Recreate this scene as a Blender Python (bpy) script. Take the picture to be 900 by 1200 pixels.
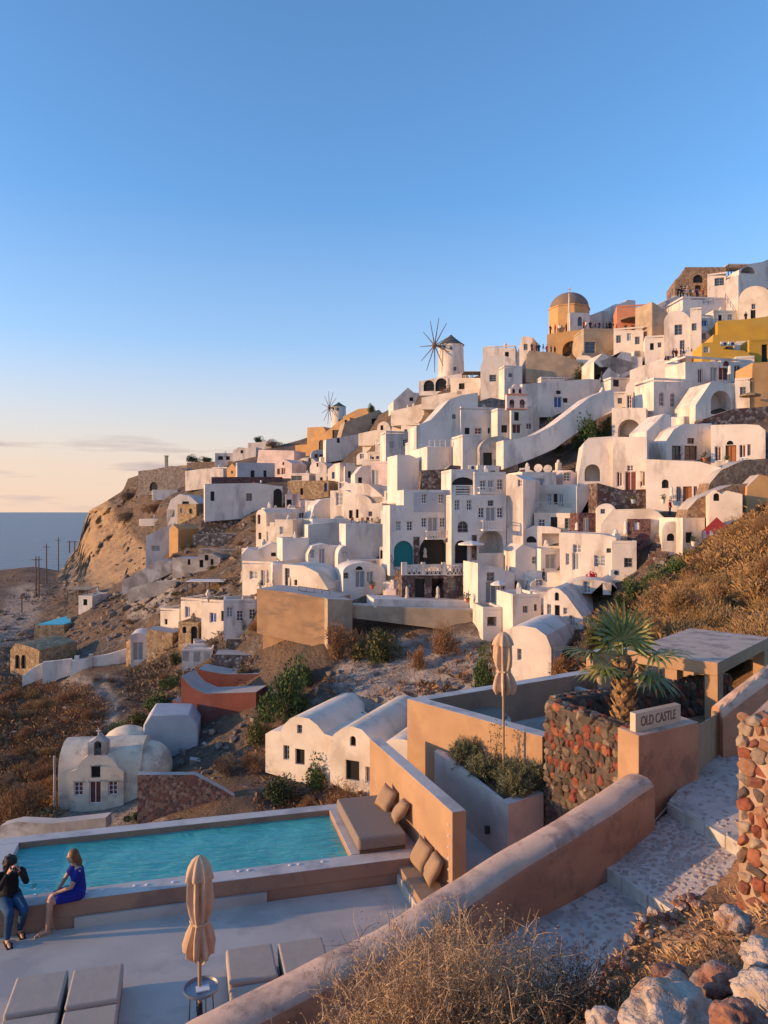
import bpy, bmesh, math, random
import numpy as np
from mathutils import Vector, Matrix, noise
from mathutils.geometry import tessellate_polygon

for _o in list(bpy.data.objects):
    bpy.data.objects.remove(_o)
sc = bpy.context.scene
col = sc.collection
R = math.radians
rnd = random.Random(7)

# ---------------------------------------------------------------- camera, sky, sun, exposure
CZ = 6.7                      # eye height above the pool terrace, metres
F = 870.0                     # focal length in photo pixels (900 x 1200)
cam = bpy.data.cameras.new('camera')
cam.sensor_width = 36.0
cam.lens = F / 1200 * 36.0
cam.clip_start = 0.1
cam.clip_end = 400000
cam_o = bpy.data.objects.new('camera', cam)
cam_o.location = (0, 0, CZ)
cam_o.rotation_euler = (R(90), 0, 0)
col.objects.link(cam_o)
sc.camera = cam_o

SUN_EL = R(7.5)
SUN_TO = Vector((-math.cos(R(9)), -math.sin(R(9)), 0)) * math.cos(SUN_EL) + Vector((0, 0, math.sin(SUN_EL)))
sun = bpy.data.lights.new('sun', 'SUN')
sun.energy = 2.0
sun.angle = R(0.6)
sun.color = (1.0, 0.58, 0.25)
sun_o = bpy.data.objects.new('sun', sun)
sun_o.rotation_euler = (-SUN_TO).to_track_quat('-Z', 'Y').to_euler()
sun_o.location = (-60, -20, 60)
col.objects.link(sun_o)

world = bpy.data.worlds.new('World')
sc.world = world
world.use_nodes = True
wn, wl = world.node_tree.nodes, world.node_tree.links
wn.clear()
w_out = wn.new('ShaderNodeOutputWorld')
w_bg = wn.new('ShaderNodeBackground')
w_sky = wn.new('ShaderNodeTexSky')
w_sky.sky_type = 'NISHITA'
w_sky.sun_disc = False
w_sky.sun_elevation = SUN_EL
w_sky.sun_rotation = math.atan2(SUN_TO.x, SUN_TO.y)
w_sky.altitude = 100
w_sky.air_density = 1.0
w_sky.dust_density = 0.5
w_sky.ozone_density = 3.8
w_bg.inputs['Strength'].default_value = 0.15
# thin evening clouds low over the sea: noise on the sky direction, fading out by 5 degrees up
w_geo = wn.new('ShaderNodeTexCoord')
w_map = wn.new('ShaderNodeMapping'); w_map.inputs['Scale'].default_value = (7, 7, 62)
w_map.inputs['Location'].default_value = (0.3, 1.7, 0.42)
w_noi = wn.new('ShaderNodeTexNoise'); w_noi.inputs['Scale'].default_value = 1.0; w_noi.inputs['Detail'].default_value = 5
w_ramp = wn.new('ShaderNodeValToRGB')
w_ramp.color_ramp.elements[0].position = 0.50; w_ramp.color_ramp.elements[1].position = 0.66
w_sep = wn.new('ShaderNodeSeparateXYZ')
w_band = wn.new('ShaderNodeValToRGB')
_e = w_band.color_ramp.elements
_e[0].position = 0.0; _e[0].color = (.55, .55, .55, 1); _e[1].position = 0.115; _e[1].color = (0, 0, 0, 1)
_m = _e.new(0.075); _m.color = (.9, .9, .9, 1)
w_mul = wn.new('ShaderNodeMath'); w_mul.operation = 'MULTIPLY'
w_mix = wn.new('ShaderNodeMixRGB'); w_mix.inputs['Color2'].default_value = (1.35, 1.12, 1.12, 1)
wl.new(w_geo.outputs['Generated'], w_map.inputs['Vector'])
wl.new(w_map.outputs['Vector'], w_noi.inputs['Vector'])
wl.new(w_noi.outputs['Fac'], w_ramp.inputs['Fac'])
wl.new(w_geo.outputs['Generated'], w_sep.inputs['Vector'])
wl.new(w_sep.outputs['Z'], w_band.inputs['Fac'])
wl.new(w_ramp.outputs['Color'], w_mul.inputs[0])
wl.new(w_band.outputs['Color'], w_mul.inputs[1])
wl.new(w_mul.outputs[0], w_mix.inputs['Fac'])
# warm evening haze low in the sky, stronger towards the sun
w_hz = wn.new('ShaderNodeValToRGB')
_h = w_hz.color_ramp.elements
_h[0].position = 0.0; _h[0].color = (.95, .95, .95, 1); _h[1].position = 0.38; _h[1].color = (0, 0, 0, 1)
for _p, _c in ((.06, .86), (.13, .54), (.22, .16)):
    _q = _h.new(_p); _q.color = (_c, _c, _c, 1)
wl.new(w_sep.outputs['Z'], w_hz.inputs['Fac'])
w_dot = wn.new('ShaderNodeVectorMath'); w_dot.operation = 'DOT_PRODUCT'; w_dot.inputs[1].default_value = SUN_TO
wl.new(w_geo.outputs['Generated'], w_dot.inputs[0])
w_az = wn.new('ShaderNodeMapRange'); w_az.inputs['From Min'].default_value = -.6; w_az.inputs['From Max'].default_value = .45
w_az.inputs['To Min'].default_value = .85; w_az.inputs['To Max'].default_value = 1.0
wl.new(w_dot.outputs['Value'], w_az.inputs['Value'])
w_hm = wn.new('ShaderNodeMath'); w_hm.operation = 'MULTIPLY'
wl.new(w_hz.outputs['Color'], w_hm.inputs[0]); wl.new(w_az.outputs['Result'], w_hm.inputs[1])
w_hmix = wn.new('ShaderNodeMixRGB'); w_hmix.inputs['Color2'].default_value = (2.3, 1.63, 1.27, 1)
wl.new(w_hm.outputs[0], w_hmix.inputs['Fac'])
wl.new(w_sky.outputs['Color'], w_hmix.inputs['Color1'])
wl.new(w_hmix.outputs['Color'], w_mix.inputs['Color1'])
wl.new(w_mix.outputs['Color'], w_bg.inputs['Color'])
wl.new(w_bg.outputs['Background'], w_out.inputs['Surface'])

sc.view_settings.view_transform = 'Standard'
sc.view_settings.look = 'None'
sc.view_settings.exposure = 1.45
sc.view_settings.gamma = 1.0
sc.view_settings.use_curve_mapping = False
sc.cycles.max_bounces = 6
sc.cycles.use_denoising = True

# ---------------------------------------------------------------- pixel and place helpers
C = Vector((0, 0, CZ))
def W(u, v, d):
    """world point on the ray of photo pixel (u, v) at distance d along +Y"""
    return Vector(((u - 450) / F * d, d, CZ + (600 - v) / F * d))
def G(u, v, z):
    """world point where the ray of photo pixel (u, v) meets height z"""
    d = F * (CZ - z) / (v - 600.0)
    return W(u, v, d)

CP = """0 1060 50,150 1040 48,300 1000 48,450 985 46,600 960 42,700 900 36,900 900 30,110 945 66,20 975 61,60 978 59,250 955 58,400 930 60,330 945 59,
200 890 70,170 860 80,250 850 74,330 850 70,0 900 75,0 800 105,60 800 105,100 790 101,130 830 88,150 770 108,210 770 96,250 790 86,300 790 81,350 800 76,
400 800 73,470 800 71,550 790 68,620 770 68,680 740 68,420 735 82,520 725 81,600 720 79,0 740 150,60 745 146,100 740 132,150 720 126,200 700 117,250 740 98,
0 700 185,50 690 190,100 690 172,150 680 160,60 670 235,0 668 250,100 665 240,85 655 262,100 630 268,130 640 244,170 630 226,108 595 285,130 600 268,160 560 282,
200 660 142,250 650 135,280 680 105,300 690 96,300 600 142,300 545 222,300 520 280,200 640 158,200 600 212,170 560 265,200 548 280,250 560 235,250 530 290,
400 700 88,400 640 108,400 580 150,400 520 220,400 490 255,350 640 112,350 560 190,350 520 262,500 700 85,500 650 90,500 570 104,500 520 128,500 450 158,500 440 165,
600 700 82,600 640 89,600 560 100,600 500 116,600 440 138,600 410 150,700 700 76,700 640 82,700 580 90,700 500 108,700 420 130,700 370 150,
800 640 76,800 580 84,800 500 98,800 430 113,800 360 135,800 330 150,900 640 70,900 560 82,900 500 92,900 430 106,900 350 128,900 300 148,900 700 60,980 700 55,980 500 88,980 300 140,
-120 668 255,-120 740 150,-120 800 106,-120 900 75,-120 1060 50"""
CP = np.array([[float(a) for a in p.split()] for p in CP.replace('\n', '').split(',')])
_P = CP[:, :2] / 100.0
def _tps(r2):
    return 0.5 * r2 * np.log(np.maximum(r2, 1e-12))
_n = len(_P)
_K = _tps(((_P[:, None] - _P[None]) ** 2).sum(-1)) + np.eye(_n) * 0.012
_A = np.zeros((_n + 3, _n + 3)); _A[:_n, :_n] = _K
_A[:_n, _n] = 1; _A[:_n, _n + 1:] = _P; _A[_n:, :_n] = _A[:_n, _n:].T
_b = np.zeros(_n + 3); _b[:_n] = np.log(CP[:, 2])
_w = np.linalg.solve(_A, _b)
def Dn(u, v):
    """distance of the hillside along the ray of each pixel (numpy)"""
    q = np.stack([np.asarray(u, float), np.asarray(v, float)], -1) / 100.0
    sh = q.shape[:-1]
    q = q.reshape(-1, 2)
    k = _tps(((q[:, None] - _P[None]) ** 2).sum(-1))
    o = k @ _w[:_n] + _w[_n] + q @ _w[_n + 1:]
    return np.clip(np.exp(o), 24, 330).reshape(sh)
def D(u, v):
    return float(Dn(np.array([u]), np.array([v]))[0])
def fbm(p, octs=4, lac=2.0):
    s, a, t = 0.0, 1.0, 0.0
    p = Vector(p)
    for _ in range(octs):
        s += a * noise.noise(p); t += a; a *= 0.5; p = p * lac
    return s / t

# ---------------------------------------------------------------- materials
MATS = {}
def nodes_of(m):
    m.use_nodes = True
    nt = m.node_tree
    return nt, nt.nodes, nt.links, nt.nodes['Principled BSDF']
def mat(name, c1, c2=None, rough=0.85, scale=1.0, detail=6, bump=0.15, bscale=None, bdist=0.05, metal=0.0,
        lo=0.35, hi=0.65, obj_rand=None, spec=0.3, stretch=None, c3=None, scale3=0.12, coord='pos', st3=None):
    """noise-mixed plaster / stone / cloth: world-space noise between c1 and c2, optional second large-scale stain c3"""
    m = bpy.data.materials.new(name)
    nt, N, L, P = nodes_of(m)
    P.inputs['Roughness'].default_value = rough
    P.inputs['Metallic'].default_value = metal
    P.inputs['Specular IOR Level'].default_value = spec
    c2 = c2 or c1
    if coord == 'pos':
        g = N.new('ShaderNodeNewGeometry'); src = g.outputs['Position']
    else:
        g = N.new('ShaderNodeTexCoord'); src = g.outputs['Object']
    if stretch:
        mp = N.new('ShaderNodeMapping'); mp.inputs['Scale'].default_value = stretch
        L.new(src, mp.inputs['Vector']); src = mp.outputs['Vector']
    n1 = N.new('ShaderNodeTexNoise'); n1.inputs['Scale'].default_value = scale; n1.inputs['Detail'].default_value = detail
    L.new(src, n1.inputs['Vector'])
    r1 = N.new('ShaderNodeValToRGB')
    r1.color_ramp.elements[0].position = lo; r1.color_ramp.elements[0].color = (*c1, 1)
    r1.color_ramp.elements[1].position = hi; r1.color_ramp.elements[1].color = (*c2, 1)
    L.new(n1.outputs['Fac'], r1.inputs['Fac'])
    out = r1.outputs['Color']
    if c3:
        n3 = N.new('ShaderNodeTexNoise'); n3.inputs['Scale'].default_value = scale3; n3.inputs['Detail'].default_value = 8
        n3.inputs['Roughness'].default_value = 0.65
        if st3:
            mp3 = N.new('ShaderNodeMapping'); mp3.inputs['Scale'].default_value = st3
            L.new(src, mp3.inputs['Vector']); L.new(mp3.outputs['Vector'], n3.inputs['Vector'])
        else:
            L.new(src, n3.inputs['Vector'])
        r3 = N.new('ShaderNodeValToRGB'); r3.color_ramp.elements[0].position = 0.5; r3.color_ramp.elements[1].position = 0.62
        L.new(n3.outputs['Fac'], r3.inputs['Fac'])
        mx = N.new('ShaderNodeMixRGB'); mx.inputs['Color2'].default_value = (*c3, 1)
        L.new(r3.outputs['Color'], mx.inputs['Fac']); L.new(out, mx.inputs['Color1'])
        out = mx.outputs['Color']
    if obj_rand:
        oi = N.new('ShaderNodeObjectInfo')
        rr = N.new('ShaderNodeValToRGB'); rr.color_ramp.interpolation = 'CONSTANT'
        els = rr.color_ramp.elements
        k = len(obj_rand)
        while len(els) < k:
            els.new(0.5)
        for i, c in enumerate(obj_rand):
            els[i].position = i / k; els[i].color = (*c, 1)
        L.new(oi.outputs['Random'], rr.inputs['Fac'])
        mx = N.new('ShaderNodeMixRGB'); mx.blend_type = 'MULTIPLY'; mx.inputs['Fac'].default_value = 1
        L.new(rr.outputs['Color'], mx.inputs['Color1']); L.new(out, mx.inputs['Color2'])
        out = mx.outputs['Color']
    L.new(out, P.inputs['Base Color'])
    if bump:
        nb = N.new('ShaderNodeTexNoise'); nb.inputs['Scale'].default_value = bscale or scale * 4; nb.inputs['Detail'].default_value = 6
        L.new(src, nb.inputs['Vector'])
        bp = N.new('ShaderNodeBump'); bp.inputs['Strength'].default_value = bump; bp.inputs['Distance'].default_value = bdist
        L.new(nb.outputs['Fac'], bp.inputs['Height'])
        L.new(bp.outputs['Normal'], P.inputs['Normal'])
    MATS[name] = m
    return m
def rubble(name, cols, mortar, scale, bump=0.6, bdist=0.08, flat=1.0, mw=0.06):
    """far-off rubble masonry: voronoi stones with recessed joints"""
    m = bpy.data.materials.new(name)
    nt, N, L, P = nodes_of(m)
    P.inputs['Roughness'].default_value = 0.95
    P.inputs['Specular IOR Level'].default_value = 0.15
    g = N.new('ShaderNodeNewGeometry')
    mp = N.new('ShaderNodeMapping'); mp.inputs['Scale'].default_value = (1, 1, flat)
    L.new(g.outputs['Position'], mp.inputs['Vector'])
    nw = N.new('ShaderNodeTexNoise'); nw.inputs['Scale'].default_value = scale * .7
    L.new(mp.outputs['Vector'], nw.inputs['Vector'])
    ad = N.new('ShaderNodeMixRGB'); ad.inputs['Fac'].default_value = 0.08 / max(scale, .3)
    ad.blend_type = 'ADD'
    L.new(mp.outputs['Vector'], ad.inputs['Color1']); L.new(nw.outputs['Color'], ad.inputs['Color2'])
    v1 = N.new('ShaderNodeTexVoronoi'); v1.inputs['Scale'].default_value = scale
    v2 = N.new('ShaderNodeTexVoronoi'); v2.feature = 'DISTANCE_TO_EDGE'; v2.inputs['Scale'].default_value = scale
    L.new(ad.outputs['Color'], v1.inputs['Vector']); L.new(ad.outputs['Color'], v2.inputs['Vector'])
    sp = N.new('ShaderNodeSeparateColor'); L.new(v1.outputs['Color'], sp.inputs['Color'])
    rr = N.new('ShaderNodeValToRGB'); rr.color_ramp.interpolation = 'CONSTANT'
    els = rr.color_ramp.elements
    while len(els) < len(cols):
        els.new(0.5)
    for i, c in enumerate(cols):
        els[i].position = i / len(cols); els[i].color = (*c, 1)
    L.new(sp.outputs['Red'], rr.inputs['Fac'])
    r2 = N.new('ShaderNodeValToRGB'); r2.color_ramp.elements[0].position = mw * .4; r2.color_ramp.elements[1].position = mw * 1.6
    L.new(v2.outputs['Distance'], r2.inputs['Fac'])
    mx = N.new('ShaderNodeMixRGB'); mx.inputs['Color1'].default_value = (*mortar, 1)
    L.new(r2.outputs['Color'], mx.inputs['Fac']); L.new(rr.outputs['Color'], mx.inputs['Color2'])
    nn = N.new('ShaderNodeTexNoise'); nn.inputs['Scale'].default_value = scale * 3; nn.inputs['Detail'].default_value = 6
    L.new(g.outputs['Position'], nn.inputs['Vector'])
    m2 = N.new('ShaderNodeMixRGB'); m2.blend_type = 'OVERLAY'; m2.inputs['Fac'].default_value = 0.5
    L.new(mx.outputs['Color'], m2.inputs['Color1']); L.new(nn.outputs['Fac'], m2.inputs['Color2'])
    L.new(m2.outputs['Color'], P.inputs['Base Color'])
    b = N.new('ShaderNodeBump'); b.inputs['Strength'].default_value = bump; b.inputs['Distance'].default_value = bdist
    L.new(r2.outputs['Color'], b.inputs['Height']); L.new(b.outputs['Normal'], P.inputs['Normal'])
    MATS[name] = m
    return m

# whitewash and coloured plasters of the village
mat('white', (.79, .695, .60), (.69, .60, .515), scale=.55, bump=.3, bscale=2.2, bdist=.08, c3=(.50, .42, .36), scale3=.5, st3=(1, 1, .3))
mat('white2', (.77, .69, .61), (.67, .60, .53), scale=.4, bump=.3, bscale=2.0, bdist=.08, c3=(.50, .44, .40), scale3=.45, st3=(1, 1, .3))
mat('paving', (.50, .44, .39), (.42, .37, .33), scale=.8, bump=.2, bscale=4)
mat('white_shaded', (.74, .67, .60), (.65, .59, .53), scale=.5, bump=.3, bscale=2.0, bdist=.08, c3=(.50, .46, .43), scale3=.45, st3=(1, 1, .3))  # greyer copy of the whitewash; the facade's shade put into its colour
mat('cream', (.80, .70, .58), (.68, .58, .47), scale=.5, bump=.25, bscale=2.5, c3=(.58, .48, .38), scale3=.3)
mat('pink', (.78, .60, .53), (.70, .54, .48), scale=.5, bump=.2, bscale=2.5, c3=(.60, .47, .42), scale3=.3)
mat('grey', (.50, .49, .50), (.42, .41, .42), scale=.5, bump=.2, bscale=2.5)
mat('oldgrey', (.42, .37, .33), (.26, .23, .21), scale=.7, bump=.5, bscale=3, c3=(.55, .51, .48), scale3=.4)
mat('ochre', (.62, .36, .15), (.52, .29, .12), scale=.6, bump=.25, bscale=2.5, c3=(.46, .29, .16), scale3=.35)
mat('ochre_wall', (.44, .27, .15), (.34, .205, .115), scale=.7, bump=.5, bscale=2.5, c3=(.26, .175, .115), scale3=.5, st3=(.5, .5, 2.0))
mat('tan', (.46, .35, .24), (.37, .28, .19), scale=.6, bump=.3, bscale=3, c3=(.32, .25, .18), scale3=.3)
mat('salmon', (.68, .28, .16), (.60, .24, .14), scale=.6, bump=.2, bscale=2.5)
mat('yellow', (.56, .33, .05), (.47, .275, .05), scale=.5, bump=.25, bscale=2.5, c3=(.48, .32, .08), scale3=.3)
mat('oxide', (.22, .07, .05), (.16, .05, .04), scale=.5, bump=.35, bscale=3, c3=(.20, .08, .065), scale3=.3)
mat('domebrown', (.27, .19, .14), (.22, .155, .115), scale=.5, bump=.2, bscale=3)
mat('thatch', (.16, .15, .14), (.09, .085, .08), scale=2.5, bump=.5, bscale=9)
mat('roofgreen', (.08, .13, .12), (.06, .10, .10), scale=2.0, bump=.3)
rubble('darkstone', [(.10, .075, .07), (.16, .11, .095), (.22, .16, .14), (.13, .06, .05), (.30, .24, .21)], (.10, .08, .07), 2.3)
rubble('brickband', [(.09, .035, .04), (.13, .06, .06), (.17, .09, .085)], (.20, .14, .13), 3.2)
rubble('brownstone', [(.30, .19, .12), (.24, .15, .10), (.38, .26, .17), (.20, .12, .085)], (.30, .22, .16), 3.0)
rubble('goldstone', [(.44, .29, .15), (.36, .23, .12), (.52, .37, .22), (.30, .19, .11)], (.42, .31, .20), 2.2)
rubble('castlestone', [(.30, .25, .21), (.25, .20, .17), (.36, .29, .23), (.21, .17, .145)], (.28, .23, .19), 1.6)
rubble('redrubble', [(.22, .09, .065), (.30, .16, .11), (.16, .07, .06), (.34, .22, .16), (.12, .075, .07)], (.22, .16, .13), 3.4)
rubble('terracewall', [(.10, .085, .08), (.15, .12, .11), (.19, .15, .13), (.36, .33, .31)], (.13, .11, .10), 2.4)
mat('black', (.012, .011, .012), rough=.5, bump=0)  # black panels paint the shade inside empty doorways and arches
mat('glass', (.03, .035, .045), rough=.12, bump=0, spec=.8)
mat('frame_white', (.74, .72, .70), rough=.6, bump=0)
mat('frame_grey', (.26, .26, .27), rough=.6, bump=0)
mat('wood_red', (.20, .055, .035), (.14, .04, .03), scale=3, rough=.65, bump=.2)
mat('wood_orange', (.42, .17, .055), (.36, .13, .04), scale=3, rough=.6, bump=.2)
mat('wood_blue', (.03, .09, .26), (.04, .11, .30), scale=3, rough=.6, bump=.1)
mat('paint_grey', (.31, .31, .31), (.27, .27, .275), scale=2, rough=.6, bump=.1)
mat('paint_teal', (.012, .16, .17), (.02, .20, .20), scale=.6, rough=.7, bump=.1)
mat('canvas', (.62, .53, .43), (.54, .45, .36), scale=4, rough=.9, bump=.15)
mat('canvas_white', (.78, .74, .68), (.72, .68, .62), scale=3, rough=.9, bump=.1)
mat('thatch_tan', (.36, .25, .14), (.26, .18, .10), scale=5, rough=1, bump=.4)
mat('metal_dark', (.05, .045, .045), rough=.5, bump=0)
mat('wood_pole', (.16, .11, .08), (.11, .075, .06), scale=6, rough=.9, bump=.2)
mat('terracotta', (.45, .15, .07), (.38, .12, .06), scale=4, bump=.1)
mat('red_cloth', (.62, .06, .03), (.55, .05, .04), scale=2, bump=.1)
mat('pink_cloth', (.62, .04, .16), (.55, .04, .14), scale=2, bump=.1)

# ---------------------------------------------------------------- object helpers
def meta(o, label=None, cat=None, group=None, kind=None):
    if label: o['label'] = label
    if cat: o['category'] = cat
    if group: o['group'] = group
    if kind: o['kind'] = kind
    return o
def empty(name, loc, label=None, cat=None, group=None):
    o = bpy.data.objects.new(name, None)
    o.empty_display_size = 0.3
    o.location = loc
    col.objects.link(o)
    return meta(o, label, cat, group)
def org(o):
    """world location of an unrotated object and its unrotated parents"""
    v = Vector(o.location)
    while o.parent:
        o = o.parent; v += Vector(o.location)
    return v
def mesh_obj(name, verts, faces, m, parent=None, smooth=None, loc=None):
    """verts in world coordinates; object origin at loc (default: base centre, or the parent's origin)"""
    if loc is None:
        if parent is None:
            a = np.array([tuple(v) for v in verts])
            loc = Vector(((a[:, 0].min() + a[:, 0].max()) / 2, (a[:, 1].min() + a[:, 1].max()) / 2, a[:, 2].min()))
        else:
            loc = org(parent)
    loc = Vector(loc)
    me = bpy.data.meshes.new(name)
    me.from_pydata([tuple(Vector(v) - loc) for v in verts], [], [tuple(f) for f in faces])
    for x in (m if isinstance(m, (list, tuple)) else [m]):
        me.materials.append(MATS[x] if isinstance(x, str) else x)
    if smooth is not None:
        me.polygons.foreach_set('use_smooth', [True] * len(me.polygons))
        me.set_sharp_from_angle(angle=R(smooth))
    me.update()
    o = bpy.data.objects.new(name, me)
    col.objects.link(o)
    if parent is not None:
        o.parent = parent
        o.location = loc - org(parent)
    else:
        o.location = loc
    return o
def np_mesh(name, V, Fc, m, parent=None, loc=None, smooth=False):
    """fast numpy mesh: V (n,3) world coordinates, Fc (k,3|4) ints"""
    loc = np.array(loc if loc is not None else ((org(parent)) if parent is not None else (0, 0, 0)), float)
    me = bpy.data.meshes.new(name)
    V = np.asarray(V, float) - loc
    k = Fc.shape[1]
    me.vertices.add(len(V)); me.vertices.foreach_set('co', V.ravel())
    me.loops.add(Fc.size); me.loops.foreach_set('vertex_index', Fc.ravel().astype(np.int32))
    me.polygons.add(len(Fc)); me.polygons.foreach_set('loop_start', np.arange(0, Fc.size, k, dtype=np.int32))
    try:
        me.polygons.foreach_set('loop_total', np.full(len(Fc), k, dtype=np.int32))
    except Exception:
        pass
    if smooth:
        me.polygons.foreach_set('use_smooth', [True] * len(Fc))
    for x in (m if isinstance(m, (list, tuple)) else [m]):
        me.materials.append(MATS[x] if isinstance(x, str) else x)
    me.update(calc_edges=True)
    me.validate()
    o = bpy.data.objects.new(name, me)
    col.objects.link(o)
    if parent is not None:
        o.parent = parent; o.location = Vector(loc) - org(parent)
    else:
        o.location = Vector(loc)
    return o
class MB:
    """collects boxes, bars, tubes and prisms in world coordinates"""
    def __init__(s): s.v, s.f = [], []
    def add(s, v, f):
        n = len(s.v); s.v += [Vector(x) for x in v]; s.f += [tuple(i + n for i in q) for q in f]; return s
    def box(s, c, h, rz=0.0, M=None):
        c = Vector(c); q = Matrix.Rotation(rz, 3, 'Z') if M is None else M
        vs = [c + q @ Vector((h[0] * x, h[1] * y, h[2] * z)) for x in (-1, 1) for y in (-1, 1) for z in (-1, 1)]
        return s.add(vs, [(0, 1, 3, 2), (4, 6, 7, 5), (0, 4, 5, 1), (2, 3, 7, 6), (0, 2, 6, 4), (1, 5, 7, 3)])
    def prism(s, pts, z0, z1):
        """vertical prism on plan points (x, y); z0/z1 may be lists"""
        n = len(pts)
        a = sum(pts[i][0] * pts[(i + 1) % n][1] - pts[(i + 1) % n][0] * pts[i][1] for i in range(n))
        if a < 0: pts = pts[::-1]
        vs = [(p[0], p[1], z0) for p in pts] + [(p[0], p[1], z1) for p in pts]
        tri = tessellate_polygon([[Vector((p[0], p[1], 0)) for p in pts]])
        fs = []
        for t in tri:
            p, q, r = [Vector((pts[i][0], pts[i][1])) for i in t]
            if (q - p).cross(r - p) < 0: t = t[::-1]
            fs.append(tuple(i + n for i in t)); fs.append(tuple(t[::-1]))
        fs += [(i, (i + 1) % n, (i + 1) % n + n, i + n) for i in range(n)]
        return s.add(vs, fs)
    def tube(s, pts, rad, seg=6, cap=True):
        pts = [Vector(p) for p in pts]
        rad = rad if isinstance(rad, (list, tuple)) else [rad] * len(pts)
        vs, fs = [], []
        prev = None
        for i, p in enumerate(pts):
            t = (pts[min(i + 1, len(pts) - 1)] - pts[max(i - 1, 0)]).normalized()
            if prev is None:
                prev = t.orthogonal().normalized()
            prev = (prev - t * prev.dot(t)).normalized()
            b = t.cross(prev)
            for k in range(seg):
                a = 2 * math.pi * k / seg
                vs.append(p + (prev * math.cos(a) + b * math.sin(a)) * rad[i])
        for i in range(len(pts) - 1):
            for k in range(seg):
                k2 = (k + 1) % seg
                fs.append((i * seg + k, i * seg + k2, (i + 1) * seg + k2, (i + 1) * seg + k))
        if cap:
            fs.append(tuple(range(seg))[::-1]); fs.append(tuple(range((len(pts) - 1) * seg, len(pts) * seg)))
        return s.add(vs, fs)
    def lathe(s, c, prof, seg=16, fold=0.0, nf=8, ph=0.0):
        """prof: list of (radius, z); fold: relative radial pleats"""
        c = Vector(c); vs, fs = [], []
        for (r, z) in prof:
            for k in range(seg):
                a = 2 * math.pi * k / seg
                rr = r * (1 + fold * math.cos(nf * a + ph))
                vs.append(c + Vector((rr * math.cos(a), rr * math.sin(a), z)))
        m = len(prof)
        for i in range(m - 1):
            for k in range(seg):
                k2 = (k + 1) % seg
                fs.append((i * seg + k, i * seg + k2, (i + 1) * seg + k2, (i + 1) * seg + k))
        fs.append(tuple(range(seg))[::-1]); fs.append(tuple(range((m - 1) * seg, m * seg)))
        return s.add(vs, fs)
    def ball(s, c, r, nu=10, nv=7):
        c = Vector(c); r = r if isinstance(r, (tuple, list)) else (r, r, r)
        prof = [(math.sin(math.pi * i / nv), -math.cos(math.pi * i / nv)) for i in range(nv + 1)]
        vs, fs = [], []
        for (q, z) in prof:
            for k in range(nu):
                a = 2 * math.pi * k / nu
                vs.append(c + Vector((q * math.cos(a) * r[0], q * math.sin(a) * r[1], z * r[2])))
        for i in range(nv):
            for k in range(nu):
                k2 = (k + 1) % nu
                fs.append((i * nu + k, i * nu + k2, (i + 1) * nu + k2, (i + 1) * nu + k))
        return s.add(vs, fs)
    def build(s, name, m, parent=None, smooth=None, loc=None):
        return mesh_obj(name, s.v, s.f, m, parent, smooth, loc)
def bevel(o, w, seg=2):
    b = o.modifiers.new('bevel', 'BEVEL'); b.width = w; b.segments = seg; b.limit_method = 'ANGLE'; b.angle_limit = R(40)
    b.use_clamp_overlap = True
    return o
def copy_tree(o, parent=None):
    c = o.copy(); col.objects.link(c); c.parent = parent
    for ch in list(o.children):
        copy_tree(ch, c)
    return c
def arc_pts(n, a0, a1):
    return [(math.cos(R(a0 + (a1 - a0) * i / n)), math.sin(R(a0 + (a1 - a0) * i / n))) for i in range(n + 1)]

# ---------------------------------------------------------------- sea
def sea_mat():
    m = bpy.data.materials.new('sea_water')
    nt, N, L, P = nodes_of(m)
    P.inputs['Base Color'].default_value = (.018, .055, .10, 1)
    P.inputs['Roughness'].default_value = 0.3
    P.inputs['IOR'].default_value = 1.33
    P.inputs['Specular IOR Level'].default_value = .3
    g = N.new('ShaderNodeNewGeometry')
    mp = N.new('ShaderNodeMapping'); mp.inputs['Scale'].default_value = (.012, .03, .02)
    n1 = N.new('ShaderNodeTexNoise'); n1.inputs['Scale'].default_value = 1.0; n1.inputs['Detail'].default_value = 8
    b = N.new('ShaderNodeBump'); b.inputs['Strength'].default_value = .55; b.inputs['Distance'].default_value = 9
    L.new(g.outputs['Position'], mp.inputs['Vector']); L.new(mp.outputs['Vector'], n1.inputs['Vector'])
    L.new(n1.outputs['Fac'], b.inputs['Height']); L.new(b.outputs['Normal'], P.inputs['Normal'])
    MATS['sea_water'] = m
sea_mat()
SEA = -88.0
meta(mesh_obj('sea', [(-150000, 60, SEA), (150000, 60, SEA), (150000, 200000, SEA), (-150000, 200000, SEA)], [(0, 1, 2, 3)], 'sea_water', loc=(0, 60, SEA)), kind='structure')
meta(mesh_obj('sea_bed', [(-9000, -9000, SEA - 1), (9000, -9000, SEA - 1), (9000, 60, SEA - 1), (-9000, 60, SEA - 1)], [(0, 1, 2, 3)], 'sea_water', loc=(0, 0, SEA - 1)), kind='structure')

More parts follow.
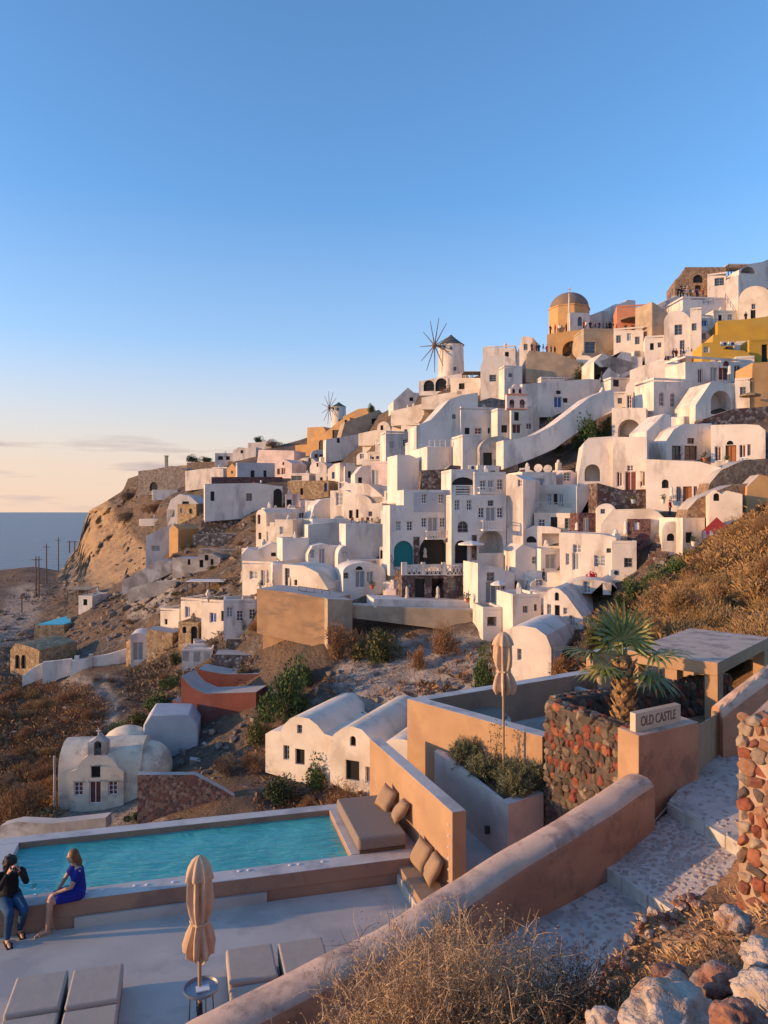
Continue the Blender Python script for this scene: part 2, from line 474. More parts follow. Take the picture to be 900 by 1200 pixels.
# ---------------------------------------------------------------- the hillside under the village
def ground_mat(name, base, dark, light, warm, scale=.25):
    m = bpy.data.materials.new(name)
    nt, N, L, P = nodes_of(m)
    P.inputs['Roughness'].default_value = .95
    P.inputs['Specular IOR Level'].default_value = .1
    g = N.new('ShaderNodeNewGeometry')
    def noi(s, det=8, rough=.6, st=None):
        n = N.new('ShaderNodeTexNoise'); n.inputs['Scale'].default_value = s; n.inputs['Detail'].default_value = det
        n.inputs['Roughness'].default_value = rough
        if st:
            mp = N.new('ShaderNodeMapping'); mp.inputs['Scale'].default_value = st
            L.new(g.outputs['Position'], mp.inputs['Vector']); L.new(mp.outputs['Vector'], n.inputs['Vector'])
        else:
            L.new(g.outputs['Position'], n.inputs['Vector'])
        return n
    def mix(fac, a, b):
        x = N.new('ShaderNodeMixRGB')
        L.new(fac, x.inputs['Fac'])
        for k, c in (('Color1', a), ('Color2', b)):
            if isinstance(c, tuple): x.inputs[k].default_value = (*c, 1)
            else: L.new(c, x.inputs[k])
        return x.outputs['Color']
    def ramp(src, a, b):
        r = N.new('ShaderNodeValToRGB'); r.color_ramp.elements[0].position = a; r.color_ramp.elements[1].position = b
        L.new(src, r.inputs['Fac']); return r.outputs['Color']
    c = mix(ramp(noi(scale).outputs['Fac'], .38, .62), base, dark)
    c = mix(ramp(noi(scale * 1.7, 10, .7, (1, 1, 2.2)).outputs['Fac'], .52, .66), c, light)
    c = mix(ramp(noi(scale * .5, 6).outputs['Fac'], .45, .62), c, warm)
    at = N.new('ShaderNodeAttribute'); at.attribute_name = 'cover'
    sp = N.new('ShaderNodeSeparateColor'); L.new(at.outputs['Color'], sp.inputs['Color'])
    strat = mix(ramp(noi(.22, 10, .7, (.7, .7, 1.6)).outputs['Fac'], .4, .66), (.56, .37, .20), (.36, .23, .14))
    c = mix(sp.outputs['Red'], c, strat)                       # bare ochre cliff
    path = mix(ramp(noi(1.2).outputs['Fac'], .4, .6), (.40, .33, .27), (.30, .25, .21))
    c = mix(sp.outputs['Green'], c, path)                      # trodden earth
    pale = mix(ramp(noi(.5, 10, .7, (1.2, 1.2, .8)).outputs['Fac'], .42, .62), (.46, .40, .35), (.28, .23, .20))
    c = mix(sp.outputs['Blue'], c, pale)                       # pale ash gully
    L.new(c, P.inputs['Base Color'])
    nb = noi(1.1, 10, .65); b = N.new('ShaderNodeBump'); b.inputs['Strength'].default_value = 1.0; b.inputs['Distance'].default_value = 1.1
    L.new(nb.outputs['Fac'], b.inputs['Height']); L.new(b.outputs['Normal'], P.inputs['Normal'])
    MATS[name] = m
ground_mat('hillside_rock', (.17, .13, .10), (.095, .078, .066), (.31, .265, .23), (.22, .145, .095))
VT = [(-130, 669), (0, 668), (40, 664), (70, 669), (75, 664), (79, 656), (91, 641), (99, 613), (105, 598), (120, 590), (144, 575), (150, 561), (165, 556), (190, 553), (215, 550), (240, 545),
      (280, 533), (320, 524), (350, 516), (380, 506), (400, 498), (440, 488), (460, 478), (500, 462), (520, 452), (550, 444), (600, 424), (640, 412), (700, 388), (760, 362),
      (800, 350), (850, 338), (900, 325), (1000, 300)]
def vtop(u):
    return np.interp(u, [p[0] for p in VT], [p[1] for p in VT])
def in_poly(u, v, poly):
    c = np.zeros(u.shape, bool)
    j = len(poly) - 1
    for i in range(len(poly)):
        xi, yi = poly[i]; xj, yj = poly[j]
        if yi != yj:
            c ^= ((yi > v) != (yj > v)) & (u < (xj - xi) * (v - yi) / (yj - yi) + xi)
        j = i
    return c
def grid_mesh(U, V, Dd, name, m, back, cover=None, amp=1.0, sc1=.06):
    nr, nc = U.shape
    X = (U - 450) / F * Dd; Y = Dd; Z = CZ + (600 - V) / F * Dd
    P3 = np.stack([X, Y, Z], -1)
    jit = np.zeros((nr, nc))
    for i in range(nr):
        for j in range(nc):
            p = Vector(P3[i, j])
            a = fbm(p * sc1, 4); b = abs(noise.noise(p * (sc1 * 4.5))) ; c2 = noise.noise(p * sc1 * 9)
            jit[i, j] = a * 2.2 + (0.35 - b) * 1.5 + c2 * .35
    jit *= amp
    if cover is not None: jit *= 1 + 1.3 * cover[..., 0]
    Dj = Dd + jit * np.clip(Dd / 90, .4, 1.6)
    X = (U - 450) / F * Dj; Z = CZ + (600 - V) / F * Dj
    P3 = np.stack([X, Dj, Z], -1)
    rows = [P3[i] for i in range(nr)]
    for s, dz in back:                                # the ground goes on behind the crest
        q = P3[0].copy(); q[:, 0] *= 1 + s / q[:, 1]; q[:, 1] += s; q[:, 2] += dz
        rows.insert(0, q)
    P3 = np.array(rows)
    nb = len(back); nr += nb
    idx = np.arange(nr * nc).reshape(nr, nc)
    Fc = np.stack([idx[:-1, :-1], idx[1:, :-1], idx[1:, 1:], idx[:-1, 1:]], -1).reshape(-1, 4)
    o = np_mesh(name, P3.reshape(-1, 3), Fc, m, smooth=True, loc=(0, 100, -20))
    if cover is not None:
        ca = np.zeros((nr, nc, 4)); ca[nb:, :, :3] = cover; ca[:nb, :, :3] = cover[0]; ca[..., 3] = 1
        at = o.data.attributes.new('cover', 'FLOAT_COLOR', 'POINT')
        at.data.foreach_set('color', ca.ravel())
    return o
us = np.concatenate([np.arange(-1030, -130, 45), np.arange(-130, 60, 6), np.arange(60, 210, 2.5), np.arange(210, 1001, 4)])
ts = np.linspace(0, 1, 170) ** 1.15
U = np.repeat(us[None], len(ts), 0)
vt = vtop(us)
V = vt[None] + (1060 - vt[None]) * ts[:, None]
Dd = Dn(np.maximum(U, -118), V)
for k in range(2):   # smooth the fan of depths a little
    Dd[1:-1] = (Dd[:-2] + 2 * Dd[1:-1] + Dd[2:]) / 4
cov = np.zeros(U.shape + (3,))
def soft(mask, n=2):
    a = mask.astype(float)
    for _ in range(n):
        a[1:-1, 1:-1] = (a[1:-1, 1:-1] * 2 + a[:-2, 1:-1] + a[2:, 1:-1] + a[1:-1, :-2] + a[1:-1, 2:]) / 6
    return a
wob = np.vectorize(lambda a, b: noise.noise(Vector((a * .06, b * .06, 0))) * 7)(U, V)
cov[..., 0] = soft(in_poly(U + wob, V + wob, [(70, 690), (72, 650), (100, 585), (122, 583), (150, 622), (168, 640), (175, 662), (150, 684), (100, 690)]), 2)
cov[..., 1] = soft(in_poly(U, V, [(30, 795), (85, 790), (125, 800), (140, 822), (140, 860), (110, 862), (122, 830), (105, 808), (60, 802)]) |
                   in_poly(U, V, [(60, 945), (190, 940), (200, 985), (40, 1000), (20, 965)]) | in_poly(U, V, [(10, 690), (40, 682), (52, 700), (40, 740), (0, 760), (-60, 790), (-60, 740), (5, 720)]), 2)
cov[..., 2] = soft(in_poly(U, V, [(400, 760), (480, 745), (590, 740), (620, 760), (560, 850), (440, 840), (390, 800)]) |
                   in_poly(U + wob, V + wob, [(150, 690), (215, 668), (205, 700), (150, 735)]), 2)
hill = grid_mesh(U, V, Dd, 'hillside', 'hillside_rock', [(12, -3), (60, -30), (140, -90)], cov)
meta(hill, kind='structure')

# ---------------------------------------------------------------- the grassy bank on the right, between the pergola and the village
ground_mat('bank_earth', (.30, .18, .085), (.18, .115, .06), (.36, .25, .14), (.36, .20, .08), scale=.4)
HK = np.array([(690, 760, 34), (720, 740, 38), (740, 705, 45), (760, 690, 49), (800, 660, 54), (830, 632, 57), (860, 612, 58), (900, 592, 58), (900, 640, 46), (900, 690, 35), (900, 760, 24), (850, 700, 38), (850, 660, 46),
               (800, 720, 36), (780, 700, 43), (760, 760, 29), (820, 770, 25), (690, 830, 24), (800, 830, 20), (900, 830, 18), (1000, 560, 58), (1000, 700, 34), (1000, 830, 17)])
def Dh(u, v):
    q = np.stack([u, v], -1)
    w = 1.0 / (((q[..., None, :] - HK[:, :2]) ** 2).sum(-1) + 60) ** 1.35
    return (w * HK[:, 2]).sum(-1) / w.sum(-1)
hc = [(690, 745), (706, 728), (722, 712), (745, 690), (780, 664), (806, 648), (830, 630), (858, 612), (880, 600), (900, 588), (1000, 545)]
us2 = np.arange(690, 1001, 4.0)
ts2 = np.linspace(0, 1, 60)
U2 = np.repeat(us2[None], 60, 0)
vt2 = np.interp(us2, [p[0] for p in hc], [p[1] for p in hc])
V2 = vt2[None] + (830 - vt2[None]) * ts2[:, None]
bank = grid_mesh(U2, V2, Dh(U2, V2), 'grassy_bank', 'bank_earth', [(2, -.6), (8, -6), (14, -20)], np.zeros(U2.shape + (3,)), amp=.55, sc1=.12)
meta(bank, kind='structure')

# ---------------------------------------------------------------- vegetation
mat('leaf_green', (.10, .15, .045), (.055, .085, .03), scale=1.5, rough=.75, bump=0, spec=.3)
mat('leaf_dark', (.06, .085, .035), (.035, .05, .022), scale=1.5, rough=.75, bump=0, spec=.3)
mat('leaf_grey', (.20, .21, .12), (.13, .14, .08), scale=3, rough=.8, bump=0, spec=.2)
mat('leaf_olive', (.16, .155, .06), (.10, .09, .035), scale=1.5, rough=.8, bump=0, spec=.2)
mat('dry_gold', (.42, .265, .12), (.29, .17, .075), scale=.8, rough=.9, bump=0, spec=.1)
mat('dry_rust', (.34, .19, .095), (.22, .12, .065), scale=.8, rough=.9, bump=0, spec=.1)
mat('dry_grey', (.24, .18, .13), (.16, .12, .09), scale=.8, rough=.9, bump=0, spec=.1)
mat('twig', (.16, .10, .065), (.11, .07, .05), scale=5, rough=.95, bump=0)
mat('straw', (.52, .36, .21), (.36, .235, .14), scale=6, rough=.85, bump=0, spec=.15)
mat('straw_dark', (.22, .13, .075), (.14, .08, .05), scale=6, rough=.9, bump=0, spec=.1)
nr_ = np.random.RandomState(3)
def leaf_cloud(n, size, lw, ll, up=.3, shell=.55, seed=0, lumps=7, flatb=True):
    """n leaf blades in a lumpy crown of half-size `size`; returns V, F (triangle pairs as quads)"""
    r = np.random.RandomState(seed)
    L = r.normal(size=(lumps, 3)); L /= np.linalg.norm(L, axis=1)[:, None]
    L[:, 2] = np.abs(L[:, 2]) * .9
    L *= r.uniform(.2, .8, (lumps, 1)); rad = r.uniform(.18, .46, lumps)
    k = r.randint(0, lumps, n)
    d = r.normal(size=(n, 3)); d /= np.linalg.norm(d, axis=1)[:, None]
    rr = shell + (1 - shell) * r.rand(n) ** .5
    p = L[k] + d * (rad[k] * rr)[:, None]
    if flatb:
        p[:, 2] = np.maximum(p[:, 2], -.08) + .1
    p = p * np.array(size)
    ax = d + r.normal(size=(n, 3)) * .7 + np.array([0, 0, up]); ax /= np.linalg.norm(ax, axis=1)[:, None]
    sd = np.cross(ax, r.normal(size=(n, 3))); sd /= np.linalg.norm(sd, axis=1)[:, None]
    l = ll * r.uniform(.6, 1.3, (n, 1)); w = lw * r.uniform(.6, 1.3, (n, 1))
    a = p; b = p + ax * l * .5 + sd * w; c = p + ax * l; e = p + ax * l * .5 - sd * w
    Vv = np.stack([a, b, c, e], 1).reshape(-1, 3)
    return Vv, np.arange(n * 4).reshape(n, 4)
BUSH = {}
def bush_proto(key, n, lw, ll, m, tw='twig', up=.3, shell=.55, seed=0, lumps=7):
    V_, F_ = leaf_cloud(n, (1, 1, 1), lw, ll, up, shell, seed, lumps)
    o = np_mesh('foliage', V_, F_, m)
    t = MB()
    r = random.Random(seed)
    for k in range(9):
        a = r.uniform(0, 6.28); q = r.uniform(.25, .6)
        t.tube([(0, 0, -.12), (q * .4 * math.cos(a), q * .4 * math.sin(a), .25), (q * math.cos(a), q * math.sin(a), r.uniform(.5, .85))], [.035, .025, .008], 4)
    s = t.build('stem', tw, loc=(0, 0, 0))
    col.objects.unlink(o); col.objects.unlink(s)
    BUSH[key] = (o, s)
bush_proto('green', 2600, .035, .10, 'leaf_green', seed=1, lumps=16, shell=.35)
bush_proto('green2', 2600, .04, .11, 'leaf_green', seed=5, lumps=20, shell=.35)
bush_proto('dark', 2600, .035, .10, 'leaf_dark', seed=2, lumps=16, shell=.35)
bush_proto('olive', 2400, .03, .11, 'leaf_olive', seed=3, lumps=16, shell=.3)
bush_proto('rust', 3200, .010, .17, 'dry_rust', up=.8, shell=.2, seed=4, lumps=14)
bush_proto('rust2', 3200, .010, .17, 'dry_rust', up=.8, shell=.3, seed=14, lumps=20)
bush_proto('gold', 3200, .010, .18, 'dry_gold', up=1.0, shell=.2, seed=6, lumps=14)
bush_proto('gold2', 3200, .010, .18, 'dry_gold', up=1.0, shell=.3, seed=16, lumps=20)
bush_proto('greyb', 2800, .011, .15, 'dry_grey', up=.8, shell=.3, seed=8)
def bush(key, loc, size, label, group=None, name='shrub', cat='shrub'):
    """size: half width x, half depth y, height"""
    e = empty(name, loc, label, cat, group)
    r = rnd.uniform(0, 6.28)
    for p in BUSH[key]:
        c = p.copy(); col.objects.link(c); c.parent = e
        c.scale = size; c.rotation_euler = (0, 0, r)
        c.location = (0, 0, -.05)
    return e
def on_hill(u, v, off=0.0, fn=None):
    d = (D(u, v) if fn is None else float(fn(np.array([u * 1.0]), np.array([v * 1.0]))[0])) + off
    return W(u, v, d)
def tufts(name, polys, n, hgt, blades, m, fn, seed, spread=.25, wid=.02, lean=.5):
    """dry grass as one mass: many thin blades growing in clumps from the ground"""
    r = np.random.RandomState(seed)
    pts = []
    per = max(1, n // len(polys))
    for poly in polys:
        a = np.array(poly, float); lo = a.min(0); hi = a.max(0)
        q = lo + (hi - lo) * r.rand(per * 4, 2)
        q = q[in_poly(q[:, 0], q[:, 1], poly)][:per]
        pts.append(q)
    q = np.concatenate(pts)
    dd = fn(q[:, 0], q[:, 1])
    base = np.stack([(q[:, 0] - 450) / F * dd, dd, CZ + (600 - q[:, 1]) / F * dd], -1)
    k = len(base)
    base = np.repeat(base, blades, 0)
    nb = len(base)
    s = np.repeat(r.uniform(.55, 1.35, k), blades)[:, None]
    off = r.normal(size=(nb, 3)) * np.array([1, 1, .25]) * spread * s
    p = base + off; p[:, 2] -= .1
    ax = off / spread * lean + r.normal(size=(nb, 3)) * .35 + np.array([0, 0, 1.1]); ax /= np.linalg.norm(ax, axis=1)[:, None]
    l = hgt * s * r.uniform(.5, 1.2, (nb, 1))
    an = r.uniform(0, 6.28, nb); sd = np.stack([np.cos(an), np.sin(an), np.zeros(nb)], -1)
    w = wid * r.uniform(.6, 1.4, (nb, 1))
    bend = r.normal(size=(nb, 3)) * .25 * l
    bend[:, 2] = -np.abs(bend[:, 2])
    Vv = np.stack([p - sd * w, p + sd * w, p + ax * l * .6 + sd * w * .7, p + ax * l + bend], 1).reshape(-1, 3)
    o = np_mesh(name, Vv, np.arange(nb * 4).reshape(nb, 4), m)
    return meta(o, kind='stuff')
LEFT_SLOPE = [(-60, 795), (40, 795), (105, 803), (125, 830), (118, 860), (95, 875), (70, 900), (66, 935), (30, 960), (-60, 970)]
meta(tufts('dry_grass', [LEFT_SLOPE], 3600, .42, 16, 'dry_rust', Dn, 1, spread=.5, wid=.016), label='rusty dry grass covering the slope below the winding path', cat='grass')
meta(tufts('dry_grass', [LEFT_SLOPE, [(60, 905), (60, 960), (0, 970), (0, 900)]], 1600, .42, 14, 'dry_gold', Dn, 2, spread=.5, wid=.016), label='golden dry grass tufts on the slope beside the chapel', cat='grass')
meta(tufts('dry_grass', [[(150, 720), (220, 690), (290, 720), (300, 800), (150, 800)], [(140, 790), (200, 770), (230, 800), (160, 850)], [(0, 680), (150, 680), (200, 660), (130, 740), (0, 790)],
      [(140, 600), (200, 580), (290, 600), (290, 690), (200, 680)]], 900, .6, 18, 'dry_grey', Dn, 3, spread=.35, wid=.03), label='grey withered scrub among the rocks of the left hillside', cat='grass')
meta(tufts('dry_grass', [[(390, 745), (600, 738), (610, 790), (560, 850), (380, 840)], [(300, 830), (440, 900), (420, 960), (300, 960)], [(640, 745), (720, 720), (740, 790), (640, 790)]], 500, .6, 18, 'dry_rust', Dn, 4, spread=.3, wid=.022),
     label='rusty scrub in the pale gully above the vaulted houses', cat='grass')
HILLP = [(706, 735), (745, 696), (806, 654), (858, 618), (900, 594), (960, 570), (960, 760), (720, 760)]
meta(tufts('dry_grass', [HILLP], 5200, .34, 18, 'dry_gold', Dh, 5, spread=.40, wid=.007, lean=.3), label='golden dry grass on the bank above the pergola roof', cat='grass')
meta(tufts('dry_grass', [HILLP], 3800, .28, 16, 'dry_rust', Dh, 6, spread=.36, wid=.007, lean=.3), label='rusty low scrub between the gold tufts on the bank', cat='grass')
# ---------------------------------------------------------------- buildings cut into the hillside
OPM = {'w': ('window', 'glass', 'frame_white'), 'g': ('door', 'paint_grey', 'frame_white'), 'r': ('door', 'wood_red', 'frame_white'), 'q': ('window', 'wood_red', 'frame_white'),
       'b': ('door', 'wood_blue', 'frame_white'), 'o': ('door', 'wood_orange', 'wood_red'), 't': ('niche', 'paint_teal', None), 'k': ('opening', 'black', None),  # k paints the shaded inside as a black panel
       's': ('window', 'paint_grey', 'frame_white'), 'e': ('window', 'glass', 'wood_red'), 'n': ('window', 'glass', 'frame_grey')}
CATS = {'house': 'house', 'wall': 'wall', 'ruin': 'ruin', 'terrace': 'terrace', 'church': 'church', 'stairway': 'stairs', 'tower': 'tower', 'chapel': 'chapel'}
HR = random.Random(21)
OUTL = []
class Face:
    """a vertical facade plane through the hillside point below pixel (u, v1); yaw > 0 turns it to the left"""
    def __init__(s, u, v, yaw, d):
        s.O = W(u, v, d); a = R(yaw)
        s.X = Vector((math.cos(a), -math.sin(a), 0)); s.N = Vector((-math.sin(a), -math.cos(a), 0))
        s.k = (s.O - C).dot(s.N)
    def loc(s, u, v):
        r = Vector(((u - 450) / F, 1, (600 - v) / F))
        p = C + r * (s.k / r.dot(s.N))
        return ((p - s.O).dot(s.X), p.z)
    def at(s, q, depth=0.0):
        p = s.O + s.X * q[0] - s.N * depth
        return Vector((p.x, p.y, q[1]))
def arch_outline(x0, x1, z0, z1, flat=False, n=8):
    """rectangle with a round (or low) arched top, counter-clockwise from lower left"""
    r = (x1 - x0) / 2
    h = min(r, (z1 - z0) * .999)
    zs = z1 - h
    c = (x0 + x1) / 2
    pts = [(x0, z0), (x1, z0)] if zs - z0 > .02 else []
    return pts + [(c + r * math.cos(math.pi * i / n), zs + h * math.sin(math.pi * i / n)) for i in range(n + 1)]
def area2(p):
    return sum(p[i][0] * p[(i + 1) % len(p)][1] - p[(i + 1) % len(p)][0] * p[i][1] for i in range(len(p)))
def slab(face, poly, d0, d1, holes=(), mb=None):
    """solid of a facade outline from depth d0 (front) to d1 (back) with recesses cut in: holes = [(poly, depth)]"""
    mb = mb or MB()
    if area2(poly) < 0: poly = poly[::-1]
    hs = []
    for h, dep in holes:
        if area2(h) < 0: h = h[::-1]
        hs.append((h, dep))
    loops = [poly] + [h for h, _ in hs]
    flat = [q for l in loops for q in l]
    tri = tessellate_polygon([[Vector((q[0], q[1], 0)) for q in l] for l in loops])
    n = len(poly)
    vs = [face.at(q, d0) for q in flat]
    fs = []
    for t in tri:
        a, b, c_ = [Vector(flat[i]) for i in t]
        cr = (b - a).cross(c_ - a)
        if abs(cr) < 1e-9: continue
        fs.append(tuple(t) if cr > 0 else tuple(t[::-1]))
    nb = len(vs)
    vs += [face.at(q, d1) for q in poly]
    tb = tessellate_polygon([[Vector((q[0], q[1], 0)) for q in poly]])
    for t in tb:
        a, b, c_ = [Vector(poly[i]) for i in t]
        fs.append(tuple(i + nb for i in (t[::-1] if (b - a).cross(c_ - a) > 0 else t)))
    fs += [(i, i + nb, (i + 1) % n + nb, (i + 1) % n) for i in range(n)]
    st = n
    for h, dep in hs:
        k = len(h); b0 = len(vs)
        vs += [face.at(q, d0 + dep) for q in h]
        fs += [(st + i, st + (i + 1) % k, b0 + (i + 1) % k, b0 + i) for i in range(k)]
        fs.append(tuple(range(b0, b0 + k)))
        st += k
    mb.add(vs, fs)
    return mb
def opening(face, code, box, parent, depth):
    """door, window or painted dark inside, set back in its reveal: panel and, when it can be seen, a frame with bars"""
    arched = code[0] == 'a'
    key = code[-1]
    nm, pm, fm = OPM[key]
    x0, zt = face.loc(box[0], box[1]); x1, zb = face.loc(box[2], box[3])
    if x1 < x0: x0, x1 = x1, x0
    out = arch_outline(x0, x1, zb, zt) if arched else [(x0, zb), (x1, zb), (x1, zt), (x0, zt)]
    g = .012
    ins = [(q[0], q[1]) for q in out]
    o = slab(face, ins, depth - .05, depth - g).build(nm, pm, parent)
    wpx = abs(box[2] - box[0])
    if fm and wpx >= 4:
        fw = min(.09, (x1 - x0) * .14)
        cx, cz = (x0 + x1) / 2, (zb + zt) / 2
        ix = [(cx + (q[0] - cx) * (1 - 2 * fw / (x1 - x0)), cz + (q[1] - cz) * (1 - 2 * fw / (zt - zb))) for q in out]
        mb = MB()
        n = len(out)
        for dd0, dd1 in ((depth - .10, depth - .055),):
            vs = [face.at(q, dd0) for q in out] + [face.at(q, dd0) for q in ix] + [face.at(q, dd1) for q in ix]
            if area2(out) < 0:
                pass
            fs = []
            for i in range(n):
                j = (i + 1) % n
                fs.append((i, j, n + j, n + i)); fs.append((n + i, n + j, 2 * n + j, 2 * n + i))
            mb.add(vs, fs)
        bars = [[(cx - fw * .4, zb + fw), (cx + fw * .4, zb + fw), (cx + fw * .4, zt - fw), (cx - fw * .4, zt - fw)]]
        if nm == 'window':
            for t in ((1 / 3, 2 / 3) if (zt - zb) > 1.1 else (.5,)):
                zz = zb + (zt - zb) * t
                bars.append([(x0 + fw, zz - fw * .3), (x1 - fw, zz - fw * .3), (x1 - fw, zz + fw * .3), (x0 + fw, zz + fw * .3)])
        for i, b in enumerate(bars):
            slab(face, b, depth - .085 + .004 * i, depth - .06 + .001 * i, mb=mb)
        mb.build('frame', fm, o)
    return o
def house(name, label, shape, yaw, dep, m, ops='', d=None, ext=.9, parent=None, group=None, part='wall', cat=None, off=.6):
    """one building: facade outline in photo pixels, stood on the hillside and built dep metres deep"""
    t = shape.split()
    if yaw < -8 and dep > 4.5 and parent is None and name != 'tower': dep = 4.5
    if t[0] == 'p':
        px = [tuple(float(a) for a in q.split(',')) for q in t[1:]]
    else:
        n_ = [float(a) for a in t[1:]]
        u0, v0, u1, v1 = n_[:4]
        if t[0] == 'b':
            px = [(u0, v1), (u1, v1), (u1, v0), (u0, v0)]
        else:
            vs_ = n_[4]
            c_, r_, h_ = (u0 + u1) / 2, (u1 - u0) / 2, vs_ - v0
            px = [(u0, v1), (u1, v1)] + [(c_ + r_ * math.cos(math.pi * i / 14), vs_ - h_ * math.sin(math.pi * i / 14)) for i in range(15)]
    OUTL.append(px)
    vb = max(q[1] for q in px); um = (min(q[0] for q in px) + max(q[0] for q in px)) / 2
    if d is None:
        d = D(um, vb) - off
    f = Face(um, vb, yaw, d)
    poly = [f.loc(*q) for q in px]
    zb = min(q[1] for q in poly)
    lift = [abs(q[1] - vb) < 1.01 for q in px]
    poly = [(q[0], q[1] - ext) if l else q for q, l in zip(poly, lift)]
    mid = f.at((0, 0)); base = Vector((f.O.x, f.O.y, f.O.z))
    root = parent or empty(name, base, label, cat or CATS.get(name.split('_')[-1], 'house'), group)
    holes, todo = [], []
    if not ops and name.endswith('house') and m not in ('tan', 'grey'):            # plain fronts still have their small windows
        us_ = [q[0] for q in px]; vv_ = [q[1] for q in px]; wpx = max(us_) - min(us_); hpx = max(vv_) - min(vv_)
        if wpx > 13 and hpx > 13 and t[0] != 'p':
            nw = min(3, int(wpx // 11)); sz = 1.0 * F / d
            for i_ in range(nw):
                uc = min(us_) + wpx * (i_ + .5) / nw + HR.uniform(-1.5, 1.5); vc = min(vv_) + hpx * HR.uniform(.3, .5)
                ops += ' %s%.1f,%.1f,%.1f,%.1f' % (HR.choice('wnks'), uc - sz * .35, vc - sz * .55, uc + sz * .35, vc + sz * .55)
    for o in ops.split():
        code = ''.join(ch for ch in o if ch.isalpha())
        box = [float(a) for a in o[len(code):].split(',')]
        deep = 'D' in code
        if not deep and d > 70:                         # doors and windows read a little larger than their dark core
            gx = (box[2] - box[0]) * .07; gy = (box[3] - box[1]) * .12
            box = [box[0] - gx, box[1] - gy, box[2] + gx, box[3]]
        x0, zt = f.loc(box[0], box[1]); x1, z0 = f.loc(box[2], box[3])
        if x1 < x0: x0, x1 = x1, x0
        r = min(dep * .6, 2.2) if deep else .28
        out = arch_outline(x0, x1, z0, zt) if code[0] == 'a' else [(x0, z0), (x1, z0), (x1, zt), (x0, zt)]
        holes.append((out, r))
        if not deep:
            todo.append((code, box, r))
    wallish = name == 'wall' or name == 'terrace'
    b = slab(f, poly, 0, dep, holes).build(part, [m, 'paving'] if wallish else m, root, smooth=32)
    if wallish:
        if name == 'wall': root['kind'] = 'thing'
        for pg_ in b.data.polygons:
            if pg_.normal.z > .6 and m not in ('white', 'white2', 'cream'): pg_.material_index = 1
    elif not holes:
        bv = b.modifiers.new('soft edges', 'BEVEL'); bv.width = .13; bv.segments = 2; bv.limit_method = 'ANGLE'; bv.angle_limit = R(50)
    if t[0] == 'b' and dep > 2 and max(q[1] for q in poly) - zb > 1.5 and part == 'wall' and (name.endswith('house')):
        x0 = min(q[0] for q in poly); x1 = max(q[0] for q in poly); zt = max(q[1] for q in poly)
        if x1 - x0 > 1.5:                                  # low parapet round the flat roof
            pb = MB(); w = .22; h = .28
            for (a, b_, d0, d1) in ((x0, x1, 0.0, w), (x0, x1, dep - w, dep), (x0, x0 + w, w, dep - w), (x1 - w, x1, w, dep - w)):
                q = [f.at((a, zt), d0), f.at((b_, zt), d0), f.at((b_, zt), d1), f.at((a, zt), d1)]
                vs = [p + Vector((0, 0, .002)) for p in q] + [p + Vector((0, 0, h)) for p in q]
                pb.add(vs, [(0, 1, 2, 3), (4, 5, 6, 7), (0, 1, 5, 4), (1, 2, 6, 5), (2, 3, 7, 6), (3, 0, 4, 7)])
            pb.build('parapet', m, root)
    for code, box, r in todo:
        opening(f, code, box, root, r)
    if t[0] == 'b' and name.endswith('house') and dep > 4 and HR.random() < .75:   # chimney stub on the flat roof
        x0 = min(q[0] for q in poly); x1 = max(q[0] for q in poly); zt = max(q[1] for q in poly)
        if x1 - x0 > 2.2:
            p = f.at((x0 + (x1 - x0) * HR.uniform(.15, .85), zt), dep * HR.uniform(.3, .85)); w = HR.uniform(.2, .32); h = HR.uniform(.5, 1.1)
            cb = MB().box((p.x, p.y, zt + h / 2 + .005), (w, w, h / 2), R(yaw)).build('chimney', m, root)
            MB().lathe((p.x, p.y, zt + h + .01), [(w * .75, 0), (w * .8, .2), (w * .35, .42)], 8).build('chimney_pot', m, cb)
    root['_'] = 0; del root['_']
    return root, f

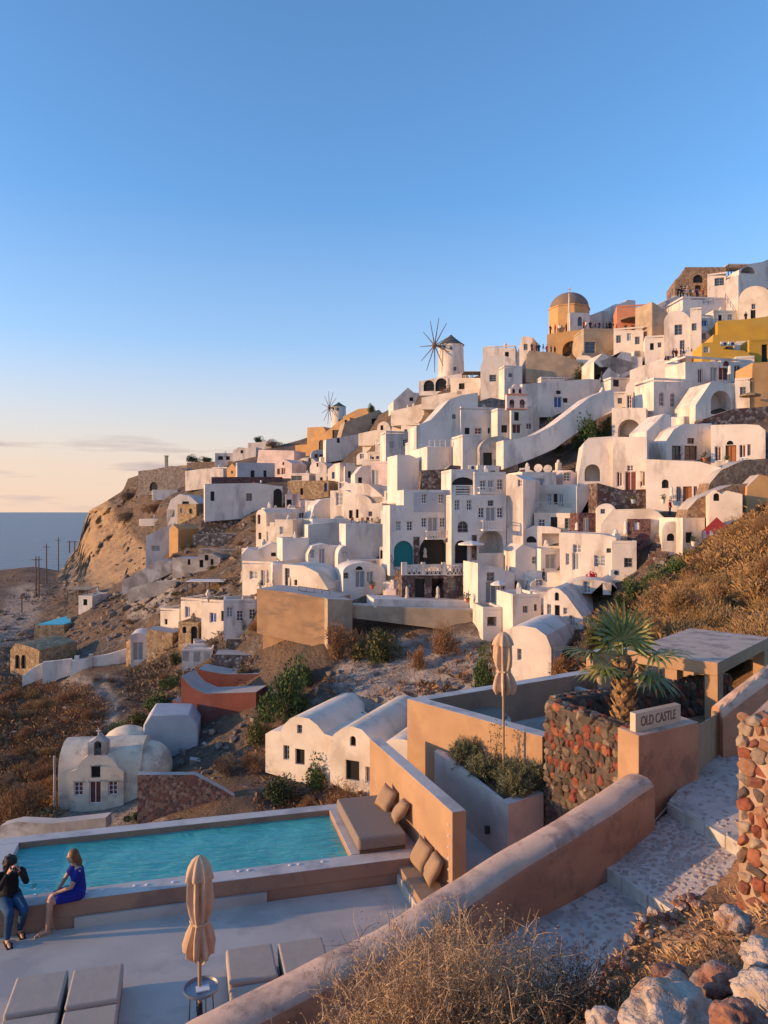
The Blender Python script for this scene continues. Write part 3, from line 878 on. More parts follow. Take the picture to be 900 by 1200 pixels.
VILLAGE = """
ruin;brown stone ruin with arched window on the crest above the blue stairs;p 791,345 851,345 851,313 803,313 799,322 791,328;10;8;brownstone;ak813,323,823,331 k815,335,821,340 q797,335,805,341
white_house;plain white cube beside the brown stone ruin;b 829 323 851 347;25;6;white;n838,327,848,334
tall_house;narrow sunlit white gable beside the arched roof terrace;p 851,366 866,366 866,322 860,323 851,328;32;5;white;
white_house;white house with wide arch and chimney at the top of the hill;p 866,340 905,340 905,302 893,307 880,309 866,316;-8;8;white;aD868,312,886,321
vaulted_house;big sunlit vault with dark door above the yellow houses;v 866 335 906 378 352;28;8;cream;k880,364,885,376 n881,357,885,363
white_house;white block with blue balustrade below the ruin;b 800 351 858 372;-6;6;white2;s832,367,841,372
white_house;white stepped block under the crowd at the blue railing;p 768,372 810,372 810,347 800,344 790,347 768,357;-5;6;white;
salmon_house;salmon house with flat roof beside the domed church;b 723 360 764 392;12;9;salmon;r732,382,736,390 r740,382,744,390 r748,382,752,390
grey_house;small grey plaster house behind the salmon house;p 721,372 745,372 745,352 735,351 729,356 721,356;-14;5;white2;
tan_house;brown wall leaning against the salmon house;p 764,398 783,400 783,366 772,358 764,353;-18;5;tan;
tan_house;buff terrace front with sunken arch below the salmon house;b 719 387 754 414;20;7;cream;
olive_house;olive grey building with shuttered window under the crowd;b 684 387 720 416;-3;9;tan;n686,402,697,414
tan_house;buff building with great arch below the domed church;p 641,417 684,417 684,386 660,389 641,392;16;9;ochre;aD659,400,681,417
wall;buff rounded bastion wall overlooking the bell gable;p 616,448 688,450 688,430 680,424 650,413 620,411 617,416;5;8;tan;
white_house;narrow white gable beside the bastion wall;p 602,424 624,424 624,395 612,394;22;6;white;n614,404,618,410
white_house;low white wall house under the domed church with two arches;p 655,388 720,389 720,365 706,364 690,370 672,374 655,378;-10;5;white;k668,370,674,376 k681,370,687,376
vaulted_house;white vaulted house with front window beside the yellow terrace;v 778 364 809 414 378;22;7;white;n791,382,799,392 n797,400,802,409
white_house;white extension with small window next to the vaulted house;b 809 363 822 410;22;7;white;n811,380,816,387
yellow_house;upper yellow house with deep recess and air conditioners;p 841,404 906,404 906,370 875,374 841,376;14;7;yellow;k851,407,858,413
yellow_house;lower yellow house with rounded front wall;p 822,434 886,434 884,419 872,411 845,409 843,393 836,392 835,401 823,402;10;6;yellow;s825,407,831,413
yellow_house;yellow gable at the edge of the yellow terrace;b 878 400 906 425;8;7;yellow;k893,406,899,424
wall;weathered ochre retaining wall behind the straw parasol;p 879,478 906,478 906,424 882,425;6;6;ochre;
white_house;long sunlit white wall with one red door below the vaulted house;p 738,450 804,450 804,427 782,422 765,424 738,434;26;6;white;r785,435,791,447
white_house;white house with round pediment and three red doors;b 803 424 880 452;-15;8;white;r818,434,823,449 g833,432,840,447 r843,431,853,446 r861,430,868,446
white_house;small white houses on the hill shoulder below the olive building;p 696,445 740,445 740,414 728,412 716,418 706,414 696,424;-10;8;white;k703,424,707,430 k723,431,727,438 n744,428,750,433
vaulted_house;white vault with red shutters above the big arched terrace;v 733 443 767 484 456;24;9;white;q735,465,740,478 q743,462,753,478 q757,461,763,476 q745,450,752,459
white_house;white wing with two arched red windows beside the red shuttered vault;b 766 447 810 486;-14;7;white;aq773,461,778,476 aq786,462,791,477
white_house;white arched terrace house with red glazed door;p 815,492 861,492 861,449 833,448 815,475;-12;8;white;aD833,457,857,486
white_house;sunlit white pier beside the arched terrace;b 861 446 879 482;26;5;white;
terrace;white terrace with wide arch under the red shuttered vault;b 717 478 757 516;26;7;white;aD724,492,750,513
tall_house;big pinkish white block with red door and twin shutters;p 718,574 758,574 758,512 718,512;24;8;white;q735,546,742,552 r723,555,729,570 r733,555,745,577 r750,554,756,570
tall_house;white block with tall arched niche beside the red door block;p 678,572 722,572 722,511 690,513 684,520 678,560;10;7;white2;aD685,544,704,564
stairway;white wall of a climbing stair beside the arched terrace;p 757,540 787,540 787,486 778,485 757,505;-12;4;white2;
white_house;white house with two red glazed doors above the stone bank;p 781,542 834,542 834,496 800,497 790,503 781,516;-10;7;white;e806,514,813,520 e788,524,798,539 e803,524,816,539
white_house;sunlit white house with orange arched door and red shutters;p 833,545 897,545 897,504 889,498 872,497 833,498;26;7;white;r838,525,845,540 o851,524,862,541 ak852,517,859,521 r867,523,874,536 r876,522,880,534
white_house;sunlit lower white wall with small arch and red doors;p 757,592 845,592 845,548 820,541 757,538;24;5;white;r793,572,798,588 o801,572,810,588 r813,571,817,581 ak776,563,783,572
wall;dark stone terrace wall under the straw parasol;p 824,500 905,500 905,476 860,479 824,491;0;4;darkstone;
wall;upper brown stone bank below the orange door;p 826,580 905,580 905,537 872,539 845,551 832,566;-4;3;brownstone;;79
wall;lower brown stone bank stepping down to the red tent;p 800,614 880,614 880,566 858,568 838,576 818,584 806,597;2;3;brownstone;;75
wall;ochre plaster wall behind the chapel tower;p 872,614 910,614 910,560 890,556 876,570;10;3;ochre;;74
wall;low dark stone wall in front of the pinkish block;p 700,596 772,596 772,573 730,574 700,566;-6;3;darkstone;
white_house;white house with blue framed door below the bastion wall;p 612,482 716,482 716,446 690,444 612,450;-15;6;white2;b650,466,658,478 k652,458,657,462 k660,467,665,472
wall;sweeping white stair wall beside the dark shrubs;p 590,542 625,537 650,526 672,510 696,493 720,479 719,456 705,459 690,466 672,480 650,497 628,509 608,514 590,516;-13;3;white2;
white_house;long white house with three small shuttered windows;b 540 480 583 513;-15;8;white2;k545,502,550,509 q557,502,564,509 k572,502,577,508
white_house;white house with one tall dark window beside the bell gable;b 583 481 599 513;-15;8;white2;k588,499,594,507
white_house;pale pink house with red door under the bell gable;b 599 478 632 510;-8;8;white;k603,484,608,493 r601,498,610,508 q617,497,623,503
ruin;grey crumbling vault with black empty doorways;v 562 511 607 552 527;-8;8;oldgrey;k567,532,576,546 k590,529,598,542 g579,539,584,548
white_house;white wall with air conditioner beside the grey crumbling vault;b 542 512 564 552;-14;7;white2;n550,546,556,551
vaulted_house;pale pink vaulted house with dark window above the bell gable;v 563 416 606 468 432;10;9;white;n574,440,581,447
white_house;white cube with small window beside the pale pink vault;b 591 431 612 470;-12;6;white2;n596,438,600,442
wall;low grey stone wall above the long white house;p 540,482 600,482 600,470 575,466 552,473 540,480;-10;3;castlestone;
terrace;sunlit white terrace with thatched awning near the big windmill;b 528 443 563 464;22;6;cream;k538,450,544,456
white_house;white house shoulder behind the thatched awning;b 566 408 604 432;14;7;white;k592,413,596,418
wall;pale pink windmill terrace with two sunken arches;p 491,458 546,458 546,437 520,441 491,447;14;7;white;ak497,447,508,458 ak511,445,523,458
terrace;sunlit cafe terrace wall with planters below the windmill;p 494,474 562,474 562,455 520,461 494,466;18;6;cream;k536,457,541,462
white_house;low white roof with awning beside the windmill terrace;p 461,478 505,478 505,462 485,460 478,454 461,470;-8;7;white2;k480,466,484,470
terrace;sunlit long terrace parapet with dark planters;p 458,494 525,492 525,472 500,472 458,482;20;6;cream;k504,476,508,480
tall_house;great bare white wall between the terraces and the main facade;p 488,532 560,532 560,460 541,463 527,468 516,480 505,492 488,499;-14;8;white2;n530,486,534,491 k548,500,552,505
vaulted_house;tiny sunlit chapel gable with arched window;v 459 491 477 512 501;20;6;cream;ak464,495,467,500
white_house;sunlit arcaded cafe front below the dark planters;b 470 499 492 513;22;5;cream;w474,504,477,511 w479,504,482,511 w484,504,487,511
vaulted_house;white chapel gable beside the arcaded cafe;v 442 494 457 514 502;20;5;cream;k446,499,449,504
tan_house;large tan gabled house with bare sloping side;p 398,514 452,514 450,486 444,480 404,495;-18;10;tan;k436,491,441,497
ochre_house;orange gabled house below the far windmill;p 382,522 410,524 410,489 400,492 388,501 382,506;26;8;ochre;k404,493,407,501 k390,505,397,513
ochre_house;orange plaster house with dark arched door;p 360,531 382,531 382,506 379,500 360,501;28;8;ochre;ak374,517,379,528
tan_house;sunlit tan wall rising to the ridge;p 402,502 432,494 432,478 420,479 402,488;20;8;ochre;
wall;orange garden wall with arch beside the arched door;p 346,534 366,534 366,520 346,522;24;4;ochre;
white_house;white wall under the orange houses;p 382,538 424,536 424,508 400,512 382,515;-14;6;white2;k395,514,398,519
white_house;sunlit low white house on the bend below the tan gable;p 420,518 460,518 460,500 440,504 420,508;18;6;cream;
white_house;white house with flat roof above the pink house;b 452 508 498 545;-12;7;white2;
tower;round white wall with iron railing beside the blue arched door;b 500 523 542 552;-14;7;white;
white_house;white house with blue arched door;b 484 519 502 545;-14;6;white2;ab486,523,495,542
pink_house;sunlit pink house with grey door;b 435 543 466 573;24;7;pink;g436,553,443,572 n457,552,462,559
pink_house;upper storey of pale pink plaster beside the grey wall;p 447,545 470,545 470,531 447,531;24;6;pink;
white_house;white side wall next to the pink house;p 465,583 492,583 492,538 480,533 465,533;-18;6;white2;
vaulted_house;sunlit white barrel house with arched porch;v 400 566 428 600 574;24;8;white;k408,598,412,607
white_house;sunlit pink white house with louvred window;p 387,612 412,612 412,578 404,574 387,575;26;8;white;s394,579,401,592
white_house;sunlit white house stepping up to the sloping wall;p 411,604 448,604 448,581 432,567 411,566;24;7;white;s435,583,450,590
vaulted_house;sunlit low vault with two black doorways;v 403 579 436 610 592;22;6;white;k409,599,413,608 k417,598,420,607
white_house;small white porch with square window beside the black doorways;b 421 592 448 612;20;4;white;n432,600,436,605
wall;dark stone walls between the pink house and the main facade;p 492,568 540,568 540,546 528,545 522,550 494,551;-2;4;darkstone;;97
tower;sunlit white stair wing climbing to the main facade;p 446,640 458,640 458,602 458,597 446,598;28;5;white;
terrace;white terrace with lettering and dark brick band;b 405 614 448 656;-14;6;white2;
wall;flat white garden wall beside the brick band;p 361,640 406,640 406,614 390,612 361,615;-15;5;white2;
white_house;pale grey blue block with flat roof;b 331 633 362 667;-18;7;white2;s345,656,354,663
vaulted_house;white barrel house with tall grey green door;p 361,668 402,668 402,640 392,640 380,637 366,640 361,650;-14;7;white2;g374,645,380,664 s364,645,368,654
vaulted_house;white barrel roof with small square hatch;v 396 640 412 672 652;-12;6;white2;s401,647,407,650
vaulted_house;wide white vault with fan window and grey doors;v 402 659 452 695 670;-15;8;white2;ak417,664,425,668 g417,671,427,689 g430,671,437,683 n403,672,408,678
white_house;sunlit curved white front with slit windows on the terrace edge;p 331,700 385,700 384,690 372,671 356,663 331,661;28;5;cream;n334,668,339,688 k338,678,341,687 k345,680,348,686
white_house;sunlit white house with blue door and shuttered window;b 284 661 320 692;28;8;cream;s293,670,301,679 b306,670,310,687
white_house;pinkish white return wall beside the blue door;b 319 660 332 690;-16;6;white;
white_house;stepped white terraces above the blue door house;p 283,668 332,668 332,640 318,636 300,645 290,642 283,650;-10;7;white;k318,648,323,652
vaulted_house;sunlit narrow barrel house with balcony;v 300 597 312 640 604;30;8;cream;ak302,604,305,614 k303,625,306,632
white_house;white crenellated terrace next to the narrow barrel house;p 312,640 330,640 330,613 326,613 326,617 321,617 321,612 316,612 316,617 312,617;24;6;cream;s311,624,314,634
white_house;blue grey vaulted roof house with blue door;b 310 597 336 616;-16;6;white2;b318,603,323,611
white_house;white block with slit window behind the crenellated terrace;b 329 612 344 634;-12;5;white;
white_house;small sunlit cube with tiny window;b 343 610 362 634;18;6;white;k348,615,351,619
terrace;long white roof terrace with seated guests;b 366 608 408 634;-15;6;white2;
white_house;flat white retaining slope above the seated guests;p 361,612 395,612 392,583 376,585 368,592;-18;5;white2;
house;tan stone house with blue door;b 337 565 385 584;14;7;goldstone;b380,567,383,576 k352,573,355,580
white_house;small white chapel gable above the tan stone house;v 363 541 383 560 548;22;7;white;k371,543,373,547
white_house;white gabled house with blue door on the village bend;p 384,567 400,567 400,549 392,543 384,550;22;8;white;b389,554,392,561
white_house;white side of the gabled house;b 398 544 416 563;-16;7;white2;
white_house;low white house with awning at the village bend;b 341 556 362 567;18;6;white;n342,558,353,563
vaulted_house;brown arched facade beside the small chapel gable;v 341 539 356 553 545;20;5;tan;ak345,542,352,551
white_house;white stacked rooms below the pink house;p 416,580 438,580 438,545 424,546 416,556;-12;6;white;k420,560,424,566
white_house;sunlit jumble of white rooms under the garden;b 424 540 448 562;16;6;cream;k430,546,434,551
grey_house;long grey house with dark doors on the ridge;b 278 544 322 562;-16;7;grey;k294,552,298,559 k309,552,312,559
ochre_house;small orange gable at the end of the grey house;p 266,564 278,564 278,550 272,543 266,550;28;6;ochre;k271,552,273,555
salmon_house;salmon gabled house with two red doors;p 322,560 342,560 342,543 333,538 322,546;26;7;pink;r325,550,328,556 r330,549,334,556 k331,542,333,545
salmon_house;long salmon wall on the ridge;p 300,546 345,546 345,528 303,527;22;7;pink;
wall;dark brown wall with flagpole and tiny figures;b 248 559 331 572;-14;4;brickband;
white_house;white roofs on the skyline by the salmon wall;p 273,538 300,536 300,524 288,525 280,524 273,528;10;6;white;k282,528,285,531
white_house;small white house with dark windows on the skyline;b 252 532 275 546;-8;6;white;k256,535,261,539 k265,535,269,539
white_house;low white skyline houses near the far end of the ridge;p 290,526 318,525 318,516 305,518 290,519;8;6;white;
wall;brown terrace band on the far ridge;p 219,552 280,552 280,540 219,542;8;4;brownstone;
white_house;sloping white house under the brown terrace band;p 217,572 262,570 262,549 240,549 217,552;18;7;white;
ochre_house;sunlit yellow wall of the small house under the ridge;b 248 549 266 562;26;6;cream;
wall;upper dark dry stone terrace on the rocky slope;p 236,621 294,622 294,609 262,607 236,610;-4;2;terracewall;
wall;middle dark dry stone terrace on the rocky slope;p 226,638 296,640 296,627 255,625 226,627;-2;2;terracewall;
wall;lower dry stone terrace above the cave house;p 232,652 290,656 290,645 232,643;0;2;castlestone;
wall;pale rock terrace below the cave house;p 150,700 212,692 212,680 180,682 150,690;4;2;oldgrey;
wall;castle wall of grey stone with dark archway;p 162,577 219,577 219,549 200,546 180,550 162,552;12;10;castlestone;ak176,566,184,575
wall;upper castle wall with sunlit edge;p 180,554 219,554 219,545 195,547 180,551;18;8;goldstone;
white_house;small white house at the foot of the castle wall;b 178 575 208 583;-5;5;white2;
white_house;long white house with arched cave door under the dark wall;p 240,606 331,604 331,570 300,566 240,567;-16;6;white2;ak321,575,330,596 n289,579,295,587 k247,577,251,587
vaulted_house;white humped house beside the bushy tree;p 196,612 232,612 232,590 222,581 210,579 200,586 196,597;8;7;white2;k214,588,221,591 s196,598,204,606
ochre_house;sunlit tan pier at the end of the white house;b 207 592 230 610;22;6;goldstone;
white_house;low white roof platform on the cliff shoulder;b 163 608 202 613;5;5;white;
white_house;white gabled house on the cliff with sunlit side;p 171,660 198,658 200,625 200,614 178,625 171,628;-14;7;white2;s178,640,187,646
ochre_house;orange lit gable behind the cliff house;p 198,648 209,648 209,620 202,614 198,620;28;6;ochre;
ruin;half ruined cave house of grey stone;p 202,671 258,671 258,654 248,648 236,650 232,655 202,654;8;6;oldgrey;k220,656,223,662 k234,657,238,665 k240,651,244,657 k247,656,250,662
wall;long pale stair wall running down the cliff shoulder;p 143,692 205,670 205,658 185,656 160,672 143,680;0;3;oldgrey;
wall;low ramped end of the long white garden wall;p 26,797 52,794 52,776 40,782 26,792;-14;.6;white2;;104
wall;stepped white garden wall below the rocky slope;p 50,794 84,791 84,772 70,774 50,776;-14;.6;white2;;104
wall;white garden wall with square gateposts;p 82,792 108,788 108,767 104,767 104,772 92,773 92,769 87,769 87,774 82,774;-10;.6;white2;;104
wall;white garden wall climbing to the barrel store;p 106,789 152,776 152,759 130,766 106,771;-14;.6;white2;;105
house;small white barrel store with grey door;v 153 742 174 777 746;-12;5;white2;g156,755,167,774
wall;golden stone wall behind the white barrel store;p 148,780 154,778 154,748 148,752;26;4;goldstone;
wall;golden rubble garden wall beside the barrel store;p 172,768 202,768 202,742 190,740 172,737;10;3;goldstone;
white_house;small sunlit white house with one window above the rubble wall;b 188 716 210 742;24;5;cream;k193,726,196,732
white_house;sunlit white house with blue shutter on stone base;b 212 704 236 734;26;7;cream;b217,712,222,724
house;brown stone base with arched doors below the white house;b 209 732 232 758;12;5;goldstone;ak214,735,218,742 ak224,736,231,756
white_house;sunlit white house with blue balcony door and flower pots;b 236 706 264 746;22;7;cream;b246,719,253,730 n259,717,262,728
white_house;pink white return wall with rooftop terrace;b 262 706 302 742;-12;7;white;
wall;sunlit orange retaining wall below the curved white front;p 301,742 386,752 386,702 340,694 301,690;24;5;ochre_wall;
wall;lower ledge of the orange retaining wall above the olive shrub;p 308,764 386,772 386,744 340,738 308,732;22;3;ochre_wall;;83
wall;low dry stone wall behind the thorny shrub;p 222,902 302,918 302,905 260,897 222,890;-6;.8;castlestone;;68
wall;broken rubble wall beside the grey cistern;p 236,884 304,890 304,878 262,874 236,872;0;.8;terracewall;;71
wall;shaded stone return of the orange retaining wall;p 384,752 413,745 413,703 384,702;-20;5;tan;
white_house;little white terrace room with blue railings;b 213 764 249 778;-8;4;white;
wall;grey stone terrace wall with pale capping;p 266,751 326,749 326,730 290,731 266,733;-6;2;castlestone;;95
wall;dark rubble terrace wall below the pale capping;p 262,769 340,769 340,749 266,749;-6;3;terracewall;;89
wall;dark rubble terrace wall above the oxide red steps;p 248,792 322,792 322,768 252,767;-6;3;terracewall;;85
wall;upper oxide red curved terrace wall;p 232,810 310,810 310,790 262,790 240,786 232,784;4;3;oxide;;81
wall;lower oxide red curved terrace wall with grey top;p 212,848 300,848 300,811 270,812 240,813 225,806 212,792;12;3;oxide;;75.5
wall;small oxide red wall below the big red terrace;p 202,840 216,840 216,826 202,820;18;3;oxide;
vaulted_house;old grey cistern with rounded roof beside the green bank;p 166,882 232,882 232,852 222,838 176,838 168,850;-10;7;grey;
wall;rubble retaining wall of red brown stones beside the chapel;p 161,982 312,972 300,950 262,926 228,908 161,908;-6;.7;redrubble;;60
wall;low curved concrete wall in front of the chapel;p 0,986 60,986 124,972 124,958 60,965 20,963 0,968;4;1;oldgrey;;57
terrace;buff plaster terrace parapet below the main facade;p 412,724 570,734 570,716 480,712 412,709;3;2;tan;
"""
# sills of the photo's stone ground floors etc. come with the main facade below
count = 0
for line in VILLAGE.strip().split('\n'):
    q = line.split(';')
    dd = float(q[7]) if len(q) > 7 and q[7] else None
    house(q[0], q[1], q[2], float(q[3]), float(q[4]), q[5], q[6] if len(q) > 6 else '', dd)
# ---------------------------------------------------------------- the tall white facade in the middle and its neighbours
VILLAGE2 = """
white_house;small white house with air conditioner above the brown stone terrace;b 612 556 652 590;-14;7;white2;s617,563,621,573 g627,562,637,577
wall;dark brick parapet between the tall facade and the terrace house;b 607 579 627 592;-10;3;brickband;
white_house;cream terrace house with grey louvred doors;b 626 571 677 598;20;6;cream;s641,580,646,592 k649,580,653,591 s663,581,667,591 g655,580,660,594
terrace;rounded cream balcony parapet below the louvred doors;p 626,612 678,612 678,596 672,595 626,595;18;4;cream;
white_house;sunlit cream wall under the rounded balcony;b 626 604 672 632;24;5;cream;
white_house;pinkish white wall with grey door beside the louvred doors;p 676,600 706,600 706,580 697,569 676,570;-10;6;white;g697,576,703,590
house;dark red stone wall with pale doorway below the balcony;b 678 604 702 628;-8;4;brickband;g684,609,690,626
vaulted_house;white barrel house beside the dark red stone wall;v 699 590 722 634 600;14;7;white;n704,597,709,602
white_house;shaded white porch under the tall facade;b 594 622 614 652;-16;5;white;k606,627,612,641
white_house;cream house with half round window and loggia;p 612,648 657,648 657,620 645,617 625,616 612,622;18;6;white;ak617,629,628,636 D635,625,655,640
white_house;broad sunlit house with grey shutters behind the red flowers;p 656,690 722,690 722,630 705,626 656,624;26;6;white;s672,639,681,648 s663,650,667,662 g671,650,678,668 s697,652,709,664 n711,643,716,648
white_house;white house with dark framed window near the ivy;b 717 637 746 672;14;5;white;n732,655,741,665
white_house;curved white house with dark cross window above the white steps;p 604,674 642,674 642,652 632,645 612,638 604,645;-14;6;white2;w624,653,631,661
white_house;white house with tall grey door beside the person on the steps;b 634 646 656 668;-16;5;white2;g640,651,651,667
terrace;cream parapet beside the person on the steps;b 641 671 665 688;18;4;cream;
vaulted_house;sunlit white barrel house with arched fanlight and dark door;p 637,742 685,742 683,724 672,709 664,698 655,690 648,689 642,692 637,700;26;9;white;s641,708,646,724 ak650,694,655,704 k650,709,656,730 s660,712,665,720 s667,721,674,734
vaulted_house;broad white roof vault behind the sunlit barrel house;v 655 679 724 712 694;16;7;white;
white_house;small white room with grey window above the blue bin;b 601 700 634 742;-12;5;white;n613,711,618,718 n626,709,629,716
white_house;white house with dark door and small parasol below the terrace;p 560,714 603,714 603,672 590,667 575,663 560,660;-14;6;white2;n571,672,579,681 g570,684,581,707 w588,688,592,698
vaulted_house;large whitewashed barrel store behind the closed beige parasol;p 583,800 646,800 646,760 640,745 628,736 612,733 600,735 590,742 583,752;28;8;white;w606,760,611,774
white_house;white annex with arched opening under the dry flowers;b 566 715 588 742;-8;4;white;D571,723,582,734
chapel;small sunlit chapel tower with belfry niche by the red tent;p 831,614 870,614 870,579 852,575 846,579 838,574 831,580;20;5;cream;ak836,578,843,587;70
white_house;barrel roofed house with brown stone panel beside the dark steps;p 704,638 778,638 778,606 770,599 762,596 718,597 704,614;16;6;cream;w742,613,747,622
white_house;little white house beside the red tent;b 800 610 826 642;-10;5;white;k804,625,811,636
vaulted_house;small domed white house with arched window below the chapel tower;v 776 611 801 646 622;14;5;white;ak782,626,790,634 r796,624,800,634
vaulted_house;pale pink barrel house with black doorway among bushes;p 311,905 389,915 389,863 380,860 372,850 362,842 350,840 340,842 332,850 329,857 318,856 311,860;24;11;cream;n332,873,339,891 k346,877,357,897 n348,849,354,860
vaulted_house;sunlit barrel house with arched window above the pool;p 387,917 441,932 441,880 434,866 424,855 412,851 400,854 392,860 387,866;24;11;cream;ak410,862,417,875 k405,890,421,916 r428,898,434,918
vaulted_house;third barrel vault half hidden behind the orange garden wall;v 442 866 492 935 884;24;9;cream;k462,884,468,890
house;golden stone house with twin arched doors below the turquoise pool;p 12,790 46,787 46,762 30,756 18,754 12,762;18;8;goldstone;ak18,769,23,784 ak25,769,30,784
white_house;cream cafe room under the open garden parasol;b 431 531 449 545;18;5;cream;k435,536,438,541 w441,535,444,540
white_house;white room with two doors beside the gabled house;b 404 548 420 562;-9;5;white;k408,553,411,560 b414,553,416,560
white_house;low white room below the village bend;b 370 556 390 568;14;5;white;k375,560,378,566 k383,559,386,564
white_house;stepped white room above the slope of the blue door house;b 283 645 302 664;20;5;white;k288,652,291,657
white_house;sunlit block with shuttered window under the small cube;b 322 611 343 640;20;5;cream;s328,618,332,626
white_house;white room with green shutters under the hotel lettering;b 408 656 446 668;-9;4;white2;n414,658,419,664 s424,658,429,664 s436,658,441,664
white_house;white block with grey shutters below the terrace house;b 612 590 628 618;-9;4;white2;s617,595,621,602 s622,595,626,602
white_house;small white house with brown door under the sweeping stair;b 560 548 585 562;-9;4;white2;k566,552,570,560 n575,552,580,557
white_house;white house front with twin red doors beneath the small hill houses;b 700 462 735 482;12;5;white;r706,468,710,479 r715,468,719,479 n724,467,729,473
white_house;white rooms stepping down beside the blue framed door;b 634 444 662 458;-6;5;white;k640,448,644,454 k650,448,653,453
white_house;white terrace house under the yellow gable;b 862 420 884 436;14;5;white;n868,424,872,430
white_house;narrow white stair house below the salmon house;b 756 396 780 420;16;5;white;k762,403,766,410 n771,402,775,407
white_house;white house with pale door beside the vault under the crest;b 836 366 866 380;-4;5;white;k842,370,846,378 s853,369,858,375
white_house;white pool house beside the turquoise pool;b 92 700 108 716;10;6;white2;
"""
for line in VILLAGE2.strip().split('\n'):
    q = line.split(';')
    house(q[0], q[1], q[2], float(q[3]), float(q[4]), q[5], q[6] if len(q) > 6 else '', float(q[7]) if len(q) > 7 and q[7] else None)

YM = -11
dM = D(500, 668) - 1
root, fM = house('tall_house', 'tall white facade with black arch, teal niche and balconies', 'p 457,666 529,666 529,574 473,574 473,592 457,592', YM, 9, 'white_shaded',
    'w494,580,499.5,590 w514,580,519.5,590 s464,612,469.5,622 w477,612,483,622 w494,608,499.5,618 g502,608,512,623 w515.5,608,521.5,618 at463,637,483,664 ak493.5,632,522,661', d=dM)
def panel(f, parent, name, m, boxes, proud=.05):
    for (a, b, c, e) in boxes:
        x0, zt = f.loc(a, b); x1, zb = f.loc(c, e)
        slab(f, [(x0, zb), (x1, zb), (x1, zt), (x0, zt)], -proud, -.004).build(name, m, parent)
panel(fM, root, 'stone_pilaster', 'darkstone', [(484.5, 629, 491.5, 661), (524, 627, 529, 661)])
panel(fM, root, 'painted_band', 'grey', [(485, 577, 493, 600), (500.5, 577, 513, 600), (520.5, 577, 526, 600), (493, 577, 500.5, 579.2), (493, 591, 500.5, 600), (513, 577, 520.5, 579.2), (513, 591, 520.5, 600)], .03)
def balcony(f, parent, u0, v0, u1, v1, out=.9):
    x0, zt = f.loc(u0, v0); x1, zb = f.loc(u1, v1)
    mb = MB()
    z0 = zb
    slab(f, [(x0, z0 - .1), (x1, z0 - .1), (x1, z0 + .12), (x0, z0 + .12)], -out, -.004, mb=mb)
    b = mb.build('balcony', 'white2', parent)
    r = MB()
    slab(f, [(x0, zt - .09), (x1, zt - .09), (x1, zt), (x0, zt)], -out, -out + .1, mb=r)
    n = max(5, int((x1 - x0) / .32))
    for i in range(n + 1):
        xx = x0 + (x1 - x0 - .09) * i / n
        slab(f, [(xx, z0 + .12), (xx + .09, z0 + .12), (xx + .09, zt - .09), (xx, zt - .09)], -out + .01, -out + .08, mb=r)
    for xx in (x0, x1 - .08):
        slab(f, [(xx, zt - .085), (xx + .08, zt - .085), (xx + .08, zt - .005), (xx, zt - .005)], -out + .1, -.004, mb=r)
    r.build('balustrade', 'white', b)
balcony(fM, root, 498, 622, 520, 631)
rw, fR = house('tall_house', 'projecting wing of the tall facade with cross windows, fan window and arched porch', 'b 529 583 593 670', YM, 9, 'white_shaded',
    'w533,587,538.5,598 w547,587,552.5,598 n572,587,578,593 w561,596,567,607 g570,596,580,611 w583,596,589,607 an537,612,548,624 aD561,621,590,648 ak534,636,547,660', d=dM - 1.2)
balcony(fR, rw, 563, 610, 586, 621)
panel(fR, rw, 'stone_pilaster', 'darkstone', [(553, 627, 558.5, 656)])
tp, fT = house('tall_house', 'set back top storey with balcony over the tall facade', 'b 556 556 593 586', YM, 7, 'white_shaded', 'w563,564,569,574 g572,564,578,577 w583,563,589,574', d=dM + .6)
balcony(fT, tp, 560, 571, 578, 578, .7)
lg, fL = house('tall_house', 'loggia with dark arched opening and white slats over the tall facade', 'b 529 553 557 586', YM, 7, 'white2', 'ak531,560,555,568.5 D534,570,551,580', d=dM + .5)
for k in range(3):
    panel(fL, lg, 'slat', 'white', [(534, 571 + k * 3.2, 551, 572.8 + k * 3.2)], .02)
house('white_house', 'pink tinted end wall of the tall facade', 'p 593,650 613,646 613,562 603,556 593,556', 34, 5, 'white', 'q607,563,611,570', d=dM - .8)
gs, fS = house('stone_house', 'dark stone ground floor under the pierced balustrade', 'b 471 673 560 706', YM, 7, 'darkstone', 'k487,681,497,704 D506,678,520,704 n525.5,680,534,692 n545,688,552,697', d=dM - 3.0)
panel(fS, gs, 'white_surround', 'white', [(542, 676, 555, 685.5)])
bl = empty('balustrade', W(516, 673, dM - 3.2), 'white terrace balustrade with pierced panels in front of the black arch', 'balustrade')
fB = Face(516, 673, YM, dM - 3.25)
for (a, b) in ((471, 477), (494, 498.5), (518, 523), (554, 561)):
    x0, zt = fB.loc(a, 659); x1, zb = fB.loc(b, 674)
    slab(fB, [(x0, zb), (x1, zb), (x1, zt), (x0, zt)], -.05, .4).build('pier', 'white', bl)
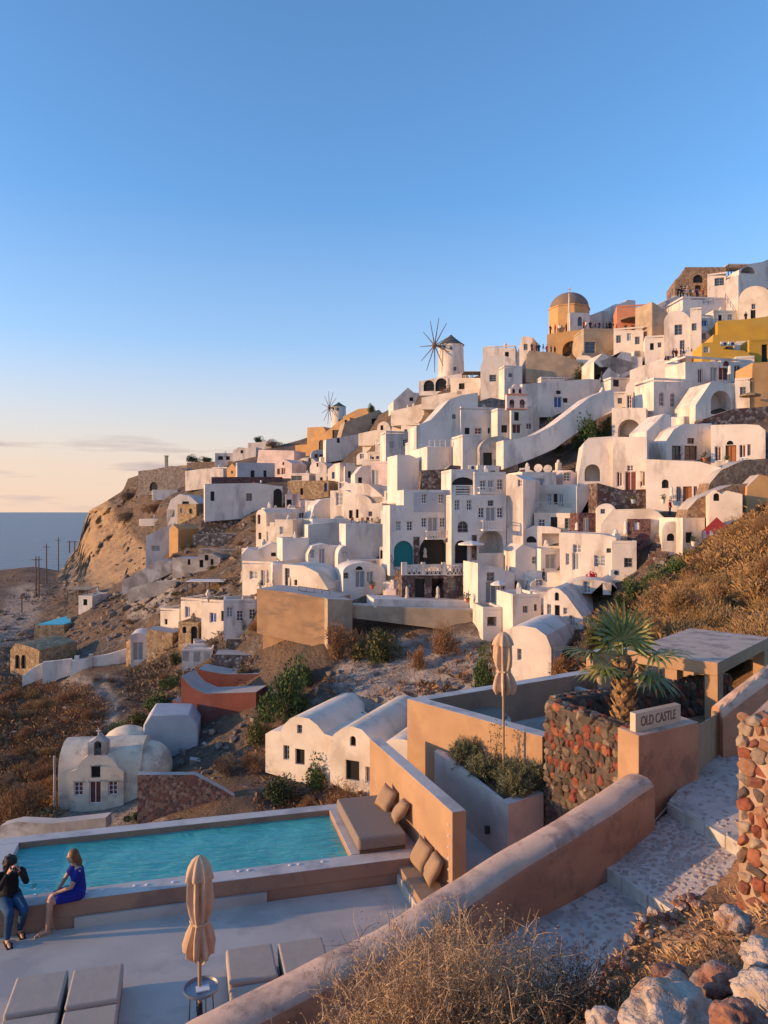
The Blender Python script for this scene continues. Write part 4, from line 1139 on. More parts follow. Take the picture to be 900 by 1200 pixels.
for (a, b) in ((477, 494), (498.5, 518), (523, 554)):
    x0, zt = fB.loc(a, 662); x1, zb = fB.loc(b, 674)
    mb = MB()
    slab(fB, [(x0, zt - .12), (x1, zt - .12), (x1, zt), (x0, zt)], 0, .2, mb=mb)
    slab(fB, [(x0, zb), (x1, zb), (x1, zb + .12), (x0, zb + .12)], 0, .2, mb=mb)
    n = int((x1 - x0) / .42)
    st = (x1 - x0) / n
    for i in range(n):
        for (p, q_) in (((0, 0), (1, 1)), ((0, 1), (1, 0))):
            za, zb2 = zb + .12, zt - .12
            A = (x0 + (i + p[0]) * st, za + (zb2 - za) * p[1]); B = (x0 + (i + q_[0]) * st, za + (zb2 - za) * q_[1])
            dx, dz = B[0] - A[0], B[1] - A[1]; l = math.hypot(dx, dz); nx, nz = -dz / l * .045, dx / l * .045
            slab(fB, [(A[0] - nx, A[1] - nz), (B[0] - nx, B[1] - nz), (B[0] + nx, B[1] + nz), (A[0] + nx, A[1] + nz)], .04 + .01 * (p[1]), .13 + .01 * p[1], mb=mb)
    mb.build('pierced_panel', 'white', bl)
house('terrace', 'white terrace landing with two closed parasols below the dark stone floor', 'p 438,712 574,720 574,706 438,702', YM, 5, 'white2', d=dM - 6)
def steps(name, label, u0, v0, u1, v1, w, n, m, dfun=D, h=None, off=.8, yaw=0):
    """flight of n steps from the lower pixel to the upper pixel, standing on the hillside"""
    a = W(u0, v0, dfun(u0, v0) - off); b = W(u1, v1, dfun(u1, v1) - off)
    root = empty(name, a, label, 'stairs')
    dr = (b - a); pl = Vector((dr.x, dr.y, 0)); L = pl.length; pl.normalize()
    sd = Vector((-pl.y, pl.x, 0))
    rz = math.atan2(pl.y, pl.x)
    for i in range(n):
        t = (i + .5) / n
        p = a + dr * t
        z1 = a.z + dr.z * (i + 1) / n
        c = Vector((p.x, p.y, z1 - .6))
        MB().box(c, (L / n * .5, w / 2, .6 - .001 * i), rz).build('step', m, root)
    return root
steps('stairway', 'white steps climbing beside the teal niche', 462, 706, 455, 640, 1.9, 16, 'white')
steps('stairway', 'white steps in front of the person in dark clothes', 634, 712, 630, 668, 2.0, 12, 'white')
steps('stairway', 'dark stone steps with white edges beside the brown stone panel', 768, 660, 786, 606, 1.8, 16, 'darkstone')
steps('stairway', 'white steps below the white bell shaped gate', 573, 726, 577, 702, 1.6, 8, 'white')
steps('stairway', 'grey steps beside the blue balcony house', 238, 764, 232, 740, 1.6, 9, 'grey')
# brown stone panel of the barrel roofed house
_h, _f = None, Face(741, 638, 16, D(741, 638) - .6)
pp = empty('stone_porch', W(748, 633, D(741, 638) - .8), 'brown stone porch panel with small white window', 'porch')
x0, zt = _f.loc(735, 608); x1, zb = _f.loc(762, 634)
slab(_f, [(x0, zb - 1), (x1, zb - 1), (x1, zt), (x0, zt)], -.5, -.02, [([(x0 + .7, zb + 1.2), (x0 + 1.2, zb + 1.2), (x0 + 1.2, zb + 2.0), (x0 + .7, zb + 2.0)], .2)]).build('wall', 'brickband', pp)
slab(_f, [(x0 + .7, zb + 1.2), (x0 + 1.2, zb + 1.2), (x0 + 1.2, zb + 2.0), (x0 + .7, zb + 2.0)], -.36, -.31).build('window', 'frame_white', pp)

# ---------------------------------------------------------------- domed church on the crest
dC = 142
ch = empty('domed_church', W(667, 388, dC), 'church with brown dome and ochre drum on the crest', 'church')
c0 = W(667, 388, dC); s_ = dC / F
r_ = 22.5 * s_
drum = MB()
drum.lathe((c0.x, c0.y, c0.z - 3), [(r_ * 1.06, 0), (r_ * 1.06, 3 + 24.5 * s_), (r_ * 1.1, 3 + 24.5 * s_ + .02), (r_ * 1.1, 3 + 26 * s_)], 8)
drum.build('drum', 'ochre', ch)
dz = c0.z + 26 * s_
MB().lathe((c0.x, c0.y, dz), [(r_ * math.cos(R(a)), r_ * .82 * math.sin(R(a)) + .003) for a in range(0, 90, 8)] + [(.05, r_ * .82)], 28).build('dome', 'domebrown', ch, smooth=40)
ap = dz + r_ * .82
x = MB().tube([(c0.x, c0.y, ap - .1), (c0.x, c0.y, ap + 1.1)], .09, 6)
x.box((c0.x, c0.y, ap + .75), (.35, .07, .07)); x.build('cross', 'white', ch)
fC = Face(667, 388, -8, dC - r_ * 1.25)
for (a, b, c_, e, m_) in ((668, 366, 691, 388, 'white'),):
    x0, zt = fC.loc(a, b); x1, zb = fC.loc(c_, e)
    holes = []
    for uu in ((a + c_) / 2,):
        hx, hz = fC.loc(uu, 375)
        holes.append((arch_outline(hx - .42, hx + .42, hz - 1.1, hz + .6), .25))
    slab(fC, [(x0, zb - 3), (x1, zb - 3), (x1, zt), (x0, zt)], 0, r_ * .9, holes).build('wall', m_, ch)
    slab(fC, arch_outline(hx - .42, hx + .42, hz - 1.1, hz + .6), .2, .24).build('window', 'glass', ch)
tw = empty('flagpole', W(666, 386, dC - 8), 'white mast in front of the brown dome', 'mast')
MB().tube([W(666, 388, dC - 8), W(667, 344, dC - 8)], .12, 6).build('pole', 'white', tw)

# ---------------------------------------------------------------- windmills
def windmill(label, u, vb, vt, wpx, d, hubu, hubv, blade, capm, vcap, nb=11, phase=8):
    s = d / F
    b = W(u, vb, d)
    e = empty('windmill', b, label, 'windmill')
    r0 = wpx / 2 * s; h = (vb - vt) * s
    MB().lathe((b.x, b.y, b.z - 3), [(r0 * 1.05, 0), (r0 * 1.05, 3), (r0 * .99, 3 + h * .6), (r0 * .97, 3 + h)], 28).build('tower', 'white', e, smooth=40)
    hc = (vt - vcap) * s
    MB().lathe((b.x, b.y, b.z + h), [(r0 * 1.05, 0.01), (r0 * .72, hc * .30), (r0 * .36, hc * .62), (r0 * .12, hc * .88), (.04, hc)], 28).build('cap', capm, e, smooth=40)
    for (du, dv, w_, h_) in ((-.05, .18, 2.6, 3.4), (.1, .86, 3.2, 4.2), (-.3, .12, 2.2, 3.0)):
        a = math.asin(max(-.9, min(.9, du * 2)))
        n = Vector((math.sin(a), -math.cos(a), 0))
        p = Vector((b.x, b.y, b.z + h * (1 - dv))) + n * r0 * 1.0
        MB().box(p, (w_ / 2 * s, .12, h_ / 2 * s), a).build('window', 'glass', e)
    hb = W(hubu, hubv, d - r0 * .72)
    axd = (Vector((hb.x, hb.y, 0)) - Vector((b.x, b.y, 0))).normalized()
    MB().tube([Vector((b.x, b.y, hb.z)), hb + axd * .5], .22, 8).build('axle', 'wood_pole', e)
    MB().ball(hb + axd * .35, (.55, .55, .55), 10, 6).build('hub', 'wood_pole', e, smooth=60)
    sd = axd.cross(Vector((0, 0, 1))).normalized()
    for k in range(nb):
        a = R(phase + 360 * k / nb)
        q = hb + axd * .35 + (sd * math.cos(a) + Vector((0, 0, 1)) * math.sin(a)) * blade
        MB().tube([hb + axd * .35, q], [.13, .06], 5).build('spoke', 'wood_pole', e)
    return e
windmill('white windmill with dark conical cap on the terrace', 528.5, 440, 405, 30, 150, 511, 405, 5.4, 'thatch', 392)
windmill('small far windmill with green cap on the ridge', 397, 497, 477, 17, 250, 387, 478, 5.6, 'roofgreen', 471, phase=20)

# ---------------------------------------------------------------- bell gable
dG = 105.0
fG = Face(606, 480, -6, dG)
bg = empty('bell_gable', W(606, 480, dG), 'pink and white bell gable with red string courses', 'belfry')
def LP(*a): return [fG.loc(*q) for q in a]
out = LP((594, 480), (618, 480), (618, 462), (613, 462), (613, 455), (610, 453), (608, 450), (605.5, 449), (603, 450), (601, 453), (598, 455), (598, 462), (594, 462))
def ah(u, v, w, h):
    x0, zb = fG.loc(u - w / 2, v); x1, zt = fG.loc(u + w / 2, v - h); return arch_outline(x0, x1, zb, zt)
slab(fG, out, 0, .9, [(ah(600, 478, 6, 10), .7), (ah(612, 478, 6, 10), .7), (ah(602, 461, 3.4, 5.5), .7), (ah(609.5, 461, 3.4, 5.5), .7)]).build('wall', 'pink', bg)
for (a, b, c_, e) in ((593, 478.6, 619, 480), (593, 461.4, 619, 463)):
    x0, zt = fG.loc(a, b); x1, zb = fG.loc(c_, e)
    slab(fG, [(x0, zb), (x1, zb), (x1, zt), (x0, zt)], -.15, -.003).build('string_course', 'salmon', bg)
for (u, v, q_) in ((600, 473, .3), (612, 473, .3), (602, 459, .2), (609.5, 459, .2)):
    p = W(u, v, dG + .25)
    MB().lathe(p, [(q_, 0), (q_ * .8, q_ * .8), (q_ * .4, q_ * 1.5)], 10).build('bell', 'metal_dark', bg, smooth=50)

# ---------------------------------------------------------------- round pediment over the three red doors
fP = Face(841, 452, -15, D(841, 452) - .75)
pe = empty('pediment', W(850, 432, D(841, 452) - 1), 'small round pediment with arched window on the red door house', 'pediment')
x0, zb = fP.loc(844, 431); x1, zt = fP.loc(857, 421)
h_ = arch_outline((x0 * .78 + x1 * .22), (x0 * .22 + x1 * .78), zb + .25, zt - .3)
slab(fP, arch_outline(x0, x1, zb, zt), -.1, 1.2, [(h_, .2)]).build('wall', 'white', pe)
slab(fP, h_, .05, .09).build('window', 'wood_red', pe)

# ---------------------------------------------------------------- chapel by the pool
dK = 65.5
fK = Face(118, 941, -5, dK)
ck = empty('chapel', W(118, 941, dK), 'weathered cream chapel with barrel roof, red door and bell cote', 'chapel')
xl, zb = fK.loc(68, 941); xr, _z = fK.loc(165, 941); _x, ze = fK.loc(118, 903); _x, zt = fK.loc(118, 871)
prof = [(0, zb - 2), (0, ze)]
n_ = 10; dpt = 4.6
for i in range(1, n_):
    a = math.pi * i / n_
    prof.append((dpt / 2 - dpt / 2 * math.cos(a), ze + (zt - ze - .15) * math.sin(a)))
prof += [(dpt, ze), (dpt, zb - 2)]
mb = MB()
va = [fK.at((xl, z), y) for y, z in prof]; vb_ = [fK.at((xr, z), y) for y, z in prof]
n_ = len(prof)
mb.add(va + vb_, [(i, (i + 1) % n_, (i + 1) % n_ + n_, i + n_) for i in range(n_)] + [tuple(range(n_))[::-1], tuple(range(n_, 2 * n_))])
mat('chapel_plaster', (.76, .63, .48), (.64, .53, .40), scale=.8, bump=.3, bscale=3, c3=(.44, .36, .29), scale3=.5)
mb.build('nave', 'chapel_plaster', ck, smooth=35)
def LK(*a): return [fK.loc(*q) for q in a]
def bx_(u0, v0, u1, v1):
    return LK((u0, v1), (u1, v1), (u1, v0), (u0, v0))
front = LK((84, 941), (146, 941), (146, 903), (140, 898), (133, 888), (126, 884), (104, 884), (98, 889), (91, 900), (84, 903))
front[0] = (front[0][0], front[0][1] - 2); front[1] = (front[1][0], front[1][1] - 2)
slab(fK, front, -.36, .6, [(bx_(88, 915, 99, 931), .25), (bx_(106, 914, 120, 940), .25), (bx_(128, 914, 139, 930), .25), (bx_(108, 896, 119, 910), .3)]).build('front_wall', 'chapel_plaster', ck)
for code, box in (('q', (88, 915, 99, 931)), ('r', (106, 914, 120, 940)), ('q', (128, 914, 139, 930)), ('k', (108, 896, 119, 910))):
    o = opening(fK, code, box, ck, -.11 if code != 'k' else -.06)
for (a, b, c_, e) in ((87, 913.5, 100, 915), (127, 912.5, 140, 914), (105, 912, 121, 914), (107, 894.5, 120, 896)):
    slab(fK, bx_(a, b, c_, e), -.42, -.363).build('lintel', 'oldgrey', ck)
cote = LK((104, 886), (126, 886), (126, 869), (121, 866), (115.5, 861), (110, 866), (104, 869))
hx0, hz0 = fK.loc(111, 884); hx1, hz1 = fK.loc(120, 867)
slab(fK, cote, -.3, .75, [(arch_outline(hx0, hx1, hz0, hz1), .7)]).build('bell_cote', 'oldgrey', ck)
p = W(115.5, 875, dK + .05)
MB().lathe((p.x, p.y, p.z - .1), [(.24, 0), (.19, .22), (.08, .42)], 10).build('bell', 'metal_dark', ck, smooth=50)
p = W(115.5, 861, dK + .3)
MB().box((p.x, p.y, p.z + .28), (.05, .05, .32)).build('cross', 'white', ck)
MB().box((p.x, p.y, p.z + .36), (.2, .045, .05)).build('cross_arm', 'white', ck)
pr = fK.at((xr, 0), dpt * .5)
MB().ball((pr.x + .3, pr.y, ze - .6), (2.0, 2.3, 2.4), 20, 12).build('apse', 'chapel_plaster', ck, smooth=60)
pl = fK.at(((xl + xr) / 2 + 1, 0), dpt + 1.2)
MB().ball((pl.x, pl.y, ze + .1), (2.6, 2.0, 2.2), 20, 12).build('side_dome', 'chapel_plaster', ck, smooth=60)
q0 = fK.at((xl - .25, 0), -.15)
dp = MB()
for k in range(22):
    dp.lathe((q0.x, q0.y, zb - .2 + k * .2), [(.10, 0), (.12, .08), (.08, .19)], 8)
dp.build('rain_pipe', 'oldgrey', ck)

# ---------------------------------------------------------------- distant pool, poles, parasols, pots
mat('pool_far', (.03, .45, .58), (.05, .52, .62), scale=.5, rough=.5, bump=.1, bscale=1.5, spec=.6)
dp_ = D(60, 748) - 3
zz = W(60, 733, dp_).z
fpl = empty('hillside_pool', (W(62, 0, dp_).x, dp_ + 4, zz), 'turquoise pool on a stone terrace far below the cliff', 'pool')
MB().prism([(W(40, 0, dp_).x, dp_), (W(74, 0, dp_).x, dp_ + .5), (W(84, 0, dp_).x, dp_ + 13), (W(44, 0, dp_).x, dp_ + 13)], zz - 5, zz).build('basin', 'goldstone', fpl)
MB().prism([(W(41.5, 0, dp_).x, dp_ + .5), (W(72.5, 0, dp_).x, dp_ + .9), (W(82, 0, dp_).x, dp_ + 12.4), (W(46, 0, dp_).x, dp_ + 12.4)], zz + .004, zz + .12).build('water', 'pool_far', fpl)
for (u, v0, v1, d) in ((42, 652, 697, 170), (45.5, 652, 698, 170), (54.5, 637, 681, 188), (68.5, 629, 668, 238), (25.5, 697, 729, 165)):
    e = empty('utility_pole', W(u, v1, d), 'wooden utility pole with crossarm standing by the coastal track', 'pole', 'utility poles by the coastal track')
    MB().tube([W(u, v1 + 3, d), W(u, v0, d)], [.2, .13], 6).build('pole', 'wood_pole', e)
    p = W(u, v0 + 4, d)
    MB().box((p.x, p.y - .2, p.z), (.9, .06, .07)).build('crossarm', 'wood_pole', e)
for (u, v0, v1, d) in ((81.5, 634, 646, 262), (87.5, 634, 644, 262)):
    e = empty('cliff_pole', W(u, v1, d), 'short utility pole on the cliff edge above the sea', 'post', 'posts on the cliff edge')  # small utility poles with crossarms on the cliff
    MB().tube([W(u, v1 + 2, d), W(u, v0, d)], .22, 6).build('pole', 'wood_pole', e)
    p = W(u, v0 + 1, d); MB().box((p.x, p.y, p.z), (1.0, .1, .1)).build('crossarm', 'wood_pole', e)
e = empty('chimney', W(194.5, 548, 275), 'square stone chimney stack on the far ridge', 'chimney')
MB().prism([(W(193, 0, 275).x, 275), (W(196, 0, 275).x, 275), (W(196, 0, 275).x, 276.2), (W(193, 0, 275).x, 276.2)], W(194, 552, 275).z, W(194, 535, 275).z).build('stack', 'tan', e)
MB().prism([(W(192.6, 0, 275).x, 274.8), (W(196.4, 0, 275).x, 274.8), (W(196.4, 0, 275).x, 276.4), (W(192.6, 0, 275).x, 276.4)], W(194, 535, 275).z + .004, W(194, 534, 275).z + .1).build('cap', 'tan', e)

def closed_parasol(loc, h, rad, canv, label, pole='wood_pole', group=None, seg=32, top=.0):
    e = empty('closed_parasol', loc, label, 'parasol', group)
    x, y, z = loc
    MB().tube([(x, y, z), (x, y, z + h + .06)], .022 if rad < .2 else .03, 8).build('pole', pole, e)
    z0 = z + h * .40; L = h * .60
    MB().lathe((x, y, z0), [(rad * .55, -.02 * L), (rad * .95, .0), (rad * 1.05, .06 * L), (rad * .86, .28 * L), (rad * .62, .36 * L), (rad * .70, .42 * L), (rad * .80, .62 * L), (rad * .66, .86 * L), (rad * .25, .985 * L), (.012, L)], seg, .16, 8).build('canopy', canv, e, smooth=70)
    return e
def open_parasol(loc, h, rad, m, label, group=None, seg=8, rise=.35):
    e = empty('open_parasol', loc, label, 'parasol', group)
    x, y, z = loc
    MB().tube([(x, y, z), (x, y, z + h)], .05, 6).build('pole', 'wood_pole', e)
    c = MB().lathe((x, y, z + h), [(rad, -.16), (rad * 1.01, 0), (rad * .55, rise * .6), (.03, rise)], seg)
    c.build('canopy', m, e)
    return e
k = 0
for (u, v0, v1, m, lab) in ((477, 687, 710, 'canvas', 'closed beige parasol on the landing by the dark stone doorway'), (513, 687, 710, 'canvas', 'closed beige parasol on the landing before the recessed doorway'),
        (498, 642, 661, 'canvas', 'closed beige parasol in front of the black arch'), (578, 594, 611, 'canvas_white', 'closed pale parasol on the balcony of the projecting wing'),
        (676, 612, 627, 'canvas_white', 'closed white parasol by the dark red stone wall'), (662, 648, 672, 'canvas_white', 'closed white parasol near the red flowers'), (691, 648, 672, 'canvas_white', 'closed white parasol by the grey louvres'),
        (733, 610, 636, 'canvas_white', 'closed white parasol at the barrel roofed house'), (787, 570, 590, 'canvas_white', 'closed white parasol below the low sunlit wall'), (799, 521, 540, 'canvas', 'closed pale parasol between the two red glazed doors'),
        (751, 553, 572, 'canvas', 'closed parasol beside the tall red shutters'), (284, 798 - 130, 692, 'canvas', 'closed beige parasol by the blue door'), (313, 668, 692, 'canvas', 'closed beige parasol at the pinkish return wall'),
        (363, 640, 665, 'canvas', 'closed beige parasol in front of the grey green door'), (285, 698, 722, 'canvas', 'closed beige parasol on the rooftop terrace'), (323, 592, 612, 'canvas', 'closed beige parasol above the crenellated terrace'),
        (337, 614, 634, 'canvas', 'closed beige parasol before the slit window'), (428, 598, 612, 'canvas', 'closed beige parasol on the lettered terrace'), (855, 428, 446, 'canvas_white', 'closed white parasol before the red pediment doors'),
        (480, 462, 478, 'canvas', 'closed tan parasol on the awning roof terrace'), (497, 468, 484, 'canvas', 'closed tan parasol on the planter terrace'), (485, 472, 489, 'canvas', 'closed tan parasol at the end of the planter terrace'), (525, 443, 458, 'canvas', 'closed tan parasol beneath the windmill'),
        (571, 602, 622, 'canvas', 'closed beige parasol beside the balcony door')):
    d = D(u, v1) - 1.6
    p = W(u, v1, d)
    closed_parasol(p, (v1 - v0) * d / F, max(.16, .0024 * d), m, lab, seg=16)
for (u, v0, v1, rp, m, lab) in ((552, 637, 660, 15, 'canvas_white', 'open white parasol on the pierced balustrade terrace'), (584, 684, 706, 9, 'canvas_white', 'small open white parasol beside the white house door'),
        (744, 374, 390, 17, 'thatch_tan', 'wide straw parasol in front of the salmon house'), (879, 463, 480, 12, 'thatch_tan', 'straw parasol on the dark stone terrace wall'), (246, 714, 730, 9, 'canvas_white', 'open white parasol over the blue balcony'),
        (450, 520, 533, 8, 'canvas_white', 'open white parasol on the garden terrace')):
    d = D(u, v1) - 2.5
    p = W(u, v1, d)
    open_parasol(p, (v1 - v0) * d / F, rp * d / F, m, lab)
# red tent by the small chapel tower
d = 70
te = empty('red_tent', W(840, 636, d), 'orange red tent canopy with pink striped valance', 'tent')
a, b, c_, e_ = W(823, 622, d + 1), W(857, 622, d + 1), W(857, 622, d - 2.2), W(823, 622, d - 2.2)
tpk = W(840, 606, d - .5)
MB().add([a, b, c_, e_, tpk, W(840, 621, d - .5)], [(0, 1, 4), (1, 2, 4), (2, 3, 4), (3, 0, 4), (1, 0, 5), (2, 1, 5), (3, 2, 5), (0, 3, 5)]).build('canopy', 'red_cloth', te)
for i in range(8):
    p0 = e_.lerp(c_, i / 8); p1 = e_.lerp(c_, (i + 1) / 8); dn = Vector((0, 0, -.7)); t_ = Vector((0, .03, 0))
    MB().add([p0, p1, p1 + dn, p0 + dn, p0 + t_, p1 + t_, p1 + dn + t_, p0 + dn + t_], [(0, 1, 2, 3), (7, 6, 5, 4), (0, 4, 5, 1), (3, 2, 6, 7), (0, 3, 7, 4), (1, 5, 6, 2)]).build('valance', 'pink_cloth' if i % 2 else 'canvas_white', te)
for p in (a, b, c_, e_):
    MB().tube([p - Vector((0, 0, 2.4)), p], .05, 5).build('post', 'wood_pole', te)
# thatched awning near the big windmill and pool pergola
def awning(label, u0, v0, u1, v1, d, dep, h, m, thick=.15):
    e = empty('awning', W((u0 + u1) / 2, v1, d), label, 'awning')
    x0, x1 = W(u0, v0, d).x, W(u1, v0, d).x
    z = W(u0, v0, d).z
    MB().prism([(x0, d), (x1, d), (x1, d + dep), (x0, d + dep)], z, z + thick).build('roof', m, e)
    zz = W(u0, v1, d).z - .3
    for x_ in (x0 + .15, (x0 + x1) / 2, x1 - .15):
        for y_ in (d + .15, d + dep - .15):
            MB().prism([(x_ - .07, y_ - .07), (x_ + .07, y_ - .07), (x_ + .07, y_ + .07), (x_ - .07, y_ + .07)], zz, z - .004).build('post', 'wood_pole', e)
    return e
def railing(label, u0, v0, u1, v1, d, m, h=.95, off=0.0):
    a, b = W(u0, v0, d), W(u1, v1, d + off)
    e = empty('railing', a, label, 'railing')
    n = max(2, int((b - a).length / .7))
    for k in range(n + 1):
        p = a.lerp(b, k / n); MB().tube([p, p + UP * h], .035, 5).build('post', m, e)
    for t_ in (1.0, .5):
        MB().tube([a + UP * h * t_, b + UP * h * t_], .03, 5).build('rail', m, e)
    return e
UP = Vector((0, 0, 1))
railing('blue railing climbing to the brown stone ruin', 772, 372, 792, 356, D(788, 372) - 1.5, 'wood_blue', 1.2)
railing('second blue railing beside the crowd stairs', 776, 374, 788, 346, D(788, 372) - 1.2, 'wood_blue', 1.2)
railing('blue balustrade on the white stepped terrace', 808, 358, 836, 357, D(829, 372) - .7, 'wood_blue', 1.0)
railing('blue stair rail beside the big sunlit vault', 850, 352, 862, 370, D(858, 372) - 2.0, 'wood_blue', 1.1)
railing('pale iron railing on the round white wall', 503, 524, 541, 523, D(521, 552) - .9, 'white')
railing('thin iron railing on the orange retaining wall', 350, 697, 386, 702, D(350, 748) + .8, 'metal_dark')
railing('dark iron railing above the white stepped wall', 646, 446, 672, 446, D(664, 482) - .4, 'wood_blue', .7)
railing('white railing of the cream balcony', 628, 597, 672, 597, D(652, 612) - 1.0, 'white', .8)
railing('iron railing beside the tall facade steps', 458, 660, 470, 690, D(470, 690) - 2.2, 'metal_dark', 1.0)
awning('thatched awning on posts beside the big windmill', 543, 436, 565, 446, D(555, 446) - 3, 3, 2, 'thatch_tan')
awning('pale awning roof over the lower rooftop terrace', 218, 682, 262, 700, D(240, 704) + 1, 3, 2, 'canvas_white')
awning('brown pool pergola by the turquoise pool', 78, 691, 106, 702, 158, 5, 2, 'tan')
awning('dark shade canopy at the top of the hill', 853, 310, 884, 322, D(868, 330) - 3, 4, 2, 'grey')
# flower pots on the blue balcony roof, red bougainvillea pot
for i in range(5):
    p = W(245 + i * 4.4, 706, D(250, 746) - .2)
    e = empty('flower_pot', p, 'terracotta flower pot in the row above the blue balcony', 'flower pot', 'terracotta pots above the blue balcony')
    MB().lathe(p, [(.14, 0), (.2, .36), (.22, .36), (.22, .42)], 10).build('pot', 'terracotta', e)
    V_, F_ = leaf_cloud(60, (.3, .3, .4), .04, .16, seed=i); V_ += np.array(p) + np.array([0, 0, .4])
    np_mesh('leaf_tuft', V_, F_, 'leaf_green', e)
mat('petal_red', (.50, .02, .03), (.42, .02, .05), scale=4, bump=0)
p = W(694, 680, D(694, 690) - 1.5)
e = empty('flower_pot', p, 'pot of red flowers on the white roof parapet', 'flower pot')
MB().lathe(p, [(.2, 0), (.28, .3), (.3, .3)], 10).build('pot', 'terracotta', e)
V_, F_ = leaf_cloud(260, (.55, .5, .5), .06, .14, seed=3); V_ += np.array(p) + np.array([0, 0, .35]); np_mesh('blossom', V_, F_, 'petal_red', e)
# cafe tables and potted plants on the terraces
CT = random.Random(12)
def cafe_table(u, v, d, label, group):
    p = W(u, v, d)
    e = empty('cafe_table', p, label, 'table', group)
    m = CT.choice(['wood_pole', 'white', 'wood_red'])
    MB().lathe((p.x, p.y, p.z + .72), [(.38, 0), (.38, .04)], 10).build('table_top', m, e)
    MB().tube([p, p + UP * .72], .04, 5).build('leg', 'metal_dark', e)
    for k in range(2):
        a = CT.uniform(0, 6.28); q = p + Vector((.65 * math.cos(a), .65 * math.sin(a), 0))
        c = empty('cafe_chair', q, label.replace('table', 'chair'), 'chair', group.replace('tables', 'chairs'))
        mc = CT.choice(['wood_pole', 'wood_red', 'canvas', 'metal_dark'])
        MB().box(q + UP * .44, (.2, .2, .03), a).build('seat', mc, c)
        MB().box(q + Vector((.19 * math.cos(a), .19 * math.sin(a), .7)), (.02, .2, .2), a).build('backrest', mc, c)
        for (i_, j_) in ((-.17, -.17), (.17, -.17), (-.17, .17), (.17, .17)):
            MB().tube([q + Vector((i_, j_, 0)), q + Vector((i_, j_, .42))], .02, 4).build('leg', mc, c)
for (u0, u1, v, du, dv, n, lab) in ((336, 370, 600, 142, 0, 7, 'on the tan stone terrace'), (385, 402, 612, 0, 612, 3, 'on the long white roof terrace'), (410, 446, 614, 0, 640, 6, 'on the lettered terrace'),
        (466, 504, 481, 0, 494, 6, 'on the planter terrace below the windmill'), (500, 540, 458, 0, 466, 5, 'beside the sunken arches'), (530, 552, 661, 0, 668, 4, 'behind the pierced balustrade'), (266, 296, 712, 0, 742, 4, 'on the lower rooftop terrace'), (628, 660, 728, 0, 738, 4, 'before the arched fanlight house'), (640, 668, 597, 0, 606, 3, 'on the cream balcony')):
    for i in range(n):
        u = u0 + (u1 - u0) * (i + .5) / n + CT.uniform(-1.5, 1.5)
        d = du if du else D(u, dv) + 1.2
        cafe_table(u, v + CT.uniform(-1, 1), d + CT.uniform(-.4, 1.2), 'small cafe table ' + lab, 'cafe tables ' + lab)
for (u, v, lab) in ((588, 690, 'potted shrub beside the white house door'), (548, 706, 'dark potted shrub by the stone ground floor'), (742, 590, 'potted plant by the low dark stone wall'), (826, 541, 'planter of dry flowers above the stone bank'), (853, 544, 'bushy pot beside the orange door'), (468, 600, 'potted plant on the facade side terrace'),
        (305, 690, 'pot by the blue door'), (436, 690, 'pot by the grey double doors'), (617, 706, 'green potted plant under the grey window'), (666, 668, 'pot beside the grey shutters'), (700, 668, 'pot under the louvres'), (813, 640, 'pot beside the red tent'), (777, 590, 'pot under the small arch'), (452, 566, 'pot on the pink house step')):
    d = D(u, v) - 2.2; p = W(u, v, d)
    e = empty('potted_plant', p, lab, 'plant')
    MB().lathe(p, [(.18, 0), (.26, .4), (.28, .4), (.28, .46)], 10).build('pot', CT.choice(['terracotta', 'white', 'grey']), e)
    V_, F_ = leaf_cloud(120, (.5, .5, .6), .05, .16, seed=int(u)); V_ += np.array(p) + np.array([0, 0, .45]); np_mesh('foliage', V_, F_, CT.choice(['leaf_green', 'leaf_olive', 'leaf_dark']), e)
# fillers: small rooms wherever the packed village still shows bare slope
cov_ = np.zeros((300, 460), bool)                      # photo pixels / 2, rows 300..900
uu, vv = np.meshgrid(np.arange(460) * 2.0, 300 + np.arange(300) * 2.0)
for pl_ in OUTL: cov_ |= in_poly(uu, vv, pl_)
VP = [(284, 540), (345, 528), (400, 506), (460, 484), (560, 446), (640, 420), (700, 400), (760, 372), (905, 335), (905, 530), (800, 545), (742, 600), (716, 668), (640, 728), (575, 706), (420, 700), (300, 688), (300, 610), (336, 590), (336, 565)]
inside = in_poly(uu, vv, VP) & ~in_poly(uu, vv, [(625, 530), (640, 480), (725, 475), (722, 520), (690, 545), (630, 552)]) & ~in_poly(uu, vv, [(560, 545), (560, 505), (612, 505), (612, 550)]) & ~in_poly(uu, vv, [(760, 610), (905, 500), (905, 640)])
FR = random.Random(31); nfill = 0
